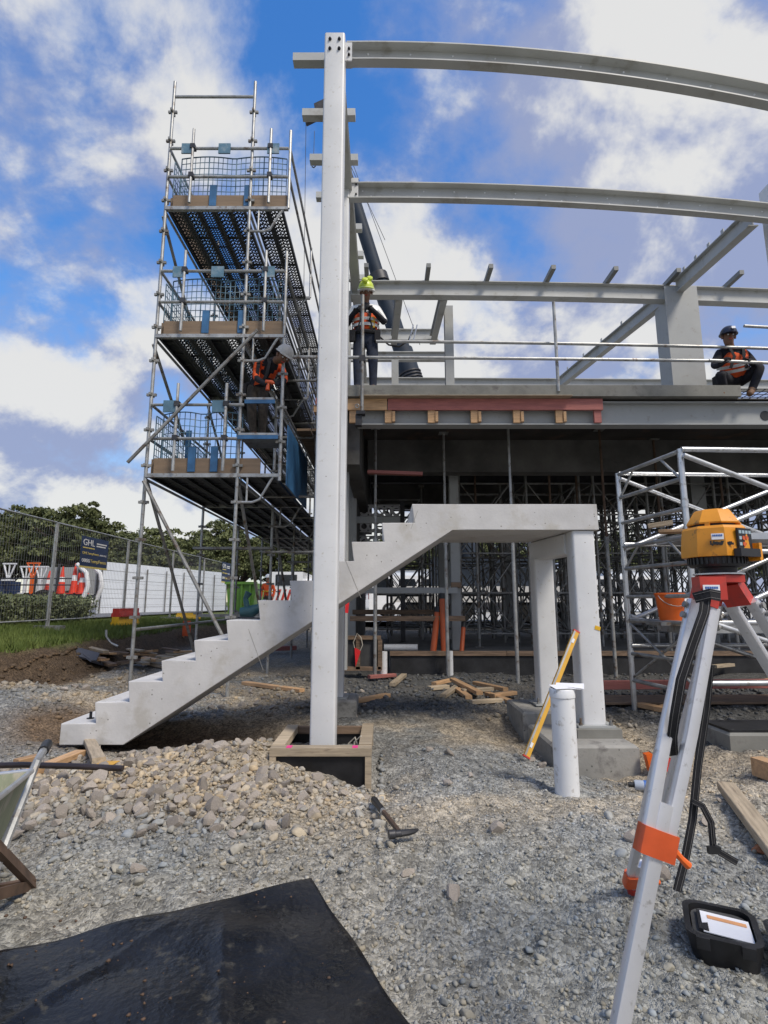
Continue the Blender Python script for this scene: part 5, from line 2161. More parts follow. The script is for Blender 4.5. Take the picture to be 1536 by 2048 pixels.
cone_lab = ['small red cone at the left of the row on the truck', 'red cone second from left on the truck', 'tallest red cone in the middle of the truck row', 'pale dusty cone squeezed between the red ones', 'rightmost red cone of the truck row']
for k, (u, h_) in enumerate(((96, 0.78), (122, 0.95), (147, 1.05), (156, 0.72), (163, 0.9))):
    p = at(u, 1180, 18.75 + 0.15 * (k % 2))
    t = thing('traffic_cone', cone_lab[k], 'traffic cone', (p.x, p.y, 1.481), 'traffic cones on the truck')
    mb = MB()
    mb.b2((p.x - 0.18, p.y - 0.18, 1.481), (p.x + 0.18, p.y + 0.18, 1.515))
    mb.lathe([(0.14, 1.516), (0.115, 1.516 + 0.22 * h_), (0.095, 1.516 + 0.4 * h_)], (p.x, p.y, 0), 14)
    mb.lathe([(0.075, 1.5165 + 0.58 * h_), (0.055, 1.516 + 0.74 * h_), (0.022, 1.516 + h_ * 0.97)], (p.x, p.y, 0), 14)
    mb.build('cone', RED_CONE, t)
    mb = MB()
    mb.lathe([(0.0945, 1.5163 + 0.4 * h_), (0.0755, 1.516 + 0.58 * h_)], (p.x, p.y, 0), 14)
    mb.build('white_band', SIGN_WHITE, t)
for k, (u, v, m, lab) in enumerate(((20, 1126, PVC, 'pale frame stand at the far left over the truck'), (54, 1132, PVC, 'pale frame stand left of the orange one'), (68, 1125, ORANGE_PL, 'orange frame stand on the truck'), (84, 1132, PVC, 'pale frame stand right of the orange one'))):
    p = at(u, v, 19.3)
    t = thing('barrier_stand', lab, 'barrier stand', (p.x, 19.3, 1.48), 'frame stands on the truck')
    mb = MB()
    z = p.z
    mb.b2((p.x - 0.24, 19.27, z - 0.05), (p.x + 0.24, 19.33, z))
    for s in (-1, 1):
        mb.tube((p.x + s * 0.21, 19.3, z - 0.03), (p.x + s * 0.05, 19.3, z - 0.5), 0.03, 6)
    mb.tube((p.x, 19.3, z - 0.03), (p.x, 19.3, z - 0.5), 0.025, 6)
    mb.build('head', m, t)
    mb = MB()
    zz = 1.481 if u > 50 else 1.951
    mb.b2((p.x - 0.05, 19.26, zz), (p.x + 0.05, 19.34, z - 0.48))
    mb.b2((p.x - 0.22, 19.25, zz), (p.x + 0.22, 19.35, zz + 0.05))
    mb.build('stem', m, t)


def van(name, label, x, y, rz, z0, L_=4.9, H=1.95, W=1.8, cat='van', group=None):
    t = thing(name, label, cat, (x, y, z0), group)
    t.rotation_euler[2] = 0
    Rz = Matrix.Rotation(rz, 3, 'Z')
    o = Vector((x, y, z0))
    prof = [(-L_ / 2, 0.35), (-L_ / 2, H * 0.55), (-L_ / 2 + 0.08, H * 0.95), (-L_ / 2 + 0.25, H), (L_ / 2 - 1.7, H), (L_ / 2 - 0.75, H * 0.58), (L_ / 2 - 0.08, H * 0.48), (L_ / 2, H * 0.36), (L_ / 2, 0.35)]
    def body(pr, w):
        mb = MB()
        n_ = len(pr)
        vs_ = [o + Rz @ Vector((a, -w / 2, b)) for a, b in pr] + [o + Rz @ Vector((a, w / 2, b)) for a, b in pr]
        mb.add(vs_, [tuple(range(n_)), tuple(reversed(range(n_, 2 * n_)))] + [(i, (i + 1) % n_, n_ + (i + 1) % n_, n_ + i) for i in range(n_)])
        return mb
    body(prof, W).build('body', WHITE_VEH, t)
    for x0, x1 in ((-L_ / 2 + 0.3, -L_ / 2 + 1.3), (-L_ / 2 + 1.4, -L_ / 2 + 2.4), (L_ / 2 - 2.3, L_ / 2 - 1.25)):
        body([(x0, H * 0.6), (x0 + 0.04, H * 0.92), (x1 - 0.2, H * 0.92), (x1, H * 0.6)], W + 0.012).build('side_window', GLASS_D, t)
    mb = MB()
    mb.add([o + Rz @ Vector((-L_ / 2 - 0.004, s * W * 0.40, H * 0.60)) for s in (-1, 1)] + [o + Rz @ Vector((-L_ / 2 + 0.068, s * W * 0.38, H * 0.90)) for s in (1, -1)], [(0, 1, 2, 3)])
    mb.build('rear_window', GLASS_D, t)
    mb = MB()
    mb.add([o + Rz @ Vector((L_ / 2 - 1.66, s * W * 0.43, H * 0.985)) for s in (-1, 1)] + [o + Rz @ Vector((L_ / 2 - 0.79, s * W * 0.45, H * 0.61)) for s in (1, -1)], [(0, 1, 2, 3)])
    mb.build('windscreen', GLASS_D, t)
    for wx in (-L_ / 2 + 0.95, L_ / 2 - 0.95):
        for s in (-1, 1):
            mb = MB()
            c = o + Rz @ Vector((wx, s * (W / 2 - 0.12), 0.33))
            e = Rz @ Vector((0, s * 0.14, 0))
            mb.tube(c, c + e, 0.33, 18)
            w_ = mb.build('wheel', RUBBER, t)
            mb = MB()
            mb.tube(c + e * 1.01, c + e * 1.06, 0.2, 14)
            mb.build('rim', ALU, w_)
    for s in (-1, 1):
        mb = MB()
        mb.box(o + Rz @ Vector((-L_ / 2, s * W * 0.44, H * 0.5)), (0.05, 0.12, 0.3), Rz)
        mb.build('tail_light', RED_PL, t)
        mb = MB()
        mb.box(o + Rz @ Vector((L_ / 2 - 0.03, s * W * 0.38, H * 0.42)), (0.08, 0.3, 0.12), Rz)
        mb.build('headlight', PVC, t)
    return t


van('parked_van', 'white van at the left edge, behind the hedge', -14.0, 16.3, R(150), GROUND_L)
van('parked_van', 'white van glimpsed through the shoring under the floor', 1.6, 27.0, R(8), 0.51)
van('parked_van', 'white van seen just left of the tall column, over the steps', -3.3, 31.5, R(60), 0.51)
van('parked_van', 'white van far right behind the mobile tower', 12.5, 27.5, R(4), 0.51)

# green skip
sk = thing('skip_bin', 'lime green steel skip bin beyond the scaffold', 'skip', (-5.6, 22.2, 0.6))
mb = MB()
prof = [(-6.15, 0.68), (-6.28, 1.95), (-5.08, 1.95), (-5.2, 0.68)]
n_ = 4
vs_ = [(x, 21.6, z) for x, z in prof] + [(x, 23.2, z) for x, z in prof]
mb.add(vs_, [(0, 1, 2, 3), (7, 6, 5, 4)] + [(i, (i + 1) % 4, 4 + (i + 1) % 4, 4 + i) for i in range(4)])
mb.build('bin', GREEN_SKIP, sk, smooth=False)
for x in (-5.98, -5.65, -5.32):
    mb = MB()
    mb.b2((x - 0.04, 21.53, 0.75), (x + 0.04, 21.598, 1.9))
    mb.build('rib', GREEN_SKIP, sk)
mb = MB()
mb.b2((-6.32, 21.5, 1.9), (-5.04, 21.595, 2.0))
mb.build('rim', GREEN_SKIP, sk)

# white and red truck rear
wt = thing('box_truck', 'white truck with red and white chevron tail, behind the steps', 'truck', (-5.0, 28.5, 0.52))
mb = MB()
mb.b2((-5.9, 28.0, 1.25), (-4.2, 32.5, 2.75))
mb.build('box_body', WHITE_VEH, wt)
mb = MB()
mb.b2((-5.85, 27.9, 0.95), (-4.25, 32.4, 1.24))
mb.build('chassis', DARK_STEEL, wt)
for k in range(6):
    mb = MB()
    x = -5.85 + 0.27 * k
    mb.add([(x, 27.985, 1.3), (x + 0.13, 27.985, 1.3), (x + 0.30, 27.985, 1.85), (x + 0.17, 27.985, 1.85)], [(0, 1, 2, 3)])
    mb.build('red_chevron', RED_PL, wt)
mb = MB()
mb.b2((-5.6, 27.97, 2.05), (-4.5, 27.99, 2.6))
mb.build('rear_window', GLASS_D, wt)
for x in (-5.7, -4.6):
    mb = MB()
    mb.tube((x, 28.9, 0.92), (x + 0.3, 28.9, 0.92), 0.42, 16)
    mb.build('wheel', RUBBER, wt)

# site cabins behind the building
for k, (x, y, w, lab) in enumerate(((-0.5, 37.0, 6.0, 'white site cabin behind the shoring on the left'), (6.5, 38.0, 7.5, 'middle site cabin behind the shoring, coloured dark to stand for shade'), (15.5, 37.0, 8.0, 'white site cabin behind the shoring on the right'))):
    t = thing('site_cabin', lab, 'cabin', (x + w / 2, y, 0.52), 'site cabins')
    mb = MB()
    mb.b2((x, y, 0.6), (x + w, y + 2.6, 3.3))
    mb.build('shell', HOARD if k != 1 else DARK_STEEL, t)  # middle cabin painted dark in place of the gloom behind the shoring
    for j in range(3):
        mb = MB()
        xx = x + 0.6 + j * (w - 1.2) / 3
        mb.b2((xx, y - 0.02, 1.6), (xx + 1.0, y - 0.002, 2.5))
        wd = mb.build('window', GLASS_D, t)
        mb = MB()
        mb.b2((xx - 0.05, y - 0.03, 2.5), (xx + 1.05, y - 0.001, 2.56))
        mb.build('window_frame', ALU, wd)
    mb = MB()
    mb.b2((x - 0.05, y - 0.06, 3.3), (x + w + 0.05, y + 2.66, 3.42))
    mb.build('roof', GREY_STEEL, t)

# ------------------------------------------------------------------ timber box round the column foot
bx = thing('formwork_box', 'timber framed box lined in black round the foot of the tall column', 'formwork', (-0.46, 4.48, -0.1))
x0, x1, y0, y1, zt = -0.825, -0.09, 4.10, 4.84, 0.17
for lo, hi, m in (((x0, y0, zt - 0.055), (x1, y0 + 0.09, zt), TIMBER_GREY), ((x0, y0 + 0.0905, zt - 0.05), (x0 + 0.095, y1, zt + 0.004), TIMBER_GREY), ((x1 - 0.095, y0 + 0.0905, zt - 0.05), (x1, y1 + 0.04, zt + 0.006), TIMBER_GREY),
                  ((x0 + 0.096, y1 - 0.05, zt - 0.06), (x1 - 0.096, y1, zt - 0.004), TIMBER_BROWN)):
    mb = MB()
    mb.b2(lo, hi)
    mb.build('top_rail', m, bx, smooth=False)
for x, y in ((x0 + 0.001, y0 + 0.004), (x1 - 0.046, y0 + 0.004), (x0 + 0.001, y1 - 0.05), (x1 - 0.046, y1 - 0.05)):
    mb = MB()
    mb.b2((x, y, -0.28), (x + 0.045, y + 0.045, zt - 0.056))
    mb.build('corner_post', TIMBER_GREY, bx, smooth=False)
for lo, hi in (((x0 + 0.047, y0 + 0.03, -0.3), (x1 - 0.047, y0 + 0.045, zt - 0.056)), ((x0 + 0.01, y0 + 0.05, -0.3), (x0 + 0.025, y1 - 0.052, zt - 0.056)), ((x1 - 0.025, y0 + 0.05, -0.3), (x1 - 0.01, y1 - 0.052, zt - 0.056)), ((x0 + 0.047, y1 - 0.03, -0.3), (x1 - 0.047, y1 - 0.015, zt - 0.062))):
    mb = MB()
    mb.b2(lo, hi)
    mb.build('side_panel', BLACK_MEM, bx)
mb = MB()
mb.b2((x0 + 0.03, y0 + 0.05, -0.12), (x1 - 0.03, y1 - 0.035, -0.045))
mb.build('concrete_base', CONC_D, bx)
for u in (581, 711):
    p = atz(u, 1490, zt)
    mb = MB()
    mb.b2((p.x - 0.02, y0 + 0.006, zt + 0.0005), (p.x + 0.02, y0 + 0.075, zt + 0.002))
    mb.build('pink_mark', PINK, bx)
mb = MB()
for a, b, c in ((-0.30, 4.5, 0.02), (-0.25, 4.42, 0.05), (-0.33, 4.38, -0.01)):
    mb.path([(a, b, -0.045), (a + 0.02, b + 0.02, 0.08 + c), (a + 0.07, b, 0.13 + c), (a + 0.10, b - 0.02, 0.06 + c), (a + 0.06, b - 0.03, 0.0)], 0.007, 6)
o = mb.build('tie_wire', ROPE, bx)

# ------------------------------------------------------------------ upright pipe with paper
p = Vector((1.19, 3.74, 0))
zb = gz(p.x, p.y) - 0.03
pt = at(1137, 1376, 3.74)
pp = thing('upright_pipe', 'white plastic pipe stub standing upright in front of the pillars', 'pipe', (p.x, p.y, zb))
mb = MB()
mb.lathe([(0.078, zb), (0.078, pt.z - 0.06), (0.083, pt.z - 0.055), (0.083, pt.z - 0.005), (0.079, pt.z), (0.070, pt.z), (0.070, pt.z - 0.2)], (p.x, p.y, 0), 28)
mb.build('pipe_wall', PVC, pp)
mb = MB()
for k, (dx, dy, rz) in enumerate(((0.02, -0.01, 0.1), (0.06, 0.02, -0.35))):
    z = pt.z + 0.004 + 0.005 * k
    Rm = Euler((0.05, 0.03, rz)).to_matrix()
    v = [Rm @ Vector((a, b, c)) + Vector((p.x + dx, p.y + dy, z)) for a, b, c in ((-0.09, -0.06, 0.0), (0.0, -0.062, 0.006), (0.09, -0.06, 0.0), (0.09, 0.06, 0.012), (0.0, 0.06, 0.008), (-0.09, 0.06, 0.004))]
    v2 = [q + Vector((0, 0, 0.0012)) for q in v]
    mb.add(v + v2, [(0, 1, 4, 5), (1, 2, 3, 4), (11, 10, 7, 6), (10, 9, 8, 7), (0, 6, 7, 1), (1, 7, 8, 2), (2, 8, 9, 3), (3, 9, 10, 4), (4, 10, 11, 5), (5, 11, 6, 0)])
tag(mb.build('paper_sheets', PAPER, smooth=False), 'folded white papers lying on top of the upright pipe', 'paper')

# spirit level leaning on the pillar
a, b = at(1053, 1512, 4.55), at(1152, 1264, 4.885)
sl = thing('spirit_level', 'long yellow spirit level leaning against the front pillar', 'spirit level', tuple(a))
d = (b - a).normalized()
s = Vector((0, 1, 0)).cross(d).normalized()
mb = MB()
mb.bar(a, b, 0.024, 0.050, s)
mb.build('body', YELLOW, sl)
mb = MB()
off = d.cross(s).normalized()
off = off if off.y < 0 else -off
mb.bar(a + s * -0.016 + off * 0.0135, b + s * -0.016 + off * 0.0135, 0.003, 0.016, s)
mb.build('edge_strip', GALV, sl)
for t in (0.08, 0.5, 0.92):
    mb = MB()
    q = a.lerp(b, t) + off * 0.0135
    mb.bar(q - d * 0.02, q + d * 0.02, 0.004, 0.02, s)
    mb.build('vial', LIME if t == 0.5 else PVC, sl)
mb = MB()
mb.bar(b, b + d * 0.012, 0.028, 0.060, s)
mb.bar(a - d * 0.012, a, 0.028, 0.060, s)
mb.build('end_cap', RED_PL, sl)

# small things behind the near block
c = atz(1330, 1528, -0.05)
t = thing('plastic_clamp', 'red and orange plastic clamp on the ground behind the tripod leg', 'clamp', tuple(c))
zc0 = gz(c.x, c.y)
mb = MB()
mb.box((c.x, c.y, zc0 + 0.05), (0.20, 0.08, 0.09), (0, 0.1, 0.2))
mb.lathe([(0.05, zc0 + 0.06), (0.05, zc0 + 0.13), (0.03, zc0 + 0.15)], (c.x - 0.02, c.y, 0), 12)
mb.build('body', RED_PL, t)
mb = MB()
mb.box((c.x - 0.12, c.y, zc0 + 0.07), (0.05, 0.06, 0.13), (0, -0.2, 0))
mb.box((c.x + 0.10, c.y, zc0 + 0.12), (0.04, 0.05, 0.10), (0, 0.3, 0))
mb.build('jaw', ORANGE_PL, t)
c = atz(1305, 1557, 0.0)
zc0 = gz(c.x, c.y)
bt = thing('drink_bottle', 'plastic bottle with blue label lying beside the concrete block', 'bottle', (c.x, c.y, zc0))
Rm = Euler((0, R(90), R(-15))).to_matrix()
mb = MB()
mb.lathe([(0.03, -0.12), (0.034, -0.11), (0.034, 0.05), (0.016, 0.10), (0.014, 0.115)], (c.x, c.y, zc0 + 0.04), 16, Rm)
mb.build('bottle_body', mat('cloudy_plastic', (0.45, 0.5, 0.58), 0.25, var=0.1), bt)
mb = MB()
mb.lathe([(0.0355, -0.06), (0.0355, 0.02)], (c.x, c.y, zc0 + 0.04), 16, Rm)
mb.build('label_band', BLUE_LBL, bt)
mb = MB()
mb.lathe([(0.017, -0.16), (0.018, -0.121)], (c.x, c.y, zc0 + 0.04), 12, Rm)
mb.build('cap', BLACK_PL, bt)

# ------------------------------------------------------------------ hammer
p0, p1 = hit(747, 1616), hit(801, 1700)
for q in (p0, p1):
    q.z = gz(q.x, q.y) + 0.045
d = (p1 - p0).normalized()
sd_ = Vector((0, 0, 1)).cross(d).normalized()
hm = thing('hammer', 'claw hammer with black rubber grip lying on the gravel', 'hammer', tuple(p1))
mb = MB()
mb.path([p0, p0 + d * 0.03, p0 + d * 0.14, p0 + d * 0.24], [0.018, 0.022, 0.018, 0.020], 10)
mb.build('grip', BLACK_PL, hm)
mb = MB()
mb.path([p0 + d * 0.235, p0 + d * 0.26], 0.0185, 10)
mb.build('collar', ALU, hm)
mb = MB()
mb.path([p0 + d * 0.25, p1], [0.013, 0.013], 8)
mb.build('shaft', RUST, hm)
mb = MB()
mb.path([p1 + sd_ * 0.0, p1 - sd_ * 0.025, p1 - sd_ * 0.03, p1 - sd_ * 0.06], [0.018, 0.016, 0.022, 0.022], 10)
hh = [p1 + sd_ * 0.0, p1 + sd_ * 0.04 - d * 0.003, p1 + sd_ * 0.075 - d * 0.012, p1 + sd_ * 0.10 - d * 0.028]
mb.path(hh, [0.018, 0.016, 0.012, 0.006], 8)
mb.build('head', DARK_STEEL, hm)

# ------------------------------------------------------------------ black sheet in the foreground
def sheet():
    c0 = atz(622, 1762, 0.03)
    cr_ = atz(815, 2052, 0.03)
    cl_ = atz(-10, 1912, 0.03)
    u = Vector((cl_.x - c0.x, cl_.y - c0.y, 0))
    w = Vector((cr_.x - c0.x, cr_.y - c0.y, 0))
    w.normalize()
    u.normalize()
    nu, nw = 150, 90
    LU, LW = 2.6, 1.55
    V = []
    for j in range(nw + 1):
        for i in range(nu + 1):
            a, b = LU * i / nu, LW * j / nw
            edge = 0.006 * math.sin(a * 9) * (1 if j == 0 else 0) + 0.005 * math.sin(b * 11) * (1 if i == 0 else 0)
            x = c0.x + u.x * (a + edge) + w.x * (b + edge)
            y = c0.y + u.y * (a + edge) + w.y * (b + edge)
            ed = min(1.0, 4.0 * a, 4.0 * b)
            zz = 0.030 + ed * 0.010 * float(vnoise(np.array(x * 2.3), np.array(y * 2.3))) * 2 + 0.012 * float(vnoise(np.array(x * 6.1), np.array(y * 6.1 + 3))) + 0.005 * math.sin((a * 0.8 + b) * 14)
            for (ca, cb, ct, am) in ((0.9, 0.3, 0.6, 0.010), (1.6, 0.7, -0.35, 0.008), (0.5, 0.8, 1.4, 0.007), (1.2, 1.0, 0.15, 0.006)):
                dd = (a - ca) * math.sin(ct) - (b - cb) * math.cos(ct)
                zz += ed * am * math.exp(-(dd / 0.022) ** 2)
            V.append((x, y, zz + 0.012))
    me_f = []
    for j in range(nw):
        for i in range(nu):
            k = j * (nu + 1) + i
            me_f.append((k, k + 1, k + nu + 2, k + nu + 1))
    mb = MB()
    mb.add(V, me_f)
    m = mat('black_polythene', (0.009, 0.010, 0.013), 0.32, var=0.3, vs=4, spot=(0.055, 0.051, 0.040), spot_amt=-0.10, spot_scale=16, bump=0.5, bs=34, rvar=0.25)
    o = mb.build('black_sheet', m)
    sm = o.modifiers.new('thick', 'SOLIDIFY')
    sm.thickness = 0.006
    tag(o, 'dusty black plastic sheet spread on the foreground gravel', 'plastic sheet')


sheet()
# grit lying on the sheet
rs = np.random.RandomState(9)
V, Fc, off_ = [], [], 0
for k in range(260):
    cl3 = rs.randint(0, 4)
    x, y = (-0.9, -0.3, -1.3, -0.5)[cl3] + 0.22 * rs.randn(), (1.9, 2.3, 2.05, 1.75)[cl3] + 0.14 * rs.randn()
    if not in_poly(x, y, SHEET):
        continue
    pv, pf = SML[k % 8]
    s_ = 0.0015 + 0.007 * rs.rand() ** 4
    V.append(pv * s_ + np.array([x, y, 0.048 + s_ * 0.3]))
    Fc.append(pf + off_)
    off_ += len(pv)
me = np_mesh('grit', np.concatenate(V), np.concatenate(Fc), RUST, smooth=False)
o = bpy.data.objects.new('grit', me)
C.objects.link(o)
tag(o, 'scattered grit lying on the black plastic sheet', 'grit', kind='stuff')

# ------------------------------------------------------------------ wheelbarrow at the left edge
wb = thing('wheelbarrow', 'muddy wheelbarrow cut off by the left edge of the picture', 'wheelbarrow', (0, 0, 0))
rim = [(-0.35, 0.33, 0.525), (0.48, 0.28, 0.60), (0.48, -0.28, 0.60), (-0.35, -0.33, 0.525)]
bot = [(-0.20, 0.23, 0.19), (0.24, 0.18, 0.19), (0.24, -0.18, 0.19), (-0.20, -0.23, 0.19)]
ins = [(a * 0.97, b * 0.97, c + 0.002) for a, b, c in rim]
ibt = [(a * 0.97, b * 0.97, c + 0.012) for a, b, c in bot]
mb = MB()
mb.add(bot + rim + ins + ibt, [(3, 2, 1, 0)] + [(i, (i + 1) % 4, 4 + (i + 1) % 4, 4 + i) for i in range(4)] + [(4 + i, 4 + (i + 1) % 4, 8 + (i + 1) % 4, 8 + i) for i in range(4)] + [(8 + i, 8 + (i + 1) % 4, 12 + (i + 1) % 4, 12 + i) for i in range(4)] + [(12, 13, 14, 15)])
mb.build('tray', BARROW, wb, smooth=False)
mb = MB()
mb.path([rim[0], rim[1], rim[2], rim[3], rim[0]], 0.011, 8)
mb.build('tray_rim', ALU, wb)
mb = MB()
mb.add([(a * 0.9, b * 0.9, 0.44 + 0.05 * (a + 0.3)) for a, b, c in rim], [(0, 1, 2, 3)])
mb.build('sand_load', CONC_D, wb)
for s in (1, -1):
    mb = MB()
    mb.path([(0.75, s * 0.10, 0.22), (0.2, s * 0.20, 0.175), (-0.20, s * 0.25, 0.175), (-0.40, s * 0.30, 0.40), (-0.50, s * 0.325, 0.52), (-0.72, s * 0.33, 0.535)], 0.018, 8)
    h = mb.build('handle', GALV, wb)
    mb = MB()
    mb.path([(-0.66, s * 0.33, 0.5325), (-0.78, s * 0.33, 0.537)], 0.024, 10)
    mb.build('grip', BLACK_PL, h)
    mb = MB()
    mb.bar((-0.20, s * 0.26, 0.30), (-0.50, s * 0.36, 0.02), 0.022, 0.05, (1, 0, 0))
    mb.build('leg', RUST, wb)
mb = MB()
mb.bar((-0.50, 0.35, 0.025), (-0.42, -0.35, 0.06), 0.022, 0.04)
mb.bar((-0.50, 0.36, 0.02), (0.05, 0.2, 0.22), 0.02, 0.04)
mb.build('leg_brace', RUST, wb)
mb = MB()
mb.lathe([(0.10, -0.045), (0.17, -0.045), (0.195, -0.02), (0.195, 0.02), (0.17, 0.045), (0.10, 0.045)], (0.78, 0, 0.2), 20, Euler((R(90), 0, 0)).to_matrix())
mb.build('wheel', RUBBER, wb)
ang = R(-65.7)
K = at(64, 1533, 2.42)
fv, lv = Vector((math.cos(ang), math.sin(ang), 0)), Vector((-math.sin(ang), math.cos(ang), 0))
O = Vector((K.x, K.y, 0)) - fv * -0.35 - lv * 0.33
wb.location = (O.x, O.y, gz(O.x, O.y) + 0.0)
wb.rotation_euler[2] = ang

# ------------------------------------------------------------------ timbers
def gplank(name, label, u0, v0, u1, v1, w, t, m, group=None, lift=0.0, cat='timber', Z=0.03):
    a, b = hit(u0, v0), hit(u1, v1)
    a.z, b.z = float(ground_base(a.x, a.y)) + t / 2 + 0.02 + lift, float(ground_base(b.x, b.y)) + t / 2 + 0.02 + lift
    return plank(name, label, a, b, w, t, m, group, cat)


gplank('timber_offcut', 'short pale timber with orange end, under the black pipe at left', 52, 1562, 160, 1518, 0.085, 0.045, TIMBER, Z=0.06)
gplank('timber_offcut', 'pale board leaning from the stair foot to the pipe', 172, 1490, 196, 1545, 0.085, 0.04, TIMBER_GREY, Z=0.06, lift=0.035)
gplank('timber_offcut', 'orange timber end showing behind the wheelbarrow handle', 30, 1538, 75, 1528, 0.07, 0.045, TIMBER, Z=0.04)
a, b = atz(-40, 1532, 0.15), atz(246, 1537, 0.15)
mb = MB()
mb.path([a, a.lerp(b, 0.3) + Vector((0, 0, 0.012)), a.lerp(b, 0.7) + Vector((0, 0, 0.008)), b], 0.019, 10)
tag(mb.build('black_pipe', mat('dark_brown_pipe', (0.028, 0.020, 0.020), 0.4, var=0.3, vs=5)), 'long dark pipe lying across the timbers at left', 'pipe')
c = [atz(u, v, 0.05) for u, v in ((186, 1560), (214, 1562), (239, 1543), (206, 1541))]
mb = MB()
mb.add([(q.x, q.y, gz(q.x, q.y) + 0.05) for q in c] + [(q.x, q.y, gz(q.x, q.y) + 0.053) for q in c], [(3, 2, 1, 0), (4, 5, 6, 7)] + [(i, (i + 1) % 4, 4 + (i + 1) % 4, 4 + i) for i in range(4)])
tag(mb.build('yellow_card', YELLOW, smooth=False), 'bright yellow card lying on the stones by the dark pipe', 'card')

gplank('timber_plank', 'long loose plank on the ground under the stair flight', 488, 1372, 604, 1388, 0.10, 0.045, TIMBER)
gplank('timber_offcut', 'short orange offcut right of the tall column block', 712, 1410, 776, 1398, 0.09, 0.05, TIMBER)
gplank('timber_offcut', 'red offcut lying by the upright white pipe', 738, 1360, 790, 1356, 0.10, 0.05, TIMBER_RED)
gplank('timber_offcut', 'brown offcut tilted beside the red one', 785, 1376, 808, 1356, 0.09, 0.05, TIMBER_GREY)
gplank('timber_offcut', 'brown offcut left of the offcut heap', 858, 1384, 895, 1380, 0.10, 0.05, TIMBER_GREY)
heap = [(886, 1400, 914, 1380, 0), (905, 1372, 960, 1402, 0.05), (915, 1385, 938, 1402, 0.0), (942, 1412, 1004, 1408, 0.0), (950, 1378, 1012, 1392, 0.04), (975, 1394, 1022, 1412, 0.0), (925, 1392, 985, 1388, 0.02), (868, 1374, 902, 1366, 0.0), (985, 1402, 1030, 1396, 0.02)]
for k, (u0, v0, u1, v1, l) in enumerate(heap):
    gplank('timber_offcut', 'orange brown timber offcut in the small heap under the landing', u0, v0, u1, v1, 0.085, 0.045, TIMBER if k % 3 else TIMBER_GREY, 'offcut heap under the landing', l, Z=-0.03)
# jack and red timber under the stairs
gplank('timber_bearer', 'red timber bearer on the ground seen under the stairs', 532, 1308, 592, 1306, 0.16, 0.10, TIMBER_RED, lift=0.05)
# debris by the bank
rg = random.Random(4)
for k in range(34):
    u = rg.uniform(165, 395)
    v = 1332 - (u - 165) * 0.05 + rg.uniform(-16, 12)
    ln = rg.uniform(22, 75)
    an = rg.uniform(-0.35, 0.35)
    m = rg.choice([TIMBER_BROWN, TIMBER_GREY, TIMBER, TIMBER_BROWN, TIMBER_GREY])
    c = hit(u, v)
    L_ = ln * c.y / 1075
    a_ = rg.uniform(-0.7, 0.7)
    dv = Vector((math.cos(a_), math.sin(a_), rg.uniform(-0.15, 0.15))) * L_ / 2
    zz = float(ground_base(c.x, c.y)) + 0.03 + rg.uniform(0.0, 0.14)
    cc_ = Vector((c.x, c.y, zz))
    plank('timber_scrap', 'broken timber scrap in the debris pile below the earth bank', cc_ - dv, cc_ + dv, rg.uniform(0.08, 0.16), rg.uniform(0.025, 0.05), m, 'debris pile below the bank')
for k, (u, v) in enumerate(((172, 1322), (186, 1330))):
    c = hit(u, v)
    mb = MB()
    mb.box((c.x, c.y, gz(c.x, c.y) + 0.08), (0.34, 0.22, 0.03), (0.5, 0.3, 0.4 + k))
    tag(mb.build('slate_piece', mat('dark_slate', (0.06, 0.065, 0.085), 0.6, var=0.1)), ('upper dark flat board' if k == 0 else 'lower dark flat board') + ' at the left of the debris pile', 'board', 'dark boards in the debris')
c = hit(372, 1285)
mp_ = thing('marker_post', 'orange plastic marker by the foot of the bank', 'marker', (c.x, c.y, 0.1))
mb = MB()
mb.b2((c.x - 0.10, c.y, gz(c.x, c.y)), (c.x - 0.06, c.y + 0.03, 0.75))
mb.build('stake', TIMBER, mp_)
mb = MB()
mb.b2((c.x - 0.1, c.y - 0.02, 0.38), (c.x + 0.1, c.y - 0.004, 0.75))
mb.build('flag_sheet', RED_OR, mp_)
c = at(222, 1275, 10.2)
mb = MB()
mb.path([c + Vector((-0.1, 0, 0.14)), c + Vector((-0.09, 0, 0.02)), c + Vector((0, 0, -0.1)), c + Vector((0.14, 0, -0.16))], 0.022, 8)
tag(mb.build('conduit_stub', GALV), 'bent grey conduit poking out of the earth bank', 'pipe')

# right hand side timbers and lumps
plank('timber_plank', 'pale plank lying on the gravel at the right edge', atz(1452, 1572, 0.05), atz(1570, 1722, 0.05), 0.10, 0.05, TIMBER_GREY)
plank('timber_beam', 'long pink timber lying on the ground behind the mobile tower', Vector((2.55, 7.35, 0.13)), Vector((5.6, 7.05, 0.2)), 0.07, 0.11, TIMBER_RED)
plank('dark_board', 'dark board lying below the pink timber', Vector((2.45, 6.85, 0.03)), Vector((5.4, 6.75, 0.06)), 0.5, 0.03, TIMBER_BROWN, cat='board')
gplank('timber_offcut', 'timber offcut at the foot of the mobile tower post', 1280, 1418, 1318, 1426, 0.11, 0.05, TIMBER)
gplank('timber_offcut', 'orange offcut right of the tower foot, by the tripod', 1318, 1428, 1352, 1418, 0.11, 0.05, TIMBER)
gplank('timber_offcut', 'thin offcut to the right of the tripod legs', 1410, 1412, 1480, 1398, 0.10, 0.03, TIMBER_GREY)
gplank('timber_offcut', 'timber scrap on the pink beam at right', 1430, 1354, 1466, 1350, 0.10, 0.05, TIMBER_GREY, lift=0.12)
gplank('timber_offcut', 'orange scrap at the right edge by the pink beam', 1520, 1378, 1550, 1372, 0.12, 0.04, TIMBER, lift=0.05)
c0 = atz(1462, 1500, 0.0)
o = block((c0.x, c0.y, -0.1), (c0.x + 0.9, c0.y + 0.45, 0.13), '')
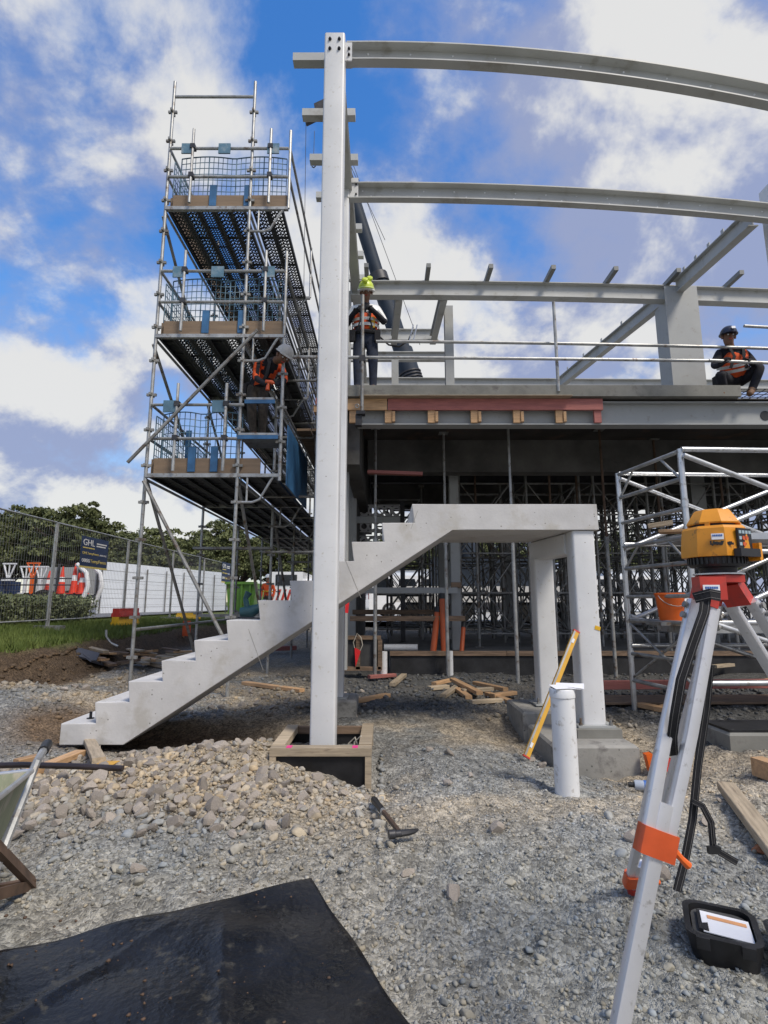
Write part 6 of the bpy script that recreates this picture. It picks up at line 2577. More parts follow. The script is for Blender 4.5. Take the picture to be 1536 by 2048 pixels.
t = thing('concrete_lump', 'low concrete kerb block with black top at the right edge', 'concrete block', (c0.x, c0.y, -0.1))
o.build('block', CONC_SLAB, t, smooth=False)
mb = MB()
mb.b2((c0.x + 0.02, c0.y + 0.03, 0.131), (c0.x + 0.88, c0.y + 0.43, 0.150))
mb.build('rubber_top', BLACK_MEM, t)
mb = MB()
q = atz(1540, 1545, 0.05)
mb.box((q.x, q.y, gz(q.x, q.y) + 0.06), (0.10, 0.2, 0.12), (0, 0, 0.2))
tag(mb.build('timber_offcut', TIMBER, smooth=False), 'timber block cut off by the right edge below the kerb block', 'timber')
q = atz(1518, 1688, 0.02)
o = bpy.data.objects.new('brick_piece', STONE_ME[2].copy())
o.data.materials.clear()
o.data.materials.append(mat('orange_brick', (0.42, 0.17, 0.08), 0.85, var=0.2, bump=0.3))
C.objects.link(o)
o.location = (q.x, q.y, gz(q.x, q.y) + 0.02)
o.scale = (0.045, 0.04, 0.04)
tag(o, 'orange brick fragment on the gravel at the right', 'brick piece')

# tool bag on the sixth step
p = at(500, 1232, 5.25)
p.z = 1.052
tb = thing('power_tool', 'dark teal power tool lying on a stair tread', 'tool', tuple(p))
mb = MB()
mb.path([p + Vector((-0.09, 0, 0.055)), p + Vector((0.02, 0, 0.07)), p + Vector((0.10, 0, 0.11))], [0.05, 0.06, 0.035], 10)
mb.build('tool_body', TEAL, tb)
mb = MB()
mb.path([p + Vector((-0.03, 0, 0.10)), p + Vector((-0.05, 0, 0.19)), p + Vector((-0.02, 0.0, 0.25))], [0.03, 0.025, 0.035], 8)
mb.build('handle', TEAL, tb)
mb = MB()
mb.lathe([(0.05, -0.01), (0.05, 0.02), (0.03, 0.05)], p + Vector((0.12, 0, 0.13)), 14, Euler((0, R(60), 0)).to_matrix())
mb.build('guard', ALU, tb)
mb = MB()
mb.path([p + Vector((-0.1, -0.06, 0.012)), p + Vector((0.02, -0.1, 0.01)), p + Vector((0.16, -0.1, 0.01))], 0.008, 6)
mb.build('cable', BLACK_PL, tb)

# ------------------------------------------------------------------ tripod, laser, case
HY = 1.58
hc = at(1437, 1150, HY)
tz = hc.z
tri = thing('tripod', 'silver aluminium surveying tripod with red fittings at the right', 'tripod', (hc.x, HY, 0))
mb = MB()
mb.lathe([(0.052, tz - 0.024), (0.066, tz - 0.022), (0.066, tz - 0.004), (0.06, tz)], (hc.x, HY, 0), 6, Euler((0, 0, 0.2)).to_matrix())
mb.build('head_plate', RED_PL, tri)
mb = MB()
mb.lathe([(0.066, tz), (0.066, tz + 0.004)], (hc.x, HY, 0), 24)
mb.build('head_ring', ALU, tri)
feet = [(atz(1178, 2300, 0.0), 0.50, Vector((1, 0.1, 0))), (Vector((1.03, 2.46, 0.0)), 0.93, Vector((1, 0, 0))), (Vector((1.95, 1.95, 0.0)), 0.60, Vector((0.6, -0.8, 0)))]
for k, (ft, cl_f, side) in enumerate(feet):
    ft.z = gz(ft.x, ft.y) - 0.02
    dirh = Vector((ft.x - hc.x, ft.y - HY, 0)).normalized()
    top = Vector((hc.x, HY, tz - 0.042)) + dirh * 0.05
    d = (ft - top).normalized()
    L_ = (ft - top).length
    side = (side - d * side.dot(d)).normalized()
    nrm = d.cross(side).normalized()
    mb = MB()
    mb.bar(top - d * 0.025, top + d * 0.048, 0.066, 0.034, nrm)
    mb.build('hinge', RED_PL, tri)
    clp = top + d * (L_ * cl_f)
    for s in (-1, 1):
        mb = MB()
        a, b = top + side * (s * 0.030) + d * 0.045, clp + side * (s * 0.027)
        mid = a.lerp(b, 0.55) + side * (s * 0.006)
        pr = rrect(0.034, 0.026, 0.008, 2)
        mb.sweep(pr, [a, mid, b], side, nrm)
        mb.build('leg_rail', ALU_LEG, tri)
        for j in range(2):
            mb = MB()
            q = a + d * (0.02 + 0.03 * j) + side * (s * 0.021)
            mb.tube(q, q + side * (s * 0.006), 0.009, 10)
            mb.build('rivet', GALV_OLD, tri)
    mb = MB()
    mb.sweep(rrect(0.040, 0.032, 0.008, 2), [clp - d * 0.10, ft - d * 0.01], side, nrm)
    mb.build('leg_tube', ALU_LEG, tri)
    mb = MB()
    mb.sweep(rrect(0.100, 0.044, 0.012, 2), [clp - d * 0.035, clp + d * 0.030], side, nrm)
    mb.build('clamp', RED_OR, tri)
    mb = MB()
    mb.path([clp + side * 0.05, clp + side * 0.072 + d * 0.012, clp + side * 0.095 + d * 0.022], [0.009, 0.008, 0.010], 8)
    mb.build('clamp_lever', ORANGE_PL, tri)
    mb = MB()
    mb.path([ft - d * 0.06, ft - d * 0.0, ft + d * 0.04], [0.026, 0.022, 0.004], 10)
    mb.build('foot_spike', RED_PL if k else DARK_STEEL, tri)
# front label on the hinge
def facing_box(u, v, Y, w, h, m, name, parent, dz=0.0):
    c = at(u, v, Y)
    mb = MB()
    mb.box(c, (w, 0.002, h))
    return mb.build(name, m, parent)
mb = MB()
lc = at(1432, 1176, 1.462)
mb.box(lc + Vector((0, 0.03, 0)), (0.072, 0.04, 0.062))
mb.build('hinge_block', RED_PL, tri)
mb = MB()
mb.box(lc + Vector((-0.010, 0.004, 0.0)), (0.045, 0.002, 0.017))
lbp = mb.build('sticker', PAPER, tri)
mb = MB()
for i in range(6):
    mb.box(lc + Vector((-0.025 + 0.006 * i, 0.0026, 0.001)), (0.0045, 0.001, 0.006))
mb.build('sticker_print', BLUE_LBL, lbp)

STRIPE = mat('grey_woven_stripe', (0.22, 0.21, 0.20), 0.9, var=0.1)
# strap with pale edge lines
def strap(pts, w, side, parent):
    mb = MB()
    mb.ribbon(pts, w, side, 0.0022)
    o = mb.build('strap', BLACK_CLOTH, parent)
    sdv = Vector(side).normalized()
    for s in (-1, 1):
        mb = MB()
        mb.ribbon([Vector(p) + sdv * (s * w * 0.30) + Vector((0, -0.0015, 0)) for p in pts], w * 0.035, side, 0.002)
        mb.build('strap_line', STRIPE, o)
    return o


strap([at(u, v, y) for u, v, y in ((1412, 1192, 1.445), (1408, 1225, 1.435), (1385, 1290, 1.44), (1362, 1360, 1.45), (1350, 1430, 1.47), (1344, 1475, 1.51), (1346, 1510, 1.58))], 0.026, (1, 0, 0), tri)
strap([at(u, v, y) for u, v, y in ((1388, 1196, 1.45), (1420, 1188, 1.43), (1440, 1192, 1.44))], 0.028, (0, 0, 1), tri)
strap([at(u, v, y) for u, v, y in ((1420, 1330, 1.62), (1412, 1420, 1.66), (1396, 1530, 1.68), (1385, 1640, 1.70), (1370, 1720, 1.70), (1354, 1782, 1.70))], 0.023, (1, 0, 0), tri)
strap([at(u, v, y) for u, v, y in ((1385, 1602, 1.69), (1405, 1612, 1.68), (1422, 1645, 1.68), (1426, 1690, 1.68), (1440, 1705, 1.66), (1474, 1725, 1.66))], 0.018, (0.6, 0, 0.8), tri)
mb = MB()
mb.box(at(1428, 1700, 1.665), (0.035, 0.012, 0.018))
mb.build('buckle', BLACK_PL, tri)

# rotary laser
lz = tz + 0.004
la = thing('laser_level', 'yellow orange rotary laser level standing on the tripod', 'laser level', (hc.x, HY, lz))
R8 = Euler((0, 0, R(22.5) + 0.12)).to_matrix()
c8 = (hc.x, HY, lz)
mb = MB()
mb.lathe([(0.0456, 0), (0.0498, 0.016), (0.0706, 0.018), (0.0747, 0.024), (0.0747, 0.050), (0.0730, 0.056)], c8, 28)
ba = mb.build('base', BLACK_PL, la)
mb = MB()
for k in range(36):
    t = 2 * math.pi * k / 36
    mb.box(Vector(c8) + Vector((0.0755 * math.cos(t), 0.0755 * math.sin(t), 0.037)), (0.004, 0.006, 0.024), (0, 0, t))
mb.build('grip_ribs', BLACK_PL, ba)
mb = MB()
mb.lathe([(0.0930, 0.046), (0.0938, 0.060), (0.0896, 0.100), (0.0863, 0.126), (0.0797, 0.134)], c8, 8, R8)
mb.build('body', YEL_OR, la, angle=25)
mb = MB()
mb.lathe([(0.0581, 0.134), (0.0581, 0.142)], c8, 24)
mb.build('lens_ring', BLACK_PL, la)
for k in range(4):
    t = 2 * math.pi * (k + 0.5) / 4
    mb = MB()
    mb.box(Vector(c8) + Vector((0.060 * math.cos(t), 0.060 * math.sin(t), 0.138)), (0.018, 0.012, 0.012), (0, 0, t))
    mb.build('cap_pillar', YEL_OR, la)
mb = MB()
mb.lathe([(0.0714, 0.142), (0.0722, 0.146), (0.0498, 0.182), (0.0448, 0.186)], c8, 8, R8)
mb.build('top_cap', YEL_OR, la, angle=25)
# keypad on the face turned right of the camera
ka = R(-90 + 24)
nd = Vector((math.cos(ka), math.sin(ka), 0))
sdv = Vector((-nd.y, nd.x, 0))
Rk = Matrix((sdv, nd * -1, Vector((0, 0, 1)))).transposed()
kc = Vector(c8) + nd * 0.0845 + Vector((0, 0, 0.090))
mb = MB()
mb.box(kc, (0.058, 0.006, 0.066), Rk)
kp = mb.build('keypad', BLACK_PL, la)
for r_ in range(3):
    for q_ in range(4):
        if r_ > 0 and q_ == 3:
            continue
        mb = MB()
        cc_ = kc + sdv * (-0.021 + 0.0138 * q_) + nd * 0.0035 + Vector((0, 0, 0.022 - 0.017 * r_))
        if r_ > 0 and q_ >= 1:
            mb.tube(cc_, cc_ + nd * 0.0015, 0.0062, 14)
            bt_ = mb.build('button', RED_OR, kp)
        else:
            mb.box(cc_, (0.010, 0.002, 0.009), Rk)
            mb.build('button', mat('pale_key_print', (0.35, 0.45, 0.5), 0.5) if 'pale_key_print' not in MATS else MATS['pale_key_print'], kp)
mb = MB()
mb.box(Vector(c8) + nd * 0.090 + Vector((0, 0, 0.054)), (0.085, 0.020, 0.022), Rk)
mb.build('front_bar', BLACK_PL, la)
mb = MB()
e = Vector(c8) + nd * 0.082 + sdv * 0.046
mb.box(e + Vector((0, 0, 0.058)), (0.012, 0.034, 0.05), Rk)
mb.build('handle_lug', YEL_OR, la)
# stickers on the face turned left
ka = R(-90 - 22)
nd = Vector((math.cos(ka), math.sin(ka), 0))
sdv = Vector((-nd.y, nd.x, 0))
Rk = Matrix((sdv, nd * -1, Vector((0, 0, 1)))).transposed()
kc = Vector(c8) + nd * 0.0868 + Vector((0, 0, 0.100))
mb = MB()
mb.box(kc + sdv * -0.008, (0.030, 0.004, 0.017), Rk)
stk = mb.build('sticker', PAPER, la)
mb = MB()
for i in range(6):
    mb.box(kc + sdv * (-0.019 + 0.0042 * i) + nd * 0.0024 + Vector((0, 0, 0.003)), (0.003, 0.001, 0.005), Rk)
mb.build('sticker_print', BLUE_LBL, stk)
mb = MB()
rr = random.Random(2)
for i in range(15):
    mb.box(kc + sdv * (-0.026 + 0.0038 * i) + nd * 0.0016 + Vector((0, 0, -0.020 + rr.uniform(-0.003, 0.003))), (0.004, 0.002, 0.006 + rr.uniform(0, 0.006)), Rk)
mb.build('worn_mark', BLACK_PL, la)

# instrument case
a, b = atz(1362, 1795, 0.09), atz(1494, 1822, 0.09)
ex = Vector((b.x - a.x, b.y - a.y, 0))
CWd = ex.length + 0.02
ex.normalize()
ey = Vector((ex.y, -ex.x, 0))          # towards the camera
CD = 0.255
cc0 = Vector((a.x, a.y, 0)) + ex * (CWd / 2) + ey * (CD / 2)
zg = gz(cc0.x, cc0.y) - 0.01
cs = thing('instrument_case', 'open black carry case with foam lining beside the tripod', 'case', (cc0.x, cc0.y, zg))
def shell(cen, W, D, z0, z1, wall, m, name, parent):
    out = rrect(W, D, 0.05, 4)
    outb = rrect(W - 0.04, D - 0.04, 0.04, 4)
    inn = rrect(W - 2 * wall, D - 2 * wall, 0.04, 4)
    n_ = len(out)
    P_ = lambda q, z: Vector((cen.x, cen.y, 0)) + ex * q[0] + ey * q[1] + Vector((0, 0, z))
    vs_ = [P_(q, z0) for q in outb] + [P_(q, z1) for q in out] + [P_(q, z1) for q in inn] + [P_(q, z0 + 0.03) for q in inn]
    fs = [tuple(reversed(range(n_)))]
    for k in range(3):
        fs += [(k * n_ + i, k * n_ + (i + 1) % n_, (k + 1) * n_ + (i + 1) % n_, (k + 1) * n_ + i) for i in range(n_)]
    fs.append(tuple(range(3 * n_, 4 * n_)))
    mb = MB()
    mb.add(vs_, fs)
    return mb.build(name, m, parent)
shell(cc0, CWd, CD, zg, zg + 0.095, 0.020, BLACK_PL, 'case_base', cs)
shell(cc0, CWd - 0.05, CD - 0.05, zg + 0.04, zg + 0.080, 0.03, GREY_CLOTH, 'foam_lining', cs)
lidc = cc0 + ex * (CWd + 0.02)
shell(lidc, CWd, CD, zg + 0.02, zg + 0.085, 0.020, BLACK_PL, 'case_lid', cs)
mb = MB()
hp = cc0 - ex * (CWd / 2 - 0.06)
mb.box(hp + Vector((0, 0, zg + 0.086 - hp.z)), (0.03, 0.13, 0.012), (0, 0, math.atan2(ex.y, ex.x)))
mb.build('handle_slot', BLACK_PL, cs)
for s in (-1, 1):
    mb = MB()
    q = cc0 + ey * (CD / 2 + 0.002) + ex * (s * CWd * 0.28)
    mb.box((q.x, q.y, zg + 0.078), (0.04, 0.012, 0.035), (0, 0, math.atan2(ex.y, ex.x)))
    mb.build('latch', BLACK_PL, cs)
mb = MB()
Rm = Euler((0.10, 0.05, math.atan2(ex.y, ex.x) + 0.03)).to_matrix()
pc = cc0 + ex * 0.015 + ey * 0.01 + Vector((0, 0, zg + 0.088 - cc0.z))
mb.box(pc, (0.150, 0.115, 0.003), Rm)
bk_ = mb.build('paper_booklet', PAPER, None)
tag(bk_, 'white instruction booklet with orange band lying in the open case', 'booklet')
mb = MB()
mb.box(pc + Rm @ Vector((0.005, 0.028, 0.0028)), (0.12, 0.018, 0.001), Rm)
o = mb.build('orange_band', mat('faded_orange_print', (0.75, 0.36, 0.16), 0.7), bk_)

# ------------------------------------------------------------------ people
def skin_body(name, joints, edges, root, parent, mats, seg_mat, sub=2):
    """one continuous figure grown from connected joints"""
    names = list(joints)
    me = bpy.data.meshes.new(name)
    me.from_pydata([tuple(joints[n_][0]) for n_ in names], [(names.index(a), names.index(b)) for a, b in edges], [])
    o = bpy.data.objects.new(name, me)
    C.objects.link(o)
    sm = o.modifiers.new('skin', 'SKIN')
    sm.use_smooth_shade = True
    for i, n_ in enumerate(names):
        r_ = joints[n_][1]
        me.skin_vertices[0].data[i].radius = r_ if isinstance(r_, tuple) else (r_, r_)
        me.skin_vertices[0].data[i].use_root = (n_ == root)
    ss = o.modifiers.new('sub', 'SUBSURF')
    ss.levels = ss.render_levels = sub
    dg = bpy.context.evaluated_depsgraph_get()
    m2 = bpy.data.meshes.new_from_object(o.evaluated_get(dg))
    bpy.data.objects.remove(o)
    m2.materials.clear()
    for m_ in mats:
        m2.materials.append(m_)
    segs = [(np.array(joints[a][0]), np.array(joints[b][0]), k) for (a, b), k in seg_mat.items()]
    idx = []
    for p in m2.polygons:
        c = np.array(p.center)
        best, bk = 1e9, 0
        for a, b, k in segs:
            t = np.clip(np.dot(c - a, b - a) / max(1e-9, np.dot(b - a, b - a)), 0, 1)
            dd = np.linalg.norm(c - a - t * (b - a))
            if dd < best:
                best, bk = dd, k
        idx.append(bk)
    m2.polygons.foreach_set('material_index', idx)
    m2.shade_smooth()
    base = BASE[parent.name]
    m2.transform(Matrix.Translation(-Vector(base)))
    ob = bpy.data.objects.new(name, m2)
    C.objects.link(ob)
    ob.parent = parent
    BASE[ob.name] = base
    return ob


def glove(p, d, n_, parent, m):
    """curled hand: palm and five bent fingers; d = forearm direction, n_ = palm normal"""
    p, d = Vector(p), Vector(d).normalized()
    n_ = Vector(n_)
    n_ = (n_ - d * n_.dot(d)).normalized()
    s = d.cross(n_)
    mb = MB()
    mb.path([p - d * 0.02, p + d * 0.03, p + d * 0.08], [0.030, 0.042, 0.036], 10)
    for k, L_ in enumerate((0.075, 0.085, 0.08, 0.065)):
        b = p + d * 0.075 + s * (-0.033 + 0.022 * k)
        mb.path([b, b + d * L_ * 0.45 + n_ * 0.008, b + d * L_ * 0.65 + n_ * 0.035, b + d * L_ * 0.45 + n_ * 0.058], [0.0105, 0.010, 0.0095, 0.008], 6)
    b = p + d * 0.02 - s * 0.034
    mb.path([b, b - s * 0.022 + d * 0.03 + n_ * 0.012, b - s * 0.012 + d * 0.055 + n_ * 0.035], [0.013, 0.011, 0.009], 6)
    return mb.build('glove', m, parent)


def helmet(c, up, fwd, m, parent, r=0.128, peak=True):
    up, fwd = Vector(up).normalized(), Vector(fwd)
    fwd = (fwd - up * fwd.dot(up)).normalized()
    sd_ = up.cross(fwd)
    M_ = Matrix((fwd, sd_, up)).transposed()
    mb = MB()
    prof = [(r * 1.10, -0.005), (r * 1.10, 0.004), (r * 1.0, 0.008)] + [(r * math.cos(t), 0.008 + r * 1.02 * math.sin(t)) for t in [R(15 * k) for k in range(1, 7)]]
    prof[-1] = (0.004, prof[-1][1])
    mb.lathe(prof, c, 18, M_, 1.12, 0.94)
    if peak:
        v = []
        for z in (0.0, 0.006):
            for t in range(-4, 5):
                a = R(t * 14)
                v.append(Vector(c) + M_ @ Vector((r * 1.45 * math.cos(a), r * 1.0 * math.sin(a), z - 0.012)))
            for t in range(4, -5, -1):
                a = R(t * 14)
                v.append(Vector(c) + M_ @ Vector((r * 1.05 * math.cos(a), r * 0.92 * math.sin(a), z)))
        n_ = 18
        mb.add(v, [tuple(range(n_)), tuple(reversed(range(n_, 2 * n_)))] + [(i, (i + 1) % n_, n_ + (i + 1) % n_, n_ + i) for i in range(n_)])
    return mb.build('hard_hat', m, parent), M_


def face(c, M_, parent, r=0.095):
    """eyes and mouth on the front of the head (nose and ears grow from the body mesh side)"""
    c = Vector(c)
    for s in (-1, 1):
        mb = MB()
        mb.lathe([(0.002, -0.011), (0.009, -0.006), (0.011, 0.0), (0.009, 0.006), (0.002, 0.011)], c + M_ @ Vector((r * 0.93, s * 0.034, 0.0)), 10)
        mb.build('eye', SIGN_WHITE, parent)
        mb = MB()
        mb.lathe([(0.012, -0.028), (0.018, 0.0), (0.012, 0.030)], c + M_ @ Vector((0.0, s * r * 0.93, -0.01)), 8)
        mb.build('ear', SKIN, parent)
    mb = MB()
    mb.path([c + M_ @ Vector((r * 0.92, 0, 0.01)), c + M_ @ Vector((r * 1.13, 0, -0.028)), c + M_ @ Vector((r * 0.92, 0, -0.04))], [0.008, 0.014, 0.008], 6)
    mb.build('nose', SKIN, parent)
    mb = MB()
    mb.box(c + M_ @ Vector((r * 0.93, 0, -0.062)), (0.012, 0.045, 0.010), M_)
    mb.build('mouth', RED_PL, parent)


EDGES = [('pelvis', 'belly'), ('belly', 'chest'), ('chest', 'neck0'), ('neck0', 'neck'), ('neck', 'jaw'), ('jaw', 'head'), ('head', 'crown'),
         ('chest', 'shL'), ('shL', 'elL'), ('elL', 'wrL'), ('wrL', 'haL'), ('chest', 'shR'), ('shR', 'elR'), ('elR', 'wrR'), ('wrR', 'haR'),
         ('pelvis', 'hipL'), ('hipL', 'knL'), ('knL', 'anL'), ('anL', 'toL'), ('pelvis', 'hipR'), ('hipR', 'knR'), ('knR', 'anR'), ('anR', 'toR')]
RAD = dict(pelvis=(0.15, 0.12), belly=(0.145, 0.115), chest=(0.165, 0.12), neck0=0.075, neck=0.056, jaw=0.072, head=0.088, crown=0.075,
           shL=0.072, shR=0.072, elL=0.050, elR=0.050, wrL=0.036, wrR=0.036, haL=0.033, haR=0.033,
           hipL=0.098, hipR=0.098, knL=0.068, knR=0.068, anL=0.052, anR=0.052, toL=0.042, toR=0.042)


def seg_materials(torso, arm, fore, leg, foot, skin, hand):
    d = {}
    for a, b in EDGES:
        k = torso
        if a == 'chest' and b.startswith('sh'):
            k = arm
        if a in ('neck', 'jaw', 'head'):
            k = skin
        elif a.startswith('sh'):
            k = arm
        elif a.startswith('el'):
            k = fore
        elif a.startswith('wr'):
            k = hand
        elif a.startswith('hip') or (a == 'pelvis' and b.startswith('hip')):
            k = leg
        elif a.startswith('kn'):
            k = leg
        elif a.startswith('an'):
            k = foot
        d[(a, b)] = k
    return d


def vest(J, parent, m, grow=1.24):
    jj = {k: (J[k][0], tuple(np.array(RAD[k]) * grow) if isinstance(RAD[k], tuple) else RAD[k] * grow) for k in ('pelvis', 'belly', 'chest')}
    jj['pelvis'] = (Vector(J['pelvis'][0]).lerp(Vector(J['belly'][0]), 0.25), jj['pelvis'][1])
    for s in 'LR':
        jj['sh' + s] = (Vector(J['chest'][0]).lerp(Vector(J['sh' + s][0]), 0.9), 0.092)
    jj['neck0'] = (Vector(J['chest'][0]).lerp(Vector(J['neck0'][0]), 0.75), 0.095)
    ed = [('pelvis', 'belly'), ('belly', 'chest'), ('chest', 'neck0'), ('chest', 'shL'), ('chest', 'shR')]
    return skin_body('vest', jj, ed, 'pelvis', parent, [m], {e: 0 for e in ed})


def tape(J, parent):
    """reflective bands round the waist of a vest"""
    b, c = Vector(J['belly']), Vector(J['chest'])
    u = (c - b).normalized()
    M2 = u.to_track_quat('Z', 'Y').to_matrix()
    for t in (0.05, 0.42):
        mb = MB()
        o = b.lerp(c, t)
        mb.ribbon([o + M2 @ Vector((0.215 * math.cos(k * math.pi / 12), 0.175 * math.sin(k * math.pi / 12), 0)) for k in range(25)], 0.045, u, 0.003)
        mb.build('reflective_tape', SILVER_TAPE, parent)


def person(label, J, mats, idx, group='workers', bulk=1.0):
    foot = (Vector(J['anL']) + Vector(J['anR'])) / 2
    t = thing('person', label, 'person', tuple(foot), group)
    bk_ = lambda k: 1.0 if k in ('neck', 'jaw', 'head', 'crown', 'haL', 'haR') else bulk
    jj = {k: (Vector(v), tuple(q * bk_(k) for q in RAD[k]) if isinstance(RAD[k], tuple) else RAD[k] * bk_(k)) for k, v in J.items()}
    b = skin_body('body', jj, EDGES, 'pelvis', t, mats, seg_materials(*idx))
    return t, jj


def strap_line(pts, parent, m=BLACK_CLOTH, w=0.045, side=(1, 0, 0)):
    mb = MB()
    mb.ribbon(pts, w, side, 0.004)
    return mb.build('harness_strap', m, parent)


# --- worker standing on the slab, facing the camera, both hands at the tall tube
Y = 7.86
Z0 = SLZ
X = at(731, 700, Y).x
J = dict(pelvis=(X, Y, Z0 + 0.93), belly=(X, Y - 0.01, Z0 + 1.08), chest=(X, Y - 0.03, Z0 + 1.31), neck0=(X, Y - 0.05, Z0 + 1.45), neck=(X, Y - 0.07, Z0 + 1.50), jaw=(X, Y - 0.115, Z0 + 1.555), head=(X + 0.01, Y - 0.12, Z0 + 1.64), crown=(X + 0.01, Y - 0.10, Z0 + 1.71),
         shL=(X - 0.19, Y - 0.03, Z0 + 1.38), elL=(X - 0.31, Y - 0.02, Z0 + 1.13), wrL=(X - 0.17, Y - 0.24, Z0 + 1.22), haL=(X - 0.10, Y - 0.28, Z0 + 1.25),
         shR=(X + 0.19, Y - 0.03, Z0 + 1.38), elR=(X + 0.31, Y - 0.05, Z0 + 1.15), wrR=(X + 0.13, Y - 0.26, Z0 + 1.24), haR=(X + 0.06, Y - 0.30, Z0 + 1.27),
         hipL=(X - 0.10, Y, Z0 + 0.86), knL=(X - 0.12, Y - 0.02, Z0 + 0.47), anL=(X - 0.12, Y + 0.0, Z0 + 0.09), toL=(X - 0.14, Y - 0.15, Z0 + 0.045),
         hipR=(X + 0.10, Y, Z0 + 0.86), knR=(X + 0.12, Y - 0.02, Z0 + 0.47), anR=(X + 0.12, Y + 0.0, Z0 + 0.09), toR=(X + 0.15, Y - 0.15, Z0 + 0.045))
w1, jj = person('worker in white hat standing on the upper floor, arms folded behind a tube', J, [DARKCLOTH, SILVER_TAPE, DENIM, BOOT, SKIN, HELM_W], (0, 5, 0, 2, 3, 4, 0), bulk=1.15)
vest(jj, w1, ORANGE, 1.34)
tape(J, w1)
hz = Vector(J['head'])
hh_, M_ = helmet(hz + Vector((0, -0.02, 0.035)), (0, -0.35, 1), (0, -1, -0.2), LIME, w1, 0.132)
mb = MB()
mb.lathe([(0.150, -0.03), (0.152, -0.005), (0.148, 0.012)], hz + Vector((0, -0.02, 0.035)), 18, M_, 1.0, 0.9)
mb.build('hat_band', HELM_W, w1)
for s in (-1, 1):
    mb = MB()
    mb.lathe([(0.030, -0.03), (0.048, -0.015), (0.048, 0.015), (0.03, 0.03)], hz + Vector((0.02 + s * 0.035, -0.14 + 0.05 * s, 0.13 + 0.045 * s)), 14, Euler((R(60), 0, 0)).to_matrix())
    mb.build('ear_muff', LIME, w1)
face(hz, M_, w1)
for s in (-1, 1):
    strap_line([(X + s * 0.07, Y - 0.02, Z0 + 1.48), (X + s * 0.09, Y - 0.17, Z0 + 1.38), (X + s * 0.06, Y - 0.185, Z0 + 1.15), (X + s * 0.11, Y - 0.15, Z0 + 0.98)], w1)
    glove(J['wrL' if s < 0 else 'wrR'], Vector(J['haL' if s < 0 else 'haR']) - Vector(J['wrL' if s < 0 else 'wrR']), (0, -0.5, -0.8), w1, BLACK_CLOTH)
mb = MB()
ring = [(X + 0.185 * math.cos(t), Y + 0.15 * math.sin(t), Z0 + 0.97) for t in [2 * math.pi * k / 20 for k in range(21)]]
mb.path(ring, 0.03, 6)
mb.build('tool_belt', BLACK_CLOTH, w1)
for dx, m in ((-0.2, BLACK_CLOTH), (0.19, BLACK_CLOTH), (0.10, YEL_PL)):
    mb = MB()
    mb.box((X + dx, Y - 0.12, Z0 + (0.90 if m is BLACK_CLOTH else 1.12)), (0.09, 0.07, 0.17), (0.1, 0, 0))
    mb.build('pouch', m, w1)
mb = MB()
mb.path([(X + 0.2, Y - 0.1, Z0 + 0.92), (X + 0.36, Y - 0.15, Z0 + 0.74), (X + 0.52, Y - 0.15, Z0 + 0.71), (X + 0.66, Y - 0.16, Z0 + 0.80), (X + 0.72, Y - 0.17, Z0 + 0.93)], 0.014, 8)
mb.build('lanyard', BLACK_CLOTH, w1)
mb = MB()
for dx in (0.0, 0.06):
    mb.tube((X + 0.68 + dx, Y - 0.18, Z0 + 0.80), (X + 0.74 + dx, Y - 0.17, Z0 + 1.06), 0.010, 6)
mb.build('lanyard_hook', ALU, w1)

# --- worker crouching at the right
Y = 7.75
g2 = lambda u, v, dy=0.0: at(u, v, Y + dy)
J = dict(pelvis=g2(1468, 758, 0.15), belly=g2(1467, 742, 0.05), chest=g2(1464, 716, -0.02), neck0=g2(1461, 699, -0.05), neck=g2(1460, 692, -0.08), jaw=g2(1457, 684, -0.12), head=g2(1457, 673, -0.12), crown=g2(1457, 664, -0.10),
         shL=g2(1438, 707), elL=g2(1428, 733, -0.08), wrL=g2(1443, 728, -0.30), haL=g2(1448, 722, -0.32),
         shR=g2(1490, 707), elR=g2(1510, 730, -0.10), wrR=g2(1500, 722, -0.30), haR=g2(1494, 722, -0.33),
         hipL=g2(1455, 762, 0.12), knL=g2(1440, 748, -0.28), anL=g2(1449, 783, -0.12), toL=g2(1444, 789, -0.24),
         hipR=g2(1481, 762, 0.12), knR=g2(1523, 731, -0.22), anR=g2(1503, 781, -0.12), toR=g2(1499, 789, -0.26))
w2, jj = person('worker in dark hat and orange vest crouching at the slab edge', J, [DARKCLOTH, DENIM, BOOT, SKIN], (0, 0, 0, 0, 2, 3, 0), bulk=1.1)
vest(jj, w2, ORANGE, 1.32)
tape(J, w2)
hz = Vector(J['head'])
hh_, M_ = helmet(hz + Vector((0, 0, 0.03)), (0.05, -0.12, 1), (-0.25, -1, -0.1), HELM_N, w2, 0.122)
face(hz, M_, w2)
mb = MB()
mb.box(hz + M_ @ Vector((0.135, 0.02, 0.09)), (0.01, 0.05, 0.045), M_ @ Euler((0, -0.5, 0)).to_matrix())
mb.build('helmet_sticker', PAPER, w2)
cx_ = Vector(J['chest'])
for s in (-1, 1):
    strap_line([cx_ + Vector((s * 0.08, 0.0, 0.15)), cx_ + Vector((s * 0.10, -0.13, 0.09)), cx_ + Vector((s * 0.07, -0.16, -0.05)), cx_ + Vector((s * 0.12, -0.12, -0.22))], w2)
glove(J['wrL'], Vector(J['haL']) - Vector(J['wrL']), (1, 0, 0.2), w2, BLACK_CLOTH)
glove(J['wrR'], Vector(J['haR']) - Vector(J['wrR']), (-1, 0, 0.2), w2, BLACK_CLOTH)
mb = MB()
q = Vector(J['pelvis']) + Vector((-0.26, 0, -0.04))
mb.box(q, (0.09, 0.12, 0.16))
mb.build('tool_pouch', BLACK_CLOTH, w2)

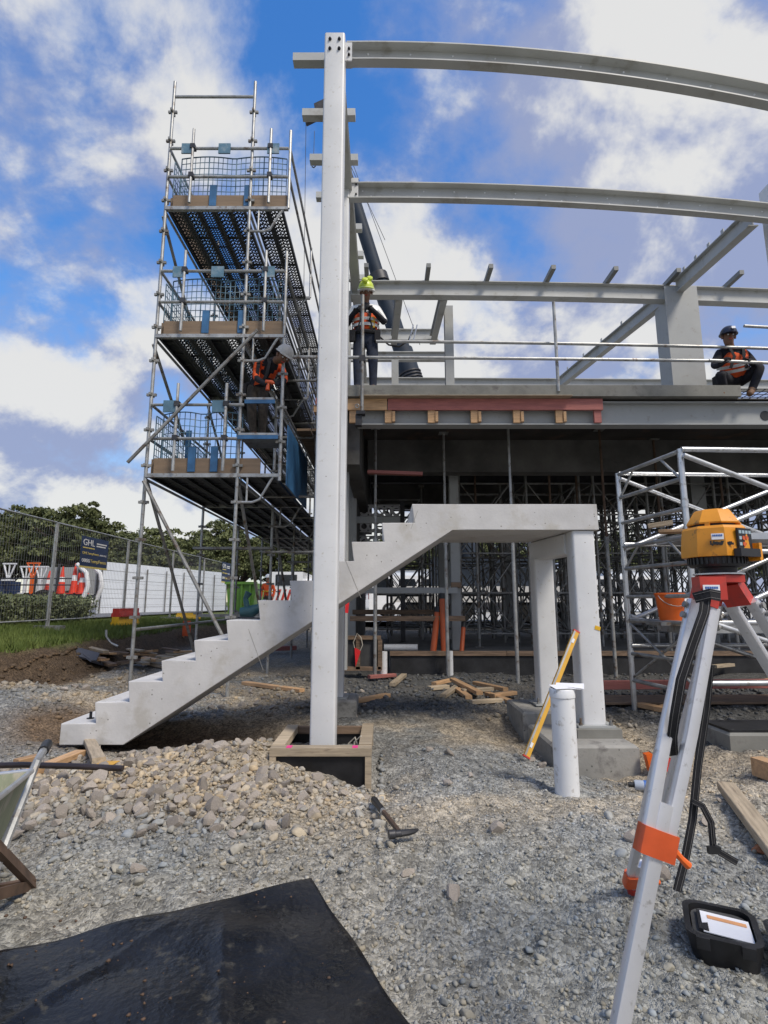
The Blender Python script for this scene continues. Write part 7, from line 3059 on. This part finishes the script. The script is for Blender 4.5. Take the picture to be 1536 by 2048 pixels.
# --- worker bending over on the scaffold
Y = 7.42
zp = at(540, 870, 7.2).z
g3 = lambda u, v, dy=0.0: at(u, v, Y + dy)
J = dict(pelvis=g3(513, 782, 0.18), belly=g3(520, 762, 0.10), chest=g3(533, 738, -0.06), neck0=g3(547, 725, -0.16), neck=g3(553, 719, -0.20), jaw=g3(560, 720, -0.28), head=g3(566, 713, -0.29), crown=g3(573, 705, -0.26),
         shL=g3(514, 728, -0.02), elL=g3(512, 757, -0.20), wrL=g3(531, 768, -0.28), haL=g3(537, 768, -0.28),
         shR=g3(563, 735, 0.03), elR=g3(570, 762, -0.10), wrR=g3(548, 770, -0.26), haR=g3(541, 770, -0.28),
         hipL=g3(505, 789, 0.10), knL=g3(503, 828, -0.02), anL=g3(507, 858, 0.05), toL=g3(515, 867, -0.08),
         hipR=g3(524, 789, 0.12), knR=g3(526, 828, 0.05), anR=g3(524, 858, 0.12), toR=g3(532, 866, 0.0))
for k in ('toL', 'toR'):
    J[k] = Vector((J[k].x, J[k].y, zp + 0.045))
for k in ('anL', 'anR'):
    J[k] = Vector((J[k].x, J[k].y, zp + 0.10))
w3, jj = person('worker in orange bending over on the scaffold, white hat', J, [ORANGE, DARKCLOTH, KHAKI, BOOT, SKIN], (1, 0, 1, 2, 3, 4, 1))
hz = Vector(J['head'])
hh_, M_ = helmet(hz + Vector((0.02, 0.0, 0.04)), (0.55, -0.35, 0.8), (0.3, -0.6, -0.9), HELM_D, w3, 0.128)
face(hz, M_, w3)
cx_ = Vector(J['chest'])
strap_line([cx_ + Vector((0.02, -0.10, 0.16)), cx_ + Vector((0.08, -0.17, 0.02)), cx_ + Vector((0.04, -0.15, -0.14)), cx_ + Vector((-0.04, -0.1, -0.28))], w3)
strap_line([cx_ + Vector((-0.10, -0.06, 0.12)), cx_ + Vector((-0.08, -0.16, -0.02)), cx_ + Vector((-0.10, -0.14, -0.2))], w3)
glove(J['wrL'], Vector((1, -0.3, -0.2)), (0, 0, -1), w3, BLACK_CLOTH)
glove(J['wrR'], Vector((-1, -0.3, -0.2)), (0, 0, -1), w3, BLACK_CLOTH)
pb = Vector(J['pelvis'])
mb = MB()
mb.path([pb + Vector((0.17 * math.cos(t), 0.14 * math.sin(t), 0.06)) for t in [2 * math.pi * k / 16 for k in range(17)]], 0.032, 6)
mb.box(pb + Vector((-0.16, -0.08, -0.03)), (0.08, 0.1, 0.2))
mb.build('tool_belt', BLACK_CLOTH, w3)
dr = Vector(J['haL']) + Vector((0.03, -0.05, -0.02))
dt = thing('power_drill', 'red cordless drill in the hands of the bending worker', 'drill', tuple(dr))
mb = MB()
mb.path([dr + Vector((-0.06, 0, 0.03)), dr + Vector((0.03, 0, 0.02)), dr + Vector((0.06, 0, 0.0))], [0.03, 0.036, 0.02], 10)
mb.path([dr + Vector((-0.02, 0, 0.02)), dr + Vector((-0.03, 0, -0.09))], [0.022, 0.03], 8)
mb.build('body', RED_OR, dt)
mb = MB()
mb.tube(dr + Vector((0.05, 0, -0.005)), dr + Vector((0.09, 0, -0.09)), 0.007, 6)
mb.build('bit', ALU, dt)

# --- far worker in hi-vis beyond the stairs
X, Y, Z0 = at(536, 1180, 21.5).x, 21.5, 0.52
J = dict(pelvis=(X, Y, Z0 + 0.92), belly=(X, Y, Z0 + 1.06), chest=(X, Y, Z0 + 1.29), neck0=(X, Y - 0.02, Z0 + 1.43), neck=(X, Y - 0.03, Z0 + 1.48), jaw=(X, Y - 0.06, Z0 + 1.54), head=(X, Y - 0.06, Z0 + 1.62), crown=(X, Y - 0.05, Z0 + 1.69),
         shL=(X - 0.19, Y, Z0 + 1.36), elL=(X - 0.25, Y, Z0 + 1.10), wrL=(X - 0.22, Y - 0.12, Z0 + 0.88), haL=(X - 0.21, Y - 0.16, Z0 + 0.82),
         shR=(X + 0.19, Y, Z0 + 1.36), elR=(X + 0.26, Y, Z0 + 1.10), wrR=(X + 0.24, Y - 0.12, Z0 + 0.88), haR=(X + 0.23, Y - 0.16, Z0 + 0.82),
         hipL=(X - 0.1, Y, Z0 + 0.85), knL=(X - 0.11, Y, Z0 + 0.46), anL=(X - 0.11, Y, Z0 + 0.09), toL=(X - 0.12, Y - 0.14, Z0 + 0.045),
         hipR=(X + 0.1, Y, Z0 + 0.85), knR=(X + 0.11, Y, Z0 + 0.46), anR=(X + 0.11, Y, Z0 + 0.09), toR=(X + 0.12, Y - 0.14, Z0 + 0.045))
w4, jj = person('far worker in orange hi-vis beside the green skip, over the steps', J, [ORANGE, KHAKI, BOOT, SKIN_L], (0, 0, 0, 1, 2, 3, 3))
helmet(Vector(J['head']) + Vector((0, 0, 0.03)), (0, 0, 1), (0, -1, 0), HELM_W, w4, 0.125)
mb = MB()
mb.path([(X + 0.185 * math.cos(t), Y + 0.145 * math.sin(t), Z0 + 1.1) for t in [2 * math.pi * k / 16 for k in range(17)]], 0.025, 6)
mb.build('reflective_band', YEL_PL, w4)
